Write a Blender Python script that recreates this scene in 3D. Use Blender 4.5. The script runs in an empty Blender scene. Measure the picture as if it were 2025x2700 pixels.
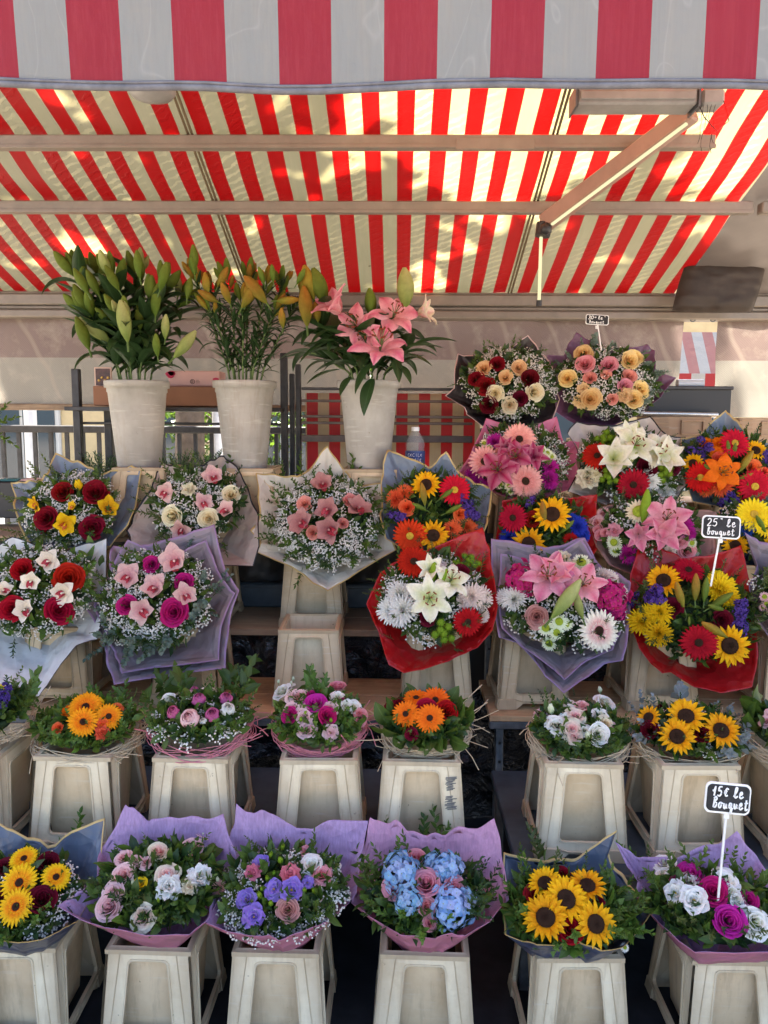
import bpy, math, random
import numpy as np
from mathutils import Vector, Matrix, Euler, noise as mnoise

R_ = math.radians
rng = random.Random(7)
nr = np.random.RandomState(7)
scene = bpy.context.scene
COL = scene.collection

# ------------------------------------------------------------------ camera
CAM_H, PITCH, YAW, ROLL, FPX = 1.65, 6.8, 1.0, 0.35, 2028.0
PW, PH = 2025.0, 2700.0
cam_d = bpy.data.cameras.new('camera')
cam = bpy.data.objects.new('camera', cam_d)
COL.objects.link(cam)
cam_d.sensor_fit = 'VERTICAL'
cam_d.sensor_height = 24.0
cam_d.lens = FPX / PH * 24.0
cam_d.clip_start = 0.05
cam_d.clip_end = 400
cam.location = (0, 0, CAM_H)
Rm = Matrix.Rotation(R_(YAW), 3, 'Z') @ Matrix.Rotation(R_(90 - PITCH), 3, 'X') @ Matrix.Rotation(R_(ROLL), 3, 'Z')
cam.rotation_euler = Rm.to_euler()
scene.camera = cam

# ------------------------------------------------------------------ light
SUN_EL, SUN_AZ = 56.0, -16.0          # elevation; azimuth from +Y towards +X (the sun stands behind the stall)
world = bpy.data.worlds.new('World')
scene.world = world
world.use_nodes = True
wn = world.node_tree
sky = wn.nodes.new('ShaderNodeTexSky')
sky.sky_type = 'NISHITA'
sky.sun_disc = False
sky.dust_density = 4.0
sky.ozone_density = .4
sky.air_density = .8
sky.sun_elevation = R_(SUN_EL)
sky.sun_rotation = R_(SUN_AZ)
bg = wn.nodes['Background']
bg.inputs['Strength'].default_value = 0.085
wn.links.new(sky.outputs[0], bg.inputs['Color'])
sd = bpy.data.lights.new('sun', 'SUN')
sd.energy = 5.0
sd.angle = R_(0.6)
sd.color = (1.0, 0.94, 0.84)
sun = bpy.data.objects.new('sun', sd)
COL.objects.link(sun)
SUNV = Vector((math.sin(R_(SUN_AZ)) * math.cos(R_(SUN_EL)), math.cos(R_(SUN_AZ)) * math.cos(R_(SUN_EL)), math.sin(R_(SUN_EL))))
sun.rotation_euler = SUNV.to_track_quat('Z', 'Y').to_euler()
sun.location = (0, 8, 12)
vs = scene.view_settings
vs.view_transform = 'Standard'
vs.look = 'None'
vs.gamma = 1
vs.exposure = 3.36
vs.use_curve_mapping = False
scene.cycles.max_bounces = 10
scene.cycles.diffuse_bounces = 6
scene.cycles.transmission_bounces = 8
scene.cycles.transparent_max_bounces = 12
scene.cycles.sample_clamp_indirect = 8

# ------------------------------------------------------------------ measuring: photograph pixel -> place
def ray(u, v):
    return Rm @ Vector(((u - PW / 2) / FPX, (PH / 2 - v) / FPX, -1.0))
def W(u, v, y):
    r = ray(u, v)
    return Vector((0, 0, CAM_H)) + r * (y / r.y)
def Wz(u, v, z):
    r = ray(u, v)
    return Vector((0, 0, CAM_H)) + r * ((z - CAM_H) / r.z)
def Wplane(u, v, P, n):
    r = ray(u, v); o = Vector((0, 0, CAM_H))
    return o + r * ((P - o).dot(n) / r.dot(n))
def zc(p):
    return -(Rm.transposed() @ (Vector(p) - Vector((0, 0, CAM_H)))).z
CROP = {'K3': (0, 650, .42194), 'K4': (650, 650, .3918), 'K5': (1150, 800, .52743),
        'M1': (0, 1150, .42194), 'M2': (600, 1150, .42194), 'M3': (1250, 1200, .46715),
        'N1': (0, 1750, .42194), 'N2': (650, 1750, .42194), 'N3': (1300, 1750, .43701),
        'P1': (0, 2100, .42194), 'P2': (600, 2100, .42194), 'P3': (1250, 2150, .46715), 'S': (0, 0, 1)}
def cp(c, x, y):
    o = CROP[c]
    return o[0] + x * o[2], o[1] + y * o[2]

# ------------------------------------------------------------------ mesh helpers
class G:
    """collects chunks of geometry; every vertex carries t (along a petal) and k (which petal)"""
    def __init__(s): s.c = []
    def add(s, V, F, m=0, t=0.0, k=0.0):
        V = np.asarray(V, float); F = np.asarray(F, int)
        s.c.append((V, F, m, np.broadcast_to(np.asarray(t, float), (len(V),)), np.broadcast_to(np.asarray(k, float), (len(V),))))
        return s
    def addg(s, g, M=None, m=None, k=None, dk=0.0):
        for V, F, mi, t, kk in g.c:
            if M is not None:
                A = np.array(M)
                V = V @ A[:3, :3].T + A[:3, 3]
            s.c.append((V, F, mi if m is None else m, t, (kk if k is None else np.full(len(V), float(k))) + dk))
        return s
    def mesh(s, name, mats, smooth=True):
        me = bpy.data.meshes.new(name)
        V = np.concatenate([c[0] for c in s.c]); T = np.concatenate([c[3] for c in s.c]); K = np.concatenate([c[4] for c in s.c])
        loops = []; starts = []; mi = []; off = 0; lp = 0
        for c in s.c:
            n = c[1].shape[1]; m = c[1].shape[0]
            loops.append((c[1] + off).ravel()); starts.append(lp + np.arange(m) * n); mi.append(np.full(m, c[2], int))
            off += len(c[0]); lp += n * m
        loops = np.concatenate(loops); starts = np.concatenate(starts); mi = np.concatenate(mi)
        me.vertices.add(len(V)); me.vertices.foreach_set('co', V.ravel())
        me.loops.add(len(loops)); me.loops.foreach_set('vertex_index', loops.astype(np.int32))
        me.polygons.add(len(starts)); me.polygons.foreach_set('loop_start', starts.astype(np.int32))
        for m in mats: me.materials.append(m)
        me.polygons.foreach_set('material_index', mi.astype(np.int32))
        me.update(calc_edges=True)
        a = me.attributes.new('t', 'FLOAT', 'POINT'); a.data.foreach_set('value', T.astype(np.float32))
        a = me.attributes.new('k', 'FLOAT', 'POINT'); a.data.foreach_set('value', K.astype(np.float32))
        me.polygons.foreach_set('use_smooth', np.full(len(starts), smooth))
        me.validate()
        return me

def grid_faces(nu, nv, wrap=False):
    F = []
    w = nv if wrap else nv + 1
    for i in range(nu):
        for j in range(nv):
            j2 = (j + 1) % w
            F.append((i * w + j, (i + 1) * w + j, (i + 1) * w + j2, i * w + j2))
    return np.array(F)

def box(g, lo, hi, m=0, bev=0.0, k=0.0):
    x0, y0, z0 = lo; x1, y1, z1 = hi
    if bev <= 0:
        V = [(x0, y0, z0), (x1, y0, z0), (x1, y1, z0), (x0, y1, z0), (x0, y0, z1), (x1, y0, z1), (x1, y1, z1), (x0, y1, z1)]
        F = [(0, 3, 2, 1), (4, 5, 6, 7), (0, 1, 5, 4), (1, 2, 6, 5), (2, 3, 7, 6), (3, 0, 4, 7)]
        for f in F: g.add([V[i] for i in f], [(0, 1, 2, 3)], m, 0, k)
        return g
    c = Vector(((x0 + x1) / 2, (y0 + y1) / 2, (z0 + z1) / 2)); h = ((x1 - x0) / 2, (y1 - y0) / 2, (z1 - z0) / 2)
    b = min(bev, min(h) * .9)
    ax = [0, 1, 2]
    for a in ax:
        o = [i for i in ax if i != a]
        for s in (-1, 1):
            P = []
            for sa, sb in ((-1, -1), (1, -1), (1, 1), (-1, 1)):
                q = [0, 0, 0]; q[a] = s * h[a]; q[o[0]] = sa * (h[o[0]] - b); q[o[1]] = sb * (h[o[1]] - b)
                P.append(c + Vector(q))
            g.add(P, [(0, 1, 2, 3) if (s > 0) == (a != 1) else (3, 2, 1, 0)], m, 0, k)
    for a in ax:
        o = [i for i in ax if i != a]
        for s0 in (-1, 1):
            for s1 in (-1, 1):
                P = []
                for e, w in ((-1, 0), (1, 0), (1, 1), (-1, 1)):
                    q = [0, 0, 0]; q[a] = e * (h[a] - b)
                    q[o[0]] = s0 * (h[o[0]] - (0 if w == 0 else b)); q[o[1]] = s1 * (h[o[1]] - (b if w == 0 else 0))
                    P.append(c + Vector(q))
                g.add(P, [(0, 1, 2, 3)], m, 0, k)
    for s0 in (-1, 1):
        for s1 in (-1, 1):
            for s2 in (-1, 1):
                P = [c + Vector((s0 * h[0], s1 * (h[1] - b), s2 * (h[2] - b))), c + Vector((s0 * (h[0] - b), s1 * h[1], s2 * (h[2] - b))), c + Vector((s0 * (h[0] - b), s1 * (h[1] - b), s2 * h[2]))]
                g.add(P, [(0, 1, 2)], m, 0, k)
    return g

def tube(g, pts, r, n=6, m=0, t=0.0, k=0.0, r1=None, flat=1.0, cap=True):
    pts = [Vector(p) for p in pts]
    V = []; N = len(pts)
    up = Vector((0, 0, 1))
    for i, p in enumerate(pts):
        d = (pts[min(i + 1, N - 1)] - pts[max(i - 1, 0)])
        if d.length < 1e-9: d = Vector((0, 0, 1))
        d.normalize()
        a = d.cross(up)
        if a.length < .05: a = d.cross(Vector((0, 1, 0)))
        a.normalize(); b = a.cross(d)
        rr = r if r1 is None else r + (r1 - r) * i / max(1, N - 1)
        for j in range(n):
            q = 2 * math.pi * (j + .5) / n
            V.append(p + a * math.cos(q) * rr + b * math.sin(q) * rr * flat)
    g.add(V, grid_faces(N - 1, n, True), m, t, k)
    if cap:
        for base in (0, (N - 1) * n):
            c = len(V)
            P = [V[base + j] for j in range(n)]
            mid = sum(P, Vector()) / n
            g.add(P + [mid], [(j, (j + 1) % n, n) for j in range(n)], m, t, k)
    return g

def bar(g, a, b, w, h, m=0, k=0.0, upv=(0, 0, 1)):
    """box beam from a to b, w wide and h high"""
    a = Vector(a); b = Vector(b); d = (b - a); L = d.length; d.normalize()
    s = d.cross(Vector(upv))
    if s.length < .01: s = d.cross(Vector((0, 1, 0)))
    s.normalize(); u = s.cross(d)
    q = G(); box(q, (0, -w / 2, -h / 2), (L, w / 2, h / 2), bev=min(w, h) * .12)
    M = Matrix((d.to_4d(), s.to_4d(), u.to_4d(), (0, 0, 0, 1))).transposed()
    M[0][3], M[1][3], M[2][3] = a
    M[3][0] = M[3][1] = M[3][2] = 0; M[3][3] = 1
    return g.addg(q, M, m, k)

def lathe(g, prof, n=24, m=0, t=0.0, k=0.0, cx=0, cy=0):
    V = []
    for r, z in prof:
        for j in range(n):
            a = 2 * math.pi * j / n
            V.append((cx + r * math.cos(a), cy + r * math.sin(a), z))
    return g.add(V, grid_faces(len(prof) - 1, n, True), m, t, k)

def ico(g, c, r, m=0, t=0.5, k=0.5, sq=1.0):
    p = (1 + 5 ** .5) / 2
    V = np.array([(-1, p, 0), (1, p, 0), (-1, -p, 0), (1, -p, 0), (0, -1, p), (0, 1, p), (0, -1, -p), (0, 1, -p), (p, 0, -1), (p, 0, 1), (-p, 0, -1), (-p, 0, 1)], float)
    V *= r / np.linalg.norm(V[0]); V[:, 2] *= sq; V += np.array(c)
    F = [(0, 11, 5), (0, 5, 1), (0, 1, 7), (0, 7, 10), (0, 10, 11), (1, 5, 9), (5, 11, 4), (11, 10, 2), (10, 7, 6), (7, 1, 8), (3, 9, 4), (3, 4, 2), (3, 2, 6), (3, 6, 8), (3, 8, 9), (4, 9, 5), (2, 4, 11), (6, 2, 10), (8, 6, 7), (9, 8, 1)]
    return g.add(V, F, m, t, k)

# ------------------------------------------------------------------ object helpers
def link(name, me, parent=None, loc=None, rot=None, scale=None):
    o = bpy.data.objects.new(name, me); COL.objects.link(o)
    if parent is not None: o.parent = parent
    if loc is not None: o.location = loc
    if rot is not None: o.rotation_euler = rot
    if scale is not None: o.scale = scale if hasattr(scale, '__len__') else (scale,) * 3
    return o
def empty(name, loc, label, cat, group=None, rot=None):
    o = link(name, None, None, loc, rot); o.empty_display_size = .1
    o['label'] = label; o['category'] = cat
    if group: o['group'] = group
    return o
def solo(name, g, mats, label, cat, group=None, loc=(0, 0, 0), smooth=False):
    o = link(name, g.mesh(name, mats, smooth), None, loc)
    o['label'] = label; o['category'] = cat
    if group: o['group'] = group
    return o
def struct(name, g, mats, smooth=False):
    o = link(name, g.mesh(name, mats, smooth)); o['kind'] = 'structure'; return o

# ------------------------------------------------------------------ materials
MATS = {}
class NT:
    def __init__(s, name):
        s.m = bpy.data.materials.new(name); s.m.use_nodes = True
        s.t = s.m.node_tree; s.t.nodes.clear()
        s.out = s.t.nodes.new('ShaderNodeOutputMaterial')
    def n(s, typ, **kw):
        x = s.t.nodes.new(typ)
        for k, v in kw.items():
            if k.startswith('_'): setattr(x, k[1:], v)
            else:
                i = x.inputs[int(k[1:])] if k[0] == 'i' and k[1:].isdigit() else x.inputs[k.replace('__', ' ')]
                if isinstance(v, bpy.types.NodeSocket): s.t.links.new(v, i)
                else: i.default_value = v
        return x
    def l(s, a, b): s.t.links.new(a, b)
    def mix(s, f, a, b, mode='MIX'):
        x = s.t.nodes.new('ShaderNodeMix'); x.data_type = 'RGBA'; x.blend_type = mode
        for i, v in ((0, f), (6, a), (7, b)):
            if isinstance(v, bpy.types.NodeSocket): s.l(v, x.inputs[i])
            else: x.inputs[i].default_value = v if i == 0 else (*v[:3], 1)
        return x.outputs[2]
    def math(s, op, a, b=0.0, c=0.0):
        x = s.t.nodes.new('ShaderNodeMath'); x.operation = op
        for i, v in enumerate((a, b, c)):
            if isinstance(v, bpy.types.NodeSocket): s.l(v, x.inputs[i])
            else: x.inputs[i].default_value = v
        return x.outputs[0]
    def ramp(s, f, stops, interp='LINEAR'):
        x = s.t.nodes.new('ShaderNodeValToRGB'); x.color_ramp.interpolation = interp
        e = x.color_ramp.elements
        while len(e) < len(stops): e.new(.5)
        for q, (p, c) in zip(e, stops):
            q.position = p; q.color = (*c[:3], 1) if hasattr(c, '__len__') else (c, c, c, 1)
        s.l(f, x.inputs[0]); return x.outputs[0]
    def noise(s, scale, detail=4, rough=.55, vec=None, dist=0.0):
        x = s.n('ShaderNodeTexNoise', Scale=scale, Detail=detail, Roughness=rough, Distortion=dist)
        if vec is not None: s.l(vec, x.inputs['Vector'])
        return x.outputs[0]
    def coord(s, out='Object', scale=None):
        c = s.t.nodes.new('ShaderNodeTexCoord').outputs[out]
        if scale is None: return c
        return s.n('ShaderNodeMapping', Vector=c, Scale=scale).outputs[0]
    def attr(s, a): return s.n('ShaderNodeAttribute', _attribute_name=a).outputs['Fac']
    def bump(s, h, st=.3, dist=.005):
        return s.n('ShaderNodeBump', Height=h, Strength=st, Distance=dist).outputs[0]
    def bsdf(s, col, rough=.6, spec=.5, metal=0.0, normal=None, transl=0.0, tcol=None, **kw):
        b = s.n('ShaderNodeBsdfPrincipled', Roughness=rough, Metallic=metal)
        b.inputs['Specular IOR Level'].default_value = spec
        if isinstance(col, bpy.types.NodeSocket): s.l(col, b.inputs['Base Color'])
        else: b.inputs['Base Color'].default_value = (*col[:3], 1)
        for k, v in kw.items(): b.inputs[k.replace('__', ' ')].default_value = v
        if normal is not None: s.l(normal, b.inputs['Normal'])
        sh = b.outputs[0]
        if transl:
            tr = s.t.nodes.new('ShaderNodeBsdfTranslucent')
            tc = tcol if tcol is not None else col
            if isinstance(tc, bpy.types.NodeSocket): s.l(tc, tr.inputs['Color'])
            else: tr.inputs['Color'].default_value = (*tc[:3], 1)
            if normal is not None: s.l(normal, tr.inputs['Normal'])
            mx = s.n('ShaderNodeMixShader'); mx.inputs[0].default_value = transl
            s.l(sh, mx.inputs[1]); s.l(tr.outputs[0], mx.inputs[2]); sh = mx.outputs[0]
        s.l(sh, s.out.inputs['Surface']); return sh

def mat(key, fn):
    if key not in MATS: MATS[key] = fn()
    return MATS[key]

# petals: base (deepened in roses for shade between petals), tip, outer petals' colour, how much the outer one counts
PAL = {
 'dred': ((.10, .002, .006), (.20, .004, .012), (.24, .006, .018), .5), 'wine': ((.05, .001, .006), (.10, .002, .012), (.12, .003, .016), .5),
 'red': ((.45, .004, .006), (.60, .010, .008), (.60, .01, .01), .3), 'crimson': ((.24, .002, .01), (.36, .004, .014), (.36, .006, .014), .4),
 'mag': ((.30, .002, .09), (.46, .012, .16), (.42, .015, .14), .5), 'fuch': ((.42, .004, .22), (.55, .03, .34), (.5, .02, .3), .4),
 'pink': ((.56, .08, .14), (.76, .32, .38), (.78, .42, .44), .5), 'palepink': ((.62, .18, .22), (.80, .52, .54), (.80, .62, .60), .6),
 'blush': ((.78, .26, .34), (.80, .55, .52), (.74, .76, .56), .9), 'salmon': ((.56, .10, .08), (.78, .34, .28), (.76, .36, .32), .5),
 'dusty': ((.34, .09, .08), (.62, .33, .30), (.62, .36, .32), .5), 'hotpink': ((.60, .06, .14), (.70, .18, .26), (.74, .3, .36), .5),
 'white': ((.56, .60, .36), (.83, .83, .80), (.84, .84, .82), .5), 'cream': ((.66, .46, .16), (.82, .76, .54), (.82, .78, .62), .5),
 'greenwhite': ((.55, .68, .30), (.76, .80, .60), (.80, .82, .70), .5), 'peach': ((.70, .30, .08), (.82, .58, .30), (.82, .62, .36), .5),
 'yrose': ((.74, .34, .04), (.84, .64, .26), (.84, .7, .4), .5), 'yellow': ((.75, .45, .01), (.82, .60, .015), (.80, .6, .02), .4),
 'sun': ((.72, .26, .003), (.80, .44, .006), (.82, .48, .01), .5), 'orange': ((.70, .10, .004), (.80, .17, .008), (.80, .2, .01), .4),
 'coral': ((.72, .07, .02), (.80, .14, .05), (.8, .2, .08), .5), 'yorange': ((.78, .10, .005), (.84, .36, .01), (.84, .40, .012), .3),
 'ygerb': ((.80, .08, .005), (.84, .55, .012), (.84, .58, .015), .3), 'lilac': ((.70, .70, .72), (.26, .15, .60), (.50, .40, .74), .25),
 'purple': ((.06, .03, .19), (.11, .06, .30), (.10, .05, .28), .5), 'blue': ((.015, .04, .32), (.03, .08, .46), (.03, .07, .4), .5),
 'hblue': ((.30, .50, .66), (.16, .36, .60), (.42, .50, .72), .8), 'hmag': ((.36, .01, .10), (.50, .03, .18), (.46, .02, .2), .5),
 'lilypink': ((.74, .36, .38), (.62, .13, .24), (.80, .46, .52), .75), 'lilydark': ((.26, .006, .05), (.34, .012, .075), (.74, .36, .44), .5),
 'lilywhite': ((.50, .58, .16), (.78, .76, .58), (.84, .83, .76), .7), 'lilyorange': ((.78, .22, .01), (.80, .17, .008), (.8, .2, .01), .3),
 'orchpink': ((.30, .07, .08), (.46, .23, .215), (.50, .28, .26), .4), 'orchwhite': ((.72, .60, .42), (.80, .74, .62), (.80, .76, .66), .3),
 'orchblush': ((.56, .18, .22), (.66, .44, .42), (.70, .52, .48), .5), 'orchyellow': ((.66, .30, .01), (.74, .48, .012), (.74, .5, .02), .3),
 'green': ((.16, .28, .02), (.26, .40, .03), (.24, .38, .03), .3), 'bud': ((.07, .13, .015), (.17, .22, .035), (.13, .19, .03), .5),
 'budpale': ((.16, .24, .05), (.46, .46, .20), (.30, .36, .10), .6), 'budorange': ((.13, .16, .02), (.42, .19, .03), (.26, .22, .03), .6),
 'gpink': ((.66, .16, .14), (.80, .40, .36), (.80, .46, .4), .4), 'gwhite': ((.70, .18, .24), (.82, .80, .68), (.82, .78, .66), .4),
 'mumpink': ((.78, .62, .54), (.82, .72, .66), (.83, .76, .7), .4), 'peony': ((.38, .04, .16), (.56, .14, .30), (.5, .12, .28), .5),
}
def petal_mat(c):
    def f():
        n = NT('petal_' + c); a, b, o, w = PAL[c]
        t = n.attr('t'); k = n.attr('k')
        tt = n.ramp(t, [(.05, 0.0), (.75, 1.0)])
        col = n.mix(tt, a, b)
        kk = n.math('MULTIPLY', k, w)
        col = n.mix(kk, col, o)
        rnd = n.n('ShaderNodeObjectInfo').outputs['Random']
        v = n.noise(9, 3, .6, n.coord('Object'))
        val = n.math('ADD', n.math('MULTIPLY', rnd, .16), n.math('MULTIPLY', v, .45))
        val = n.math('ADD', val, .68)
        hs = n.n('ShaderNodeHueSaturation', Color=col, Value=val)
        hs.inputs['Hue'].default_value = .5
        n.l(n.math('ADD', n.math('MULTIPLY', rnd, .02), .49), hs.inputs['Hue'])
        veins = n.noise(26, 3, .6, n.coord('Object'))
        dark = c in ('dred', 'wine', 'crimson', 'mag')
        n.bsdf(hs.outputs[0], rough=.7 if dark else .6, spec=.12, normal=n.bump(veins, .25, .02), transl=.22 if dark else .34)
        return n.m
    return mat('petal_' + c, f)
def leaf_mat(name, a, b, rough=.45, transl=.24, spec=.3):
    def f():
        n = NT('leaf_' + name)
        k = n.attr('k'); rnd = n.n('ShaderNodeObjectInfo').outputs['Random']
        f_ = n.math('ADD', n.math('MULTIPLY', k, .75), n.math('MULTIPLY', rnd, .3))
        col = n.mix(f_, a, b)
        t = n.attr('t')
        v = n.noise(14, 4, .6, n.coord('Object'))
        col = n.mix(n.math('MULTIPLY', v, .35), col, tuple(x * .55 for x in a))
        mid = n.ramp(t, [(0.0, 1.0), (.10, .0)])
        col = n.mix(n.math('MULTIPLY', mid, .35), col, tuple(min(1, x * 1.7 + .03) for x in b))
        col = n.mix(.22, col, (0, 0, 0))
        tc = n.mix(.5, col, (b[0] * 1.9, b[1] * 1.9, b[2] * .8))
        n.bsdf(col, rough=rough, spec=spec, normal=n.bump(v, .2, .01), transl=transl, tcol=tc)
        return n.m
    return mat('leaf_' + name, f)
LEAF = leaf_mat('mid', (.032, .070, .014), (.11, .19, .028))
LEAFD = leaf_mat('dark', (.014, .040, .014), (.045, .10, .026))
LEAFB = leaf_mat('bright', (.055, .13, .02), (.15, .27, .045))
LEAFO = leaf_mat('olive', (.045, .075, .022), (.13, .17, .05))
EUC = leaf_mat('eucalyptus', (.10, .16, .13), (.20, .27, .23), .6, .2, .3)
EUCG = leaf_mat('grey', (.16, .20, .22), (.30, .35, .37), .7, .15, .3)
LILYL = leaf_mat('lily', (.016, .045, .018), (.05, .10, .03), .38, .2)
STEM = leaf_mat('stem', (.07, .12, .03), (.13, .20, .05), .5, .1)
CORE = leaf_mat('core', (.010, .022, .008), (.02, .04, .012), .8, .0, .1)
def plain(name, col, rough=.5, spec=.5, metal=0, transl=0, ns=0, amt=.25, bump=0, **kw):
    def f():
        n = NT(name)
        c = col; nm = None
        if ns:
            v = n.noise(ns, 5, .6, n.coord('Object'))
            c = n.mix(n.ramp(v, [(.3, 0.0), (.75, 1.0)]), tuple(x * (1 - amt) for x in col), tuple(min(.95, x * (1 + amt)) for x in col))
            if bump: nm = n.bump(v, bump, .003)
        n.bsdf(c, rough, spec, metal, nm, transl, **kw)
        return n.m
    return mat(name, f)
GYP = plain('gypsophila_white', (.82, .80, .76), .6, .3, transl=.3)
DARKDISC = plain('sunflower_disc', (.035, .016, .008), .9, .2, ns=60, amt=.7, bump=.6)
YDISC = plain('yellow_disc', (.55, .36, .04), .8, .2, ns=60, amt=.5, bump=.6)
GDISC = plain('green_disc', (.30, .38, .03), .8, .2, ns=60, amt=.5, bump=.6)
RDISC = plain('red_disc', (.35, .05, .01), .8, .2, ns=60, amt=.5, bump=.6)
ANTHER = plain('anther_brown', (.16, .03, .012), .8, .2)
LIP = plain('orchid_lip', (.36, .03, .05), .5, .4, ns=12, amt=.8, transl=.2)
LIPY = plain('orchid_lip_orange', (.50, .12, .02), .5, .4, ns=12, amt=.8, transl=.2)

# ------------------------------------------------------------------ petals and flowers (unit radius, facing +Z)
def petal(L=1, W_=.2, phi0=0.0, phi1=0.0, cup=0.0, nu=5, nv=2, a=.7, b=.75, r0=0.0, z0=0.0, ruf=0.0, pp=1.0, tw=0.0, seed=0):
    rs = np.random.RandomState(seed)
    s = np.linspace(0, 1, nu + 1)
    phi = phi0 + (phi1 - phi0) * s ** pp
    dr = np.cos(phi); dz = np.sin(phi)
    r = np.concatenate([[0], np.cumsum((dr[1:] + dr[:-1]) / 2)]) * L / nu + r0
    z = np.concatenate([[0], np.cumsum((dz[1:] + dz[:-1]) / 2)]) * L / nu + z0
    w = W_ * np.clip(np.sin(np.pi * (0.04 + .96 * s) ** a), 0.02, 1) ** b
    v = np.linspace(-1, 1, nv + 1)
    V = []; ph = rs.rand(4) * 6.28
    for i in range(nu + 1):
        nrm = (-math.sin(phi[i]), math.cos(phi[i]))
        for j in range(nv + 1):
            h = cup * w[i] * v[j] ** 2 + ruf * s[i] * abs(v[j]) * math.sin(s[i] * 9 + ph[0] + v[j] * 3) + tw * v[j] * s[i] * w[i]
            V.append((r[i] + nrm[0] * h, v[j] * w[i], z[i] + nrm[1] * h))
    return np.array(V), grid_faces(nu, nv), np.repeat(s, nv + 1), np.tile(np.abs(v), nu + 1)
def rotz(V, th):
    c, s = math.cos(th), math.sin(th)
    return V @ np.array([[c, s, 0], [-s, c, 0], [0, 0, 1]])
def ring(g, n, off=0.0, jit=.06, m=0, kk=None, rs=nr, **kw):
    for i in range(n):
        q = dict(kw); q['seed'] = int(rs.randint(1e6))
        q['L'] = q.get('L', 1) * rs.uniform(.92, 1.05)
        q['phi0'] = q.get('phi0', 0) + rs.uniform(-jit, jit) * 1.5; q['phi1'] = q.get('phi1', 0) + rs.uniform(-jit, jit) * 3
        V, F, t, _ = petal(**q)
        g.add(rotz(V, 2 * math.pi * (i + off) / n + rs.uniform(-jit, jit)), F, m, t, rs.rand() if kk is None else kk)
def f_rose(rs, N=17, open_=.5, top=.50, wav=.02):
    g = G()
    nu, nv = 6, 7
    for i in range(N):
        fr = (i + .5) / N
        ang = i * 2.39996 + rs.uniform(-.2, .2)
        R = .07 + .80 * fr ** .85 * (1 + .04 * rs.randn())
        h = top - .42 * fr ** 1.6 * (.6 + .8 * max(open_, 0)) + rs.uniform(-.02, .02)
        span = 1.45 - .55 * fr
        lean = .10 + .30 * fr * (.5 + max(open_, 0))
        curl = (.02 + .17 * fr) * max(open_, 0) * 2
        V = []; T = []
        ph = rs.rand() * 6.28
        for a in range(nu + 1):
            u = a / nu
            for b in range(nv + 1):
                v = -1 + 2 * b / nv
                rr = R * (.42 + .58 * math.sin(min(1, u * 1.1) * math.pi / 2)) + lean * .35 * u * u
                cz = max(0, u - .62) / .38
                rr += curl * cz * cz * (1 - .3 * v * v) + .05 * fr * abs(v) * u
                zz = -.5 + (h + .5) * (u - .22 * u * abs(v) ** 2.4) - curl * .55 * cz * cz
                rr += wav * u * math.sin(v * 5 + ph); zz += wav * u * math.cos(v * 6 + ph)
                if open_ < 0: rr *= 1 - .45 * u ** 4
                th = ang + v * span * (1 - .10 * u)
                V.append((rr * math.cos(th), rr * math.sin(th), zz)); T.append(u ** 3.6)  # low t inside the rim paints shade into the gaps between petals
        g.add(V, grid_faces(nu, nv), 0, T, fr)
    for j in range(5):
        V = []; n_ = 7
        for a in range(5):
            for b in range(n_):
                u = a / 4; th = j * 2.4 + (b / (n_ - 1) - .5) * 2.6; rr = (.05 + .022 * j) * (1 - .25 * u); V.append((rr * math.cos(th), rr * math.sin(th), -.4 + (top + .46 - .02 * j) * u))
        g.add(V, grid_faces(4, n_ - 1), 0, .75 if open_ < .8 else .4, 0)
    lathe(g, [(.02, -.66), (.24, -.58), (.34, -.42), (.26, -.30)], 8, 1, .5, .3)
    return g
def f_lisi(rs):
    g = G()
    for lay, (n, L, p0, p1, w) in enumerate(((5, 1.05, .75, -.05, .52), (5, .92, 1.0, .35, .46), (4, .72, 1.25, .75, .36), (3, .5, 1.4, 1.2, .24))):
        ring(g, n, lay * .4, .12, 0, 1 - lay * .3, rs, L=L, W_=w, phi0=p0, phi1=p1, cup=.35, nu=5, nv=4, a=1.25, b=.55, r0=.02, z0=-.35, ruf=.09)
    for i in range(5):
        ico(g, (.05 * math.cos(i * 1.3), .05 * math.sin(i * 1.3), -.02 + .03 * i), .05, 1)
    return g
def f_gerbera(rs, dark=False):
    g = G()
    ring(g, 26, 0, .03, 0, None, rs, L=.80, W_=.098, phi0=.10, phi1=-.14, cup=.30, nu=4, nv=2, a=1.0, b=.40, r0=.2)
    ring(g, 25, .5, .035, 0, None, rs, L=.72, W_=.090, phi0=.20, phi1=-.02, cup=.30, nu=4, nv=2, a=1.0, b=.40, r0=.19, z0=.03)
    ring(g, 30, .2, .06, 0, 0, rs, L=.26, W_=.030, phi0=.45, phi1=.15, nu=2, nv=1, r0=.17, z0=.045)
    return g
def disc_geo(rs, r, h, n=70, br=.035, z0=.04):
    g = G()
    lathe(g, [(r, z0 - .02), (r * .98, z0 + h * .5), (r * .75, z0 + h * .95), (r * .4, z0 + h), (r * .2, z0 + h * .85), (.001, z0 + h * .75)], 20, 0)
    for i in range(n):
        q = math.sqrt((i + .5) / n) * r * .97; a = i * 2.39996
        z = z0 + h * (1 - .5 * (q / r) ** 3)
        V = np.array([(-br, -br * .5, 0), (br, -br * .5, 0), (0, br, 0), (0, 0, br * 1.6)]); V = rotz(V, rs.rand() * 6.28)
        g.add(V + np.array((q * math.cos(a), q * math.sin(a), z)), [(0, 1, 3), (1, 2, 3), (2, 0, 3)], 0)
    return g
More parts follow.
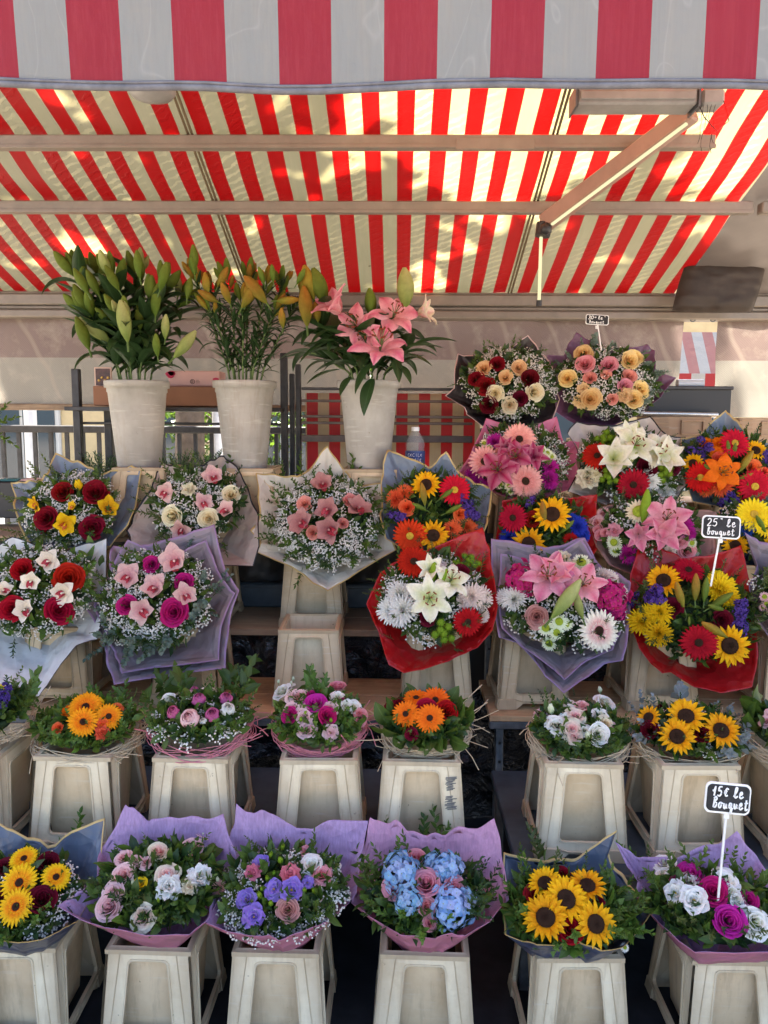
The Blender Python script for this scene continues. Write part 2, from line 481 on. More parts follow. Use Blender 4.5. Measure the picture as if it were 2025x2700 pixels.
def f_sun(rs):
    g = G()
    ring(g, 17, 0, .07, 0, None, rs, L=.66, W_=.115, phi0=.30, phi1=-.15, cup=.3, nu=5, nv=2, a=.75, b=.8, r0=.36, ruf=.02)
    ring(g, 16, .5, .09, 0, None, rs, L=.58, W_=.11, phi0=.55, phi1=.15, cup=.3, nu=5, nv=2, a=.75, b=.8, r0=.36, z0=.02, ruf=.02)
    ring(g, 12, .3, .1, 1, None, rs, L=.50, W_=.10, phi0=-.2, phi1=-.5, nu=3, nv=2, r0=.3, z0=-.05)
    return g
def f_lily(rs, open_=1.0):
    g = G()
    p0 = 1.15 - .25 * open_; p1 = .70 - 1.75 * open_
    for k_, n_ in ((0, 3), (1, 3)):
        for i in range(3):
            V, F, t, k = petal(L=1.25 * rs.uniform(.93, 1.05), W_=.36 if k_ else .27, phi0=p0 + rs.uniform(-.1, .1), phi1=p1 + rs.uniform(-.25, .2), cup=-.18 if open_ > .5 else .5, nu=8, nv=4, a=.85, b=.85, r0=.03, z0=-.45 + .02 * k_, ruf=.07, pp=1.7, seed=int(rs.randint(1e6)))
            g.add(rotz(V, 2 * math.pi * (i + .5 * k_) / 3 + rs.uniform(-.08, .08)), F, 0, t, k)
    if open_ > .4:
        for i in range(6):
            a = i * math.pi / 3 + .3; q = rs.uniform(.2, .34)
            tube(g, [(0, 0, -.4), (.08 * math.cos(a), .08 * math.sin(a), 0), (q * math.cos(a), q * math.sin(a), .32)], .014, 4, 2)
            c = Vector((q * math.cos(a), q * math.sin(a), .33)); d = Vector((-math.sin(a), math.cos(a), .3)) * .08
            tube(g, [c - d, c, c + d], .03, 5, 1)
        tube(g, [(0, 0, -.4), (.02, .02, .1), (.06, -.03, .5)], .02, 5, 2); ico(g, (.06, -.03, .52), .045, 1)
    return g
def f_orchid(rs):
    g = G()
    for a, L, w in ((90, 1.05, .44), (222, 1.0, .38), (318, 1.0, .38), (160, .98, .46), (20, .98, .46)):
        V, F, t, k = petal(L=L, W_=w, phi0=.55 + rs.uniform(-.1, .1), phi1=rs.uniform(-.2, 1.0), cup=.28, nu=6, nv=4, a=.8, b=.7, ruf=.03, seed=int(rs.randint(1e6)))
        g.add(rotz(V, R_(a) + rs.uniform(-.08, .08)), F, 0, t, k)
    V, F, t, k = petal(L=.62, W_=.24, phi0=1.0, phi1=-.9, cup=.9, nu=6, nv=4, a=.9, b=.5, z0=.05, ruf=.06)
    g.add(rotz(V, R_(270)), F, 1, t, k)
    tube(g, [(0, .02, 0), (0, .02, .22), (0, -.05, .36)], .07, 6, 0, 1, .5)
    return g
def f_mum(rs, L0=1.0, n=26, w=.075, cupz=0.9):
    g = G()
    lay = [(0, L0, -.1, .35), (.5, .97, .10, .55), (.2, .92, .28, .8), (.7, .84, .48, 1.05), (.1, .74, .70, 1.3), (.4, .60, .95, 1.6), (.8, .45, 1.2, 1.9)]
    for li, (off, L, p0, p1) in enumerate(lay):
        ring(g, int(n * (1 - li * .10)), off, .07, 0, li / 6, rs, L=L * .92, W_=w, phi0=p0 * cupz, phi1=p1 * cupz, cup=.7, nu=3, nv=2, a=1.25, b=.35, r0=.03, z0=-.28)
    return g
def f_carn(rs):
    g = G()
    for li in range(5):
        ring(g, 10 - li, li * .37, .2, 0, 1 - li / 5, rs, L=1 - li * .14, W_=.30, phi0=.2 + li * .26, phi1=.1 + li * .3, cup=.3, nu=4, nv=6, a=1.4, b=.4, z0=-.2, ruf=.14)
    return g
def f_daisy(rs):
    g = G()
    ring(g, 22, 0, .08, 0, None, rs, L=.72, W_=.11, phi0=.3, phi1=-.1, nu=2, nv=2, a=1, b=.4, r0=.25)
    ring(g, 20, .5, .08, 0, None, rs, L=.55, W_=.10, phi0=.6, phi1=.3, nu=2, nv=2, a=1, b=.4, r0=.28, z0=.03)
    g.addg(disc_geo(rs, .42, .22, 30, .06), None, 1)
    return g
def f_hyd(rs, n=74):
    g = G()
    fl = G()
    for i in range(4):
        V, F, t, k = petal(L=1, W_=.5, phi0=.35, phi1=-.1, nu=3, nv=2, a=1.1, b=.55, cup=.1)
        fl.add(rotz(V, i * math.pi / 2), F, 0, t, 0)
    ico(fl, (0, 0, .12), .09, 1)
    ph = rs.rand() * 6
    for i in range(n):
        z = 1 - 1.25 * (i + .5) / n; a = i * 2.39996
        q = math.sqrt(max(0, 1 - z * z)); d = Vector((q * math.cos(a), q * math.sin(a), z))
        p = d * (.74 + .2 * rs.rand() + .16 * math.sin(5 * a + 4 * z + ph)); d = (d + Vector(rs.uniform(-.5, .5, 3))).normalized()
        M = Matrix.Translation(Vector((p.x, p.y, p.z * .75 - .1))) @ d.to_track_quat('Z', 'Y').to_matrix().to_4x4() @ Matrix.Rotation(rs.rand() * 6, 4, 'Z') @ Matrix.Scale(rs.uniform(.19, .29), 4)
        g.addg(fl, M, k=rs.rand())
    return g
def f_statice(rs, n=190):
    g = G()
    cs = [Vector(rs.uniform(-.65, .65, 3)) * Vector((1, 1, .5)) .length * .0 + Vector((rs.uniform(-.6, .6), rs.uniform(-.6, .6), rs.uniform(-.2, .3))) for _ in range(6)]
    for i in range(n):
        c = cs[i % 6]; d = Vector(rs.normal(size=3)); d.normalize(); d.z = abs(d.z)
        p = c + d * rs.uniform(.18, .36)
        fg = G()
        for q in range(4):
            V, F, t, k = petal(L=.13, W_=.075, phi0=.9, phi1=.2, nu=2, nv=1, a=1.3, b=.4)
            fg.add(rotz(V, q * math.pi / 2 + rs.rand()), F, 0, t, k)
        g.addg(fg, Matrix.Translation(p) @ d.to_track_quat('Z', 'Y').to_matrix().to_4x4(), k=rs.rand())
    for c in cs: tube(g, [c * .3 + Vector((0, 0, -.5)), c], .03, 4, 1)
    return g
def f_buttons(rs):
    g = G()
    for i in range(7):
        a = i * 2.4; q = .62 * math.sqrt(i / 6); c = Vector((q * math.cos(a), q * math.sin(a), .12 - .25 * q))
        b = G()
        for j in range(60):
            z = 1 - 1.3 * (j + .5) / 60; th = j * 2.39996; w = math.sqrt(max(0, 1 - z * z)); d = Vector((w * math.cos(th), w * math.sin(th), z))
            V, F, t, k = petal(L=.13, W_=.05, phi0=1.2, phi1=.6, nu=1, nv=1)
            V = np.array(V) @ np.array(d.to_track_quat('Z', 'Y').to_matrix()).T + np.array(d * .25)
            b.add(V, F, 0, t + .3, rs.rand())
        ico(b, (0, 0, 0), .25, 0, .1)
        g.addg(b, Matrix.Translation(c))
        tube(g, [(0, 0, -.6), c], .02, 4, 1)
    return g
def f_bud(rs):
    """lily bud, unit length along +Z, centred"""
    g = G(); V = []; T = []; K = []
    n, m = 10, 12
    for i in range(n + 1):
        u = i / n; r = .165 * math.sin(math.pi * (u * .94 + .03) ** 1.15) ** .8 * (1 - .25 * u) + .012
        for j in range(m):
            a = 2 * math.pi * j / m; rr = r * (1 + .10 * math.cos(3 * a))
            V.append((rr * math.cos(a), rr * math.sin(a), u - .5)); T.append(u * .8); K.append(.5 + .5 * math.cos(3 * a))
    g.add(V, grid_faces(n, m, True), 0, T, K)
    tube(g, [(0, 0, -.5), (0, .02, -.75)], .03, 5, 1)
    return g
def f_lbud(rs):
    g = G()
    ring(g, 5, 0, .05, 0, .4, rs, L=.95, W_=.30, phi0=1.15, phi1=1.75, cup=.5, nu=5, nv=3, a=1.0, b=.7, r0=.05, z0=-.45)
    ring(g, 4, .5, .05, 1, .4, rs, L=.5, W_=.07, phi0=.9, phi1=1.3, nu=3, nv=1, r0=.05, z0=-.45)
    tube(g, [(0, 0, -.45), (0, .03, -1.0)], .04, 5, 1)
    return g
FL = {}
def fgeo(kind, var):
    key = (kind, var)
    if key not in FL:
        rs = np.random.RandomState(sum(map(ord, kind)) * 31 + var * 7)
        FL[key] = {'rose': lambda: f_rose(rs), 'ranun': lambda: f_rose(rs, 19, .42, .48, .015), 'openrose': lambda: f_rose(rs, 15, .85, .42, .045),
                   'peony': lambda: f_rose(rs, 14, -.9, .62, .01), 'lisi': lambda: f_lisi(rs), 'gerb': lambda: f_gerbera(rs), 'sunf': lambda: f_sun(rs),
                   'lily': lambda: f_lily(rs), 'lilyc': lambda: f_lily(rs, .25), 'orch': lambda: f_orchid(rs), 'mum': lambda: f_mum(rs), 'carn': lambda: f_carn(rs),
                   'daisy': lambda: f_daisy(rs), 'hyd': lambda: f_hyd(rs), 'stat': lambda: f_statice(rs), 'butt': lambda: f_buttons(rs), 'bud': lambda: f_bud(rs), 'lbud': lambda: f_lbud(rs)}[kind]()
    return FL[key]
FMESH = {}
def fmesh(kind, col, var):
    key = (kind, col, var)
    if key not in FMESH:
        p = petal_mat(col)
        m2 = {'orch': LIPY if col == 'orchyellow' else LIP, 'lily': ANTHER, 'lisi': YDISC, 'daisy': GDISC, 'hyd': GDISC}.get(kind, LEAF)
        FMESH[key] = fgeo(kind, var).mesh(kind, [p, m2, STEM])
    return FMESH[key]
FSC = {'rose': .98, 'ranun': .95, 'openrose': .94, 'lisi': 1.05, 'peony': 1.1, 'orch': 1.12, 'mum': 1.12, 'carn': 1.12, 'gerb': 1.08, 'sunf': 1.03, 'lily': 1.1, 'lilyc': 1.15, 'hyd': .92, 'butt': 1.15, 'daisy': 1.1, 'stat': 1.2, 'bud': 1.12, 'lbud': 1.15}
FNAME = {'rose': 'rose', 'ranun': 'rose', 'openrose': 'rose', 'peony': 'peony', 'lisi': 'lisianthus', 'gerb': 'gerbera', 'sunf': 'sunflower', 'lily': 'lily_flower', 'lilyc': 'lily_flower',
         'orch': 'orchid', 'mum': 'chrysanthemum', 'carn': 'carnation', 'daisy': 'daisy', 'hyd': 'hydrangea', 'stat': 'statice', 'butt': 'button_chrysanthemum', 'bud': 'lily_bud', 'lbud': 'flower_bud'}
DISCS = {}
def disc_mesh(kind, col):
    key = (kind, col)
    if key not in DISCS:
        rs = np.random.RandomState(3)
        if kind == 'sunf': DISCS[key] = disc_geo(rs, .40, .12, 110, .035).mesh('disc', [DARKDISC])
        else: DISCS[key] = disc_geo(rs, .21, .09, 60, .022).mesh('disc', [{'red': YDISC, 'yellow': YDISC, 'ygerb': DARKDISC, 'yorange': DARKDISC, 'crimson': DARKDISC}.get(col, DARKDISC)])
    return DISCS[key]

# ------------------------------------------------------------------ leaves and sprigs (unit length along +Z)
def leafgeo(L, W_, bend=.5, nu=4, nv=2, fold=.3, seed=0, a=.8, b=.85):
    V, F, t, k = petal(L=L, W_=W_, phi0=.15, phi1=.15 - bend, cup=fold, nu=nu, nv=nv, a=a, b=b, seed=seed)
    return V, F, k   # 't' carries distance from the midrib
def s_sprig(rs, n=8, L=.30, W_=.055, pair=True, a=.8, b=.85, spread=.9, mleaf=0, nu=3, nv=2, stem=.012):
    g = G()
    bx, by = rs.uniform(-.18, .18, 2)
    P = [Vector((bx * u * u, by * u * u, u)) for u in np.linspace(0, 1, 7)]
    tube(g, P, stem, 4, 1, r1=stem * .4)
    for i in range(n):
        u = .15 + .85 * i / (n - 1)
        p = Vector((bx * u * u, by * u * u, u))
        for s in ((0, math.pi) if pair else (0,)):
            az = i * (math.pi / 2 if pair else 2.4) + s + rs.uniform(-.4, .4)
            if i == n - 1 and s: continue
            up = spread * (1 - .6 * u) if i < n - 1 else .1
            V, F, t = leafgeo(L * rs.uniform(.75, 1.1) * (1.05 - .45 * u), W_ * (1.05 - .4 * u), rs.uniform(.1, .9), nu, nv, .35, a=a, b=b)
            d = Vector((math.cos(az) * math.sin(up + .25), math.sin(az) * math.sin(up + .25), math.cos(up + .25)))
            M = Matrix.Translation(p) @ d.to_track_quat('X', 'Z').to_matrix().to_4x4() @ Matrix.Rotation(rs.uniform(-.5, .5), 4, 'X')
            q = G(); q.add(V, F, mleaf, t, rs.rand()); g.addg(q, M)
    return g
def s_gyp(rs, n=42):
    g = G()
    tube(g, [(0, 0, -.9), (0, 0, 0)], .015, 3, 1, cap=False)
    for b in range(6):
        a = b * 1.05 + rs.uniform(-.3, .3); q = rs.uniform(.25, .6)
        c = Vector((q * math.cos(a), q * math.sin(a), rs.uniform(.0, .4)))
        tube(g, [(0, 0, -.4), c * .6, c], .010, 3, 1, cap=False)
        for i in range(n // 6):
            d = Vector(rs.normal(size=3)).normalized() * rs.uniform(.15, .48); d.z = abs(d.z) * .7
            p = c + d
            tube(g, [c, p], .006, 3, 1, cap=False)
            r = rs.uniform(.062, .095)
            ico(g, p, r, 0, .5, rs.rand(), .75)
            ico(g, p + Vector(rs.uniform(-.04, .04, 3)), r * .7, 0, .5, rs.rand(), .9)
    return g
SP = {}
def sprig_mesh(kind, var):
    key = (kind, var)
    if key not in SP:
        rs = np.random.RandomState(len(kind) * 57 + var * 13 + ord(kind[0]))
        if kind == 'pitt': SP[key] = s_sprig(rs, 8, .30, .065).mesh('leaf_sprig', [LEAF, STEM])
        elif kind == 'dark': SP[key] = s_sprig(rs, 9, .30, .055).mesh('leaf_sprig', [LEAFD, STEM])
        elif kind == 'bright': SP[key] = s_sprig(rs, 8, .34, .075).mesh('leaf_sprig', [LEAFB, STEM])
        elif kind == 'olive': SP[key] = s_sprig(rs, 11, .24, .045).mesh('leaf_sprig', [LEAFO, STEM])
        elif kind == 'fern': SP[key] = s_sprig(rs, 14, .26, .025, spread=1.1, nu=2, nv=1).mesh('fern_sprig', [LEAFD, STEM])
        elif kind == 'euc': SP[key] = s_sprig(rs, 8, .24, .11, a=1.0, b=.6, nu=4).mesh('eucalyptus_sprig', [EUC, STEM])
        elif kind == 'eucg': SP[key] = s_sprig(rs, 5, .42, .17, a=.9, b=.7, nu=4).mesh('eucalyptus_sprig', [EUCG, STEM])
        elif kind == 'broad' or kind == 'broadb':
            g = G(); V, F, t = leafgeo(1, .30, .7, 8, 4, .22, a=.82, b=.8); 
            V = V @ np.array(Vector((0, 0, 1)).to_track_quat('X', 'Z').to_matrix()).T * 1.0
            g.add(V, F, 0, t, rs.rand()); tube(g, [(0, 0, -.3), (0, 0, .05)], .014, 4, 1)
            SP[key] = g.mesh('leaf', [LEAFB if kind == 'broadb' else LEAF, STEM])
        elif kind == 'gyp': SP[key] = s_gyp(rs).mesh('gypsophila_spray', [GYP, STEM])
    return SP[key]
SNAME = {'pitt': 'leaf_sprig', 'dark': 'leaf_sprig', 'bright': 'leaf_sprig', 'olive': 'leaf_sprig', 'fern': 'fern_sprig', 'euc': 'eucalyptus_sprig', 'eucg': 'eucalyptus_sprig', 'broad': 'leaf', 'broadb': 'leaf', 'gyp': 'gypsophila_spray'}

# ------------------------------------------------------------------ paper
def paper_mat(name, col, border=None, bw=.012, inner=None, rough=.45, transl=.35, fibre=0.0, alpha=None):
    def f():
        n = NT('paper_' + name)
        c = col; k = n.attr('k')     # k: metres from the sheet's edge
        if fibre:
            v = n.noise(3, 6, .7, n.coord('Object', (60, 60, 8)))
            c = n.mix(n.ramp(v, [(.35, 0.0), (.65, 1.0)]), tuple(x * (1 - fibre) for x in col), tuple(min(.9, x * (1 + fibre)) for x in col))
        else:
            v = n.noise(5, 3, .5, n.coord('Object'))
            c = n.mix(n.math('MULTIPLY', v, .3), col, tuple(x * .75 for x in col))
        if inner is not None:
            f3 = n.math('MULTIPLY', n.math('GREATER_THAN', k, .030), n.math('LESS_THAN', k, .045)); c = n.mix(f3, c, inner)
        if border is not None:
            f2 = n.math('LESS_THAN', k, bw); c = n.mix(f2, c, border)
        w = n.noise(6, 3, .5, n.coord('Object'))
        vo = n.n('ShaderNodeTexVoronoi', Vector=n.coord('Object'), Scale=11.0, Randomness=1.0).outputs['Distance']
        vo2 = n.n('ShaderNodeTexVoronoi', Vector=n.coord('Object'), Scale=27.0).outputs['Distance']
        h = n.math('ADD', n.math('ADD', w, n.math('MULTIPLY', vo, .55)), n.math('MULTIPLY', vo2, .14))
        n.bsdf(c, rough, .5, normal=n.bump(h, .75, .04), transl=transl)
        return n.m
    return mat('paper_' + name, f)
GOLD = (.46, .33, .12)
PAPER = {
 'navy': lambda: (paper_mat('navy', (.075, .10, .15), GOLD, .008, rough=.33, transl=.12), paper_mat('navyo', (.045, .055, .10), GOLD, .008, rough=.35, transl=.1)),
 'slate': lambda: (paper_mat('slate', (.16, .20, .26), GOLD, .009, rough=.33, transl=.12), paper_mat('navyo', (.045, .055, .10), GOLD, .008, rough=.35, transl=.1)),
 'lilac': lambda: (paper_mat('lilac', (.46, .32, .55), None, fibre=.16, rough=.6, transl=.4), paper_mat('rosepaper', (.56, .22, .33), None, rough=.5, transl=.35)),
 'pinklil': lambda: (paper_mat('pinklil', (.58, .33, .50), None, fibre=.12, rough=.6, transl=.4), paper_mat('rosepaper', (.56, .22, .33), None, rough=.5, transl=.35)),
 'whiteb': lambda: (paper_mat('whiteb', (.60, .62, .62), (.01, .01, .012), .005, rough=.4, transl=.2), paper_mat('whitebo', (.62, .64, .66), (.01, .01, .012), .004, rough=.35, transl=.2)),
 'taupe': lambda: (paper_mat('taupe', (.46, .38, .33), (.012, .01, .012), .007, rough=.5, transl=.25), paper_mat('taupeo', (.44, .37, .31), (.012, .01, .012), .006, rough=.5, transl=.2)),
 'cream': lambda: (paper_mat('cream', (.64, .60, .51), GOLD, .008, rough=.45, transl=.25), paper_mat('creamo', (.62, .57, .47), GOLD, .006, rough=.45, transl=.2)),
 'mauve': lambda: (paper_mat('mauve', (.34, .28, .31), (.38, .26, .42), .010, (.25, .21, .23), rough=.4, transl=.4), paper_mat('mauveo', (.34, .28, .35), (.38, .26, .42), .010, (.25, .21, .24), rough=.35, transl=.4)),
 'red': lambda: (paper_mat('red', (.42, .008, .010), None, rough=.36, transl=.25), paper_mat('redo', (.44, .008, .012), None, rough=.3, transl=.2)),
 'pink': lambda: (paper_mat('pink', (.66, .20, .34), None, rough=.4, transl=.35), paper_mat('pinko', (.64, .20, .34), None, rough=.4, transl=.3)),
 'black': lambda: (paper_mat('black', (.035, .028, .03), (.48, .34, .32), .006, rough=.4, transl=.05), paper_mat('blacko', (.02, .018, .02), (.48, .34, .32), .004, rough=.4, transl=.05)),
 'plum': lambda: (paper_mat('plum', (.20, .09, .17), None, rough=.35, transl=.3), paper_mat('plumo', (.08, .04, .07), None, rough=.35, transl=.15)),
 'blush': lambda: (paper_mat('blushp', (.40, .24, .22), (.32, .16, .12), .006, rough=.4, transl=.25), paper_mat('blushpo', (.38, .22, .20), (.32, .16, .12), .005, rough=.4, transl=.2)),
 'offw': lambda: (paper_mat('offw', (.56, .50, .44), (.012, .01, .012), .006, rough=.45, transl=.25), paper_mat('offwo', (.50, .45, .40), (.012, .01, .012), .005, rough=.45, transl=.2)),
}

def orient(o, d, roll):
    q = Vector(d).normalized().to_track_quat('Z', 'Y') @ Euler((0, 0, roll)).to_quaternion()
    o.rotation_mode = 'QUATERNION'; o.rotation_quaternion = q

class Bouquet:
    def __init__(s, name, label, cat, crop, cx, cy, rx, ry, depth, elev, group=None, dome=.45):
        s.crop = crop; sc = CROP[crop][2]; s.sc = sc; s.cxy = (cx, cy); s.ryc = ry
        u, v = cp(crop, cx, cy)
        P0 = W(u, v, depth)
        s.axis = Vector((rng.uniform(-.04, .04), -math.cos(R_(elev)), math.sin(R_(elev)))).normalized()
        a = Wplane(*cp(crop, cx, cy - ry * (.70 if elev > 50 else .9)), P0, s.axis); b = Wplane(*cp(crop, cx, cy + ry), P0, s.axis)
        s.C = (a + b) / 2; s.Ry = (a - b).length / 2
        s.X = Vector((1, 0, 0)); s.X = (s.X - s.axis * s.X.dot(s.axis)).normalized(); s.U = s.axis.cross(s.X); s.U = -s.U if s.U.z < 0 else s.U
        s.Rx = rx * sc * zc(s.C) / FPX
        s.H = dome * (s.Rx + s.Ry) / 2
        s.neck = s.C - s.axis * .10 + Vector((0, .05 if elev < 50 else 0, -.16))
        s.o = empty(name, s.neck, label, cat, group)
        s.fl = []; s.papered = False
    def h(s, a, b):
        r2 = (a / s.Rx) ** 2 + (b / s.Ry) ** 2
        return s.H * math.sqrt(max(0, 1 - r2)) if r2 < 1 else -.15 * s.H * (r2 - 1)
    def at(s, x, y, lift=0.0):
        u, v = cp(s.crop, x, y); h = s.H * .6
        for _ in range(7):
            p = Wplane(u, v, s.C + s.axis * (h + lift), s.axis)
            q = p - s.C; a, b = q.dot(s.X), q.dot(s.U); h = .5 * h + .5 * s.h(a, b)
        return p, a, b
    def nrm(s, a, b, k=.8):
        n = s.axis + (s.X * (a / s.Rx) + s.U * (b / s.Ry)) * k
        return n.normalized()
    def put(s, me, name, p, d, roll, size, sub=None):
        o = link(name, me, s.o, Vector(p) - s.neck); orient(o, d, roll); o.scale = (size,) * 3 if not hasattr(size, '__len__') else size
        return o
    def flower(s, kind, col, x, y, r, ang=None, lift=.42):
        u, v = cp(s.crop, x, y)
        p, a, b = s.at(x, y, 0)
        size = r * s.sc * zc(p) / FPX * FSC.get(kind, 1)
        big = kind in ('lily', 'lilyc', 'bud', 'lbud')
        p, a, b = s.at(x, y, size * (lift + (.35 if big else 0)))
        view = (Vector((0, 0, CAM_H)) - p).normalized()
        d = (s.nrm(a, b, .65) + view * .55 + Vector([rng.uniform(-.24, .24) for _ in range(3)])).normalized()
        if kind == 'bud':
            if ang is None: ang = 90 - (x - 0) * 0 + rng.uniform(-25, 25)
            d = (s.X * math.cos(R_(ang)) + s.U * math.sin(R_(ang)) + s.axis * .35).normalized(); size *= 2.0
            roll = rng.uniform(0, 6)
        elif kind == 'lbud':
            d = (s.axis * .4 + Vector((rng.uniform(-.3, .3), 0, 1))).normalized(); roll = rng.uniform(0, 6); size *= 1.1
        elif kind == 'orch':
            d = (d + Vector([rng.uniform(-.5, .5) for _ in range(3)])).normalized(); roll = rng.uniform(-1.3, 1.3)
        else: roll = rng.uniform(0, 6.28)
        var = rng.randrange(3)
        q_ = rng.uniform(.90, 1.08); sz = (size * q_ * rng.uniform(.95, 1.05), size * q_ * rng.uniform(.95, 1.05), size * rng.uniform(.85, 1.15)) if kind != 'bud' else (size * .95, size * .95, size)
        if kind == 'gerb': sz = tuple(q * 1.04 for q in sz)
        o = s.put(fmesh(kind, col, var), FNAME[kind], p, d, roll, sz)
        if kind in ('sunf', 'gerb'):
            link('disc', disc_mesh(kind, col), o)
        s.fl.append((p, size * (1 if kind != 'bud' else .35)))
        return o
    def flowers(s, spec):
        for item in spec.split(';'):
            item = item.strip()
            if not item: continue
            kc, rest = item.split(' ', 1); kind, col = kc.split(':')
            for q in rest.split():
                f = [float(z) for z in q.split(',')]
                s.flower(kind, col, *f)
    def foliage(s, n=420, mats=None, L=.042, W_=.010, rmax=.94, name='foliage'):
        rs = np.random.RandomState(rng.randrange(10 ** 6))
        g = G()
        tmpl = [leafgeo(1, W_ / L, bd, 3, 2, .35) for bd in (.2, .6, 1.0)]
        for i in range(n):
            q = math.sqrt(rs.rand()) * rmax; th = rs.rand() * 6.283
            a, b = q * math.cos(th) * s.Rx, q * math.sin(th) * s.Ry
            if s.papered and b < 0: a *= .93; b *= .86
            hh = s.h(a, b) * rs.uniform(.62, .97) - .004
            p = s.C + s.X * a + s.U * b + s.axis * hh - s.neck
            d = (s.nrm(a, b, 1.3) * rs.uniform(.2, .9) + Vector(rs.normal(size=3)) * .6).normalized()
            V, F, t = tmpl[i % 3]
            M = Matrix.Translation(p) @ d.to_track_quat('X', 'Z').to_matrix().to_4x4() @ Matrix.Rotation(rs.rand() * 6.28, 4, 'X') @ Matrix.Scale(L * rs.uniform(.6, 1.3), 4)
            A = np.array(M); g.add(V @ A[:3, :3].T + A[:3, 3], F, 0 if rs.rand() < .7 else 1, t, rs.rand())
        # solid dark core added to block light, standing for inner stems and leaves
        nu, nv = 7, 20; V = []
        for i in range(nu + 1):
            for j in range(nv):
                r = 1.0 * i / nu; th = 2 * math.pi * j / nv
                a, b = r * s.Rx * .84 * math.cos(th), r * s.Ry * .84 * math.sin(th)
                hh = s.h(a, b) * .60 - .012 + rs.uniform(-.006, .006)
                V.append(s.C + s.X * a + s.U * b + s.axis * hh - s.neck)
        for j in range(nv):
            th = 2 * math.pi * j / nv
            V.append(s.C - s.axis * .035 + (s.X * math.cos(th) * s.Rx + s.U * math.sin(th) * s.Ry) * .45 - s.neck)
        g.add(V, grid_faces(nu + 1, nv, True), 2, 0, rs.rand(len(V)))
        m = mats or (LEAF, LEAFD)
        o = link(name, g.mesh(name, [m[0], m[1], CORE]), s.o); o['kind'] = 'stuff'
        return o
    def sprigs(s, kind, n, L=.11, rr=(.75, 1.05), th=(0, 360), up=.6, jit=.3):
        for i in range(n):
            q = rng.uniform(*rr) * .88; t_ = R_(th[0] + (th[1] - th[0]) * (i + rng.uniform(.1, .9)) / n)
            a, b = q * math.cos(t_) * s.Rx, q * math.sin(t_) * s.Ry
            rad = (s.X * math.cos(t_) + s.U * math.sin(t_)).normalized()
            d = rad * (1 - up) + s.axis * up + Vector([rng.uniform(-jit, jit) for _ in range(3)])
            if s.papered and math.sin(t_) < 0: a *= .84; b *= .80
            p = s.C + s.X * a + s.U * b + s.axis * (s.h(a, b) * .75 - .01)
            l = L * rng.uniform(.6, 1.0)
            s.put(sprig_mesh(kind, rng.randrange(3)), SNAME[kind], p, d, rng.uniform(0, 6), l)
    def sprig_px(s, kind, x0, y0, x1, y1, lift=.01, l0=-.02):
        p0, _, _ = s.at(x0, y0, l0); p1, _, _ = s.at(x1, y1, lift); d = p1 - p0
        o = s.put(sprig_mesh(kind, rng.randrange(3)), SNAME[kind], p0, d, rng.uniform(0, 6), d.length)
        return o
    def gyp(s, n, r=.045, rmax=.92, dens=1.0, region=None):
        made = 0; tries = 0; pts = []
        while made < n and tries < n * 12:
            tries += 1
            if region:
                x = rng.uniform(region[0] - region[2], region[0] + region[2]); y = rng.uniform(region[1] - region[3], region[1] + region[3])
                p, a, b = s.at(x, y)
            else:
                q = math.sqrt(rng.random()) * rmax; t_ = rng.uniform(0, 6.283)
                a, b = q * math.cos(t_) * s.Rx, q * math.sin(t_) * s.Ry
                p = s.C + s.X * a + s.U * b + s.axis * (s.h(a, b))
            if any((p - f).length < fr * .75 + .012 for f, fr in s.fl) or any((p - f).length < r * .55 for f in pts): continue
            pts.append(p); made += 1
            s.put(sprig_mesh('gyp', rng.randrange(3)), 'gypsophila_spray', p - s.axis * r * .45, s.nrm(a, b, .8) + Vector([rng.uniform(-.2, .2) for _ in range(3)]), rng.uniform(0, 6), r * rng.uniform(.85, 1.15))
    def wrap(s, kind, pts, name='wrapping_paper', lift=0.0, ruf=.010, shrink=1.0, n=7, seed=None, crop=None, out=0.0, front=0.0):
        rs = np.random.RandomState(rng.randrange(10 ** 6)); c = crop or s.crop
        P = []
        ccx, ccy = s.cxy
        for x, y in pts:
            e = max(0.0, min(1.0, (y - ccy) / s.ryc)) if front else 0.0
            uv = cp(c, x - (x - ccx) * .03 * e, y - (y - ccy) * front * e)
            q = Wplane(*uv, s.C + s.axis * (lift + .05 * e * (front > 0)), s.axis)
            if front and q.y > s.C.y + .14: q = W(*uv, s.C.y + .14 + (q.y - s.C.y - .14) * .1)
            P.append(q)
        rim = []; cor = []
        for i, p in enumerate(P):
            q = P[(i + 1) % len(P)]; L = (q - p).length
            bow = (s.C - (p + q) / 2).normalized() * L * rs.uniform(-.01, .03)
            for j in range(n):
                u = j / n; rim.append(p.lerp(q, u) + bow * math.sin(math.pi * u) * 1.0)
        N = len(rim); nu = 14
        ph = rs.rand(5) * 6.28
        V = []; K = []
        for i in range(nu + 1):
            r = (i / nu) ** .62
            for j in range(N):
                R = s.C + (rim[j] - s.C) * shrink
                th = 2 * math.pi * j / N
                rr = max(r, .06)
                p = s.neck + (s.C - s.neck) * rr ** .8 + (R - s.C) * rr ** (1.15 if front else 1.5)
                w = math.sin(7 * th + ph[0]) * .5 + math.sin(13 * th + ph[1]) * .3 + math.sin(23 * th + ph[2]) * .22
                w += 1.2 * mnoise.noise(Vector((R.x * 14, R.z * 14, r * 4 + ph[3]))) + 1.8 * abs(mnoise.noise(Vector((th * 3.4, r * 2.2, ph[4]))))
                p += s.axis * ruf * w * r * r + (R - s.C).normalized() * ruf * .4 * w * r
                p += s.axis * out * max(0, r - .8) * -1
                p -= s.axis * .02 * math.sin(math.pi * r)
                V.append(p - s.neck); K.append(0)
        V = [Vector(v) for v in V]
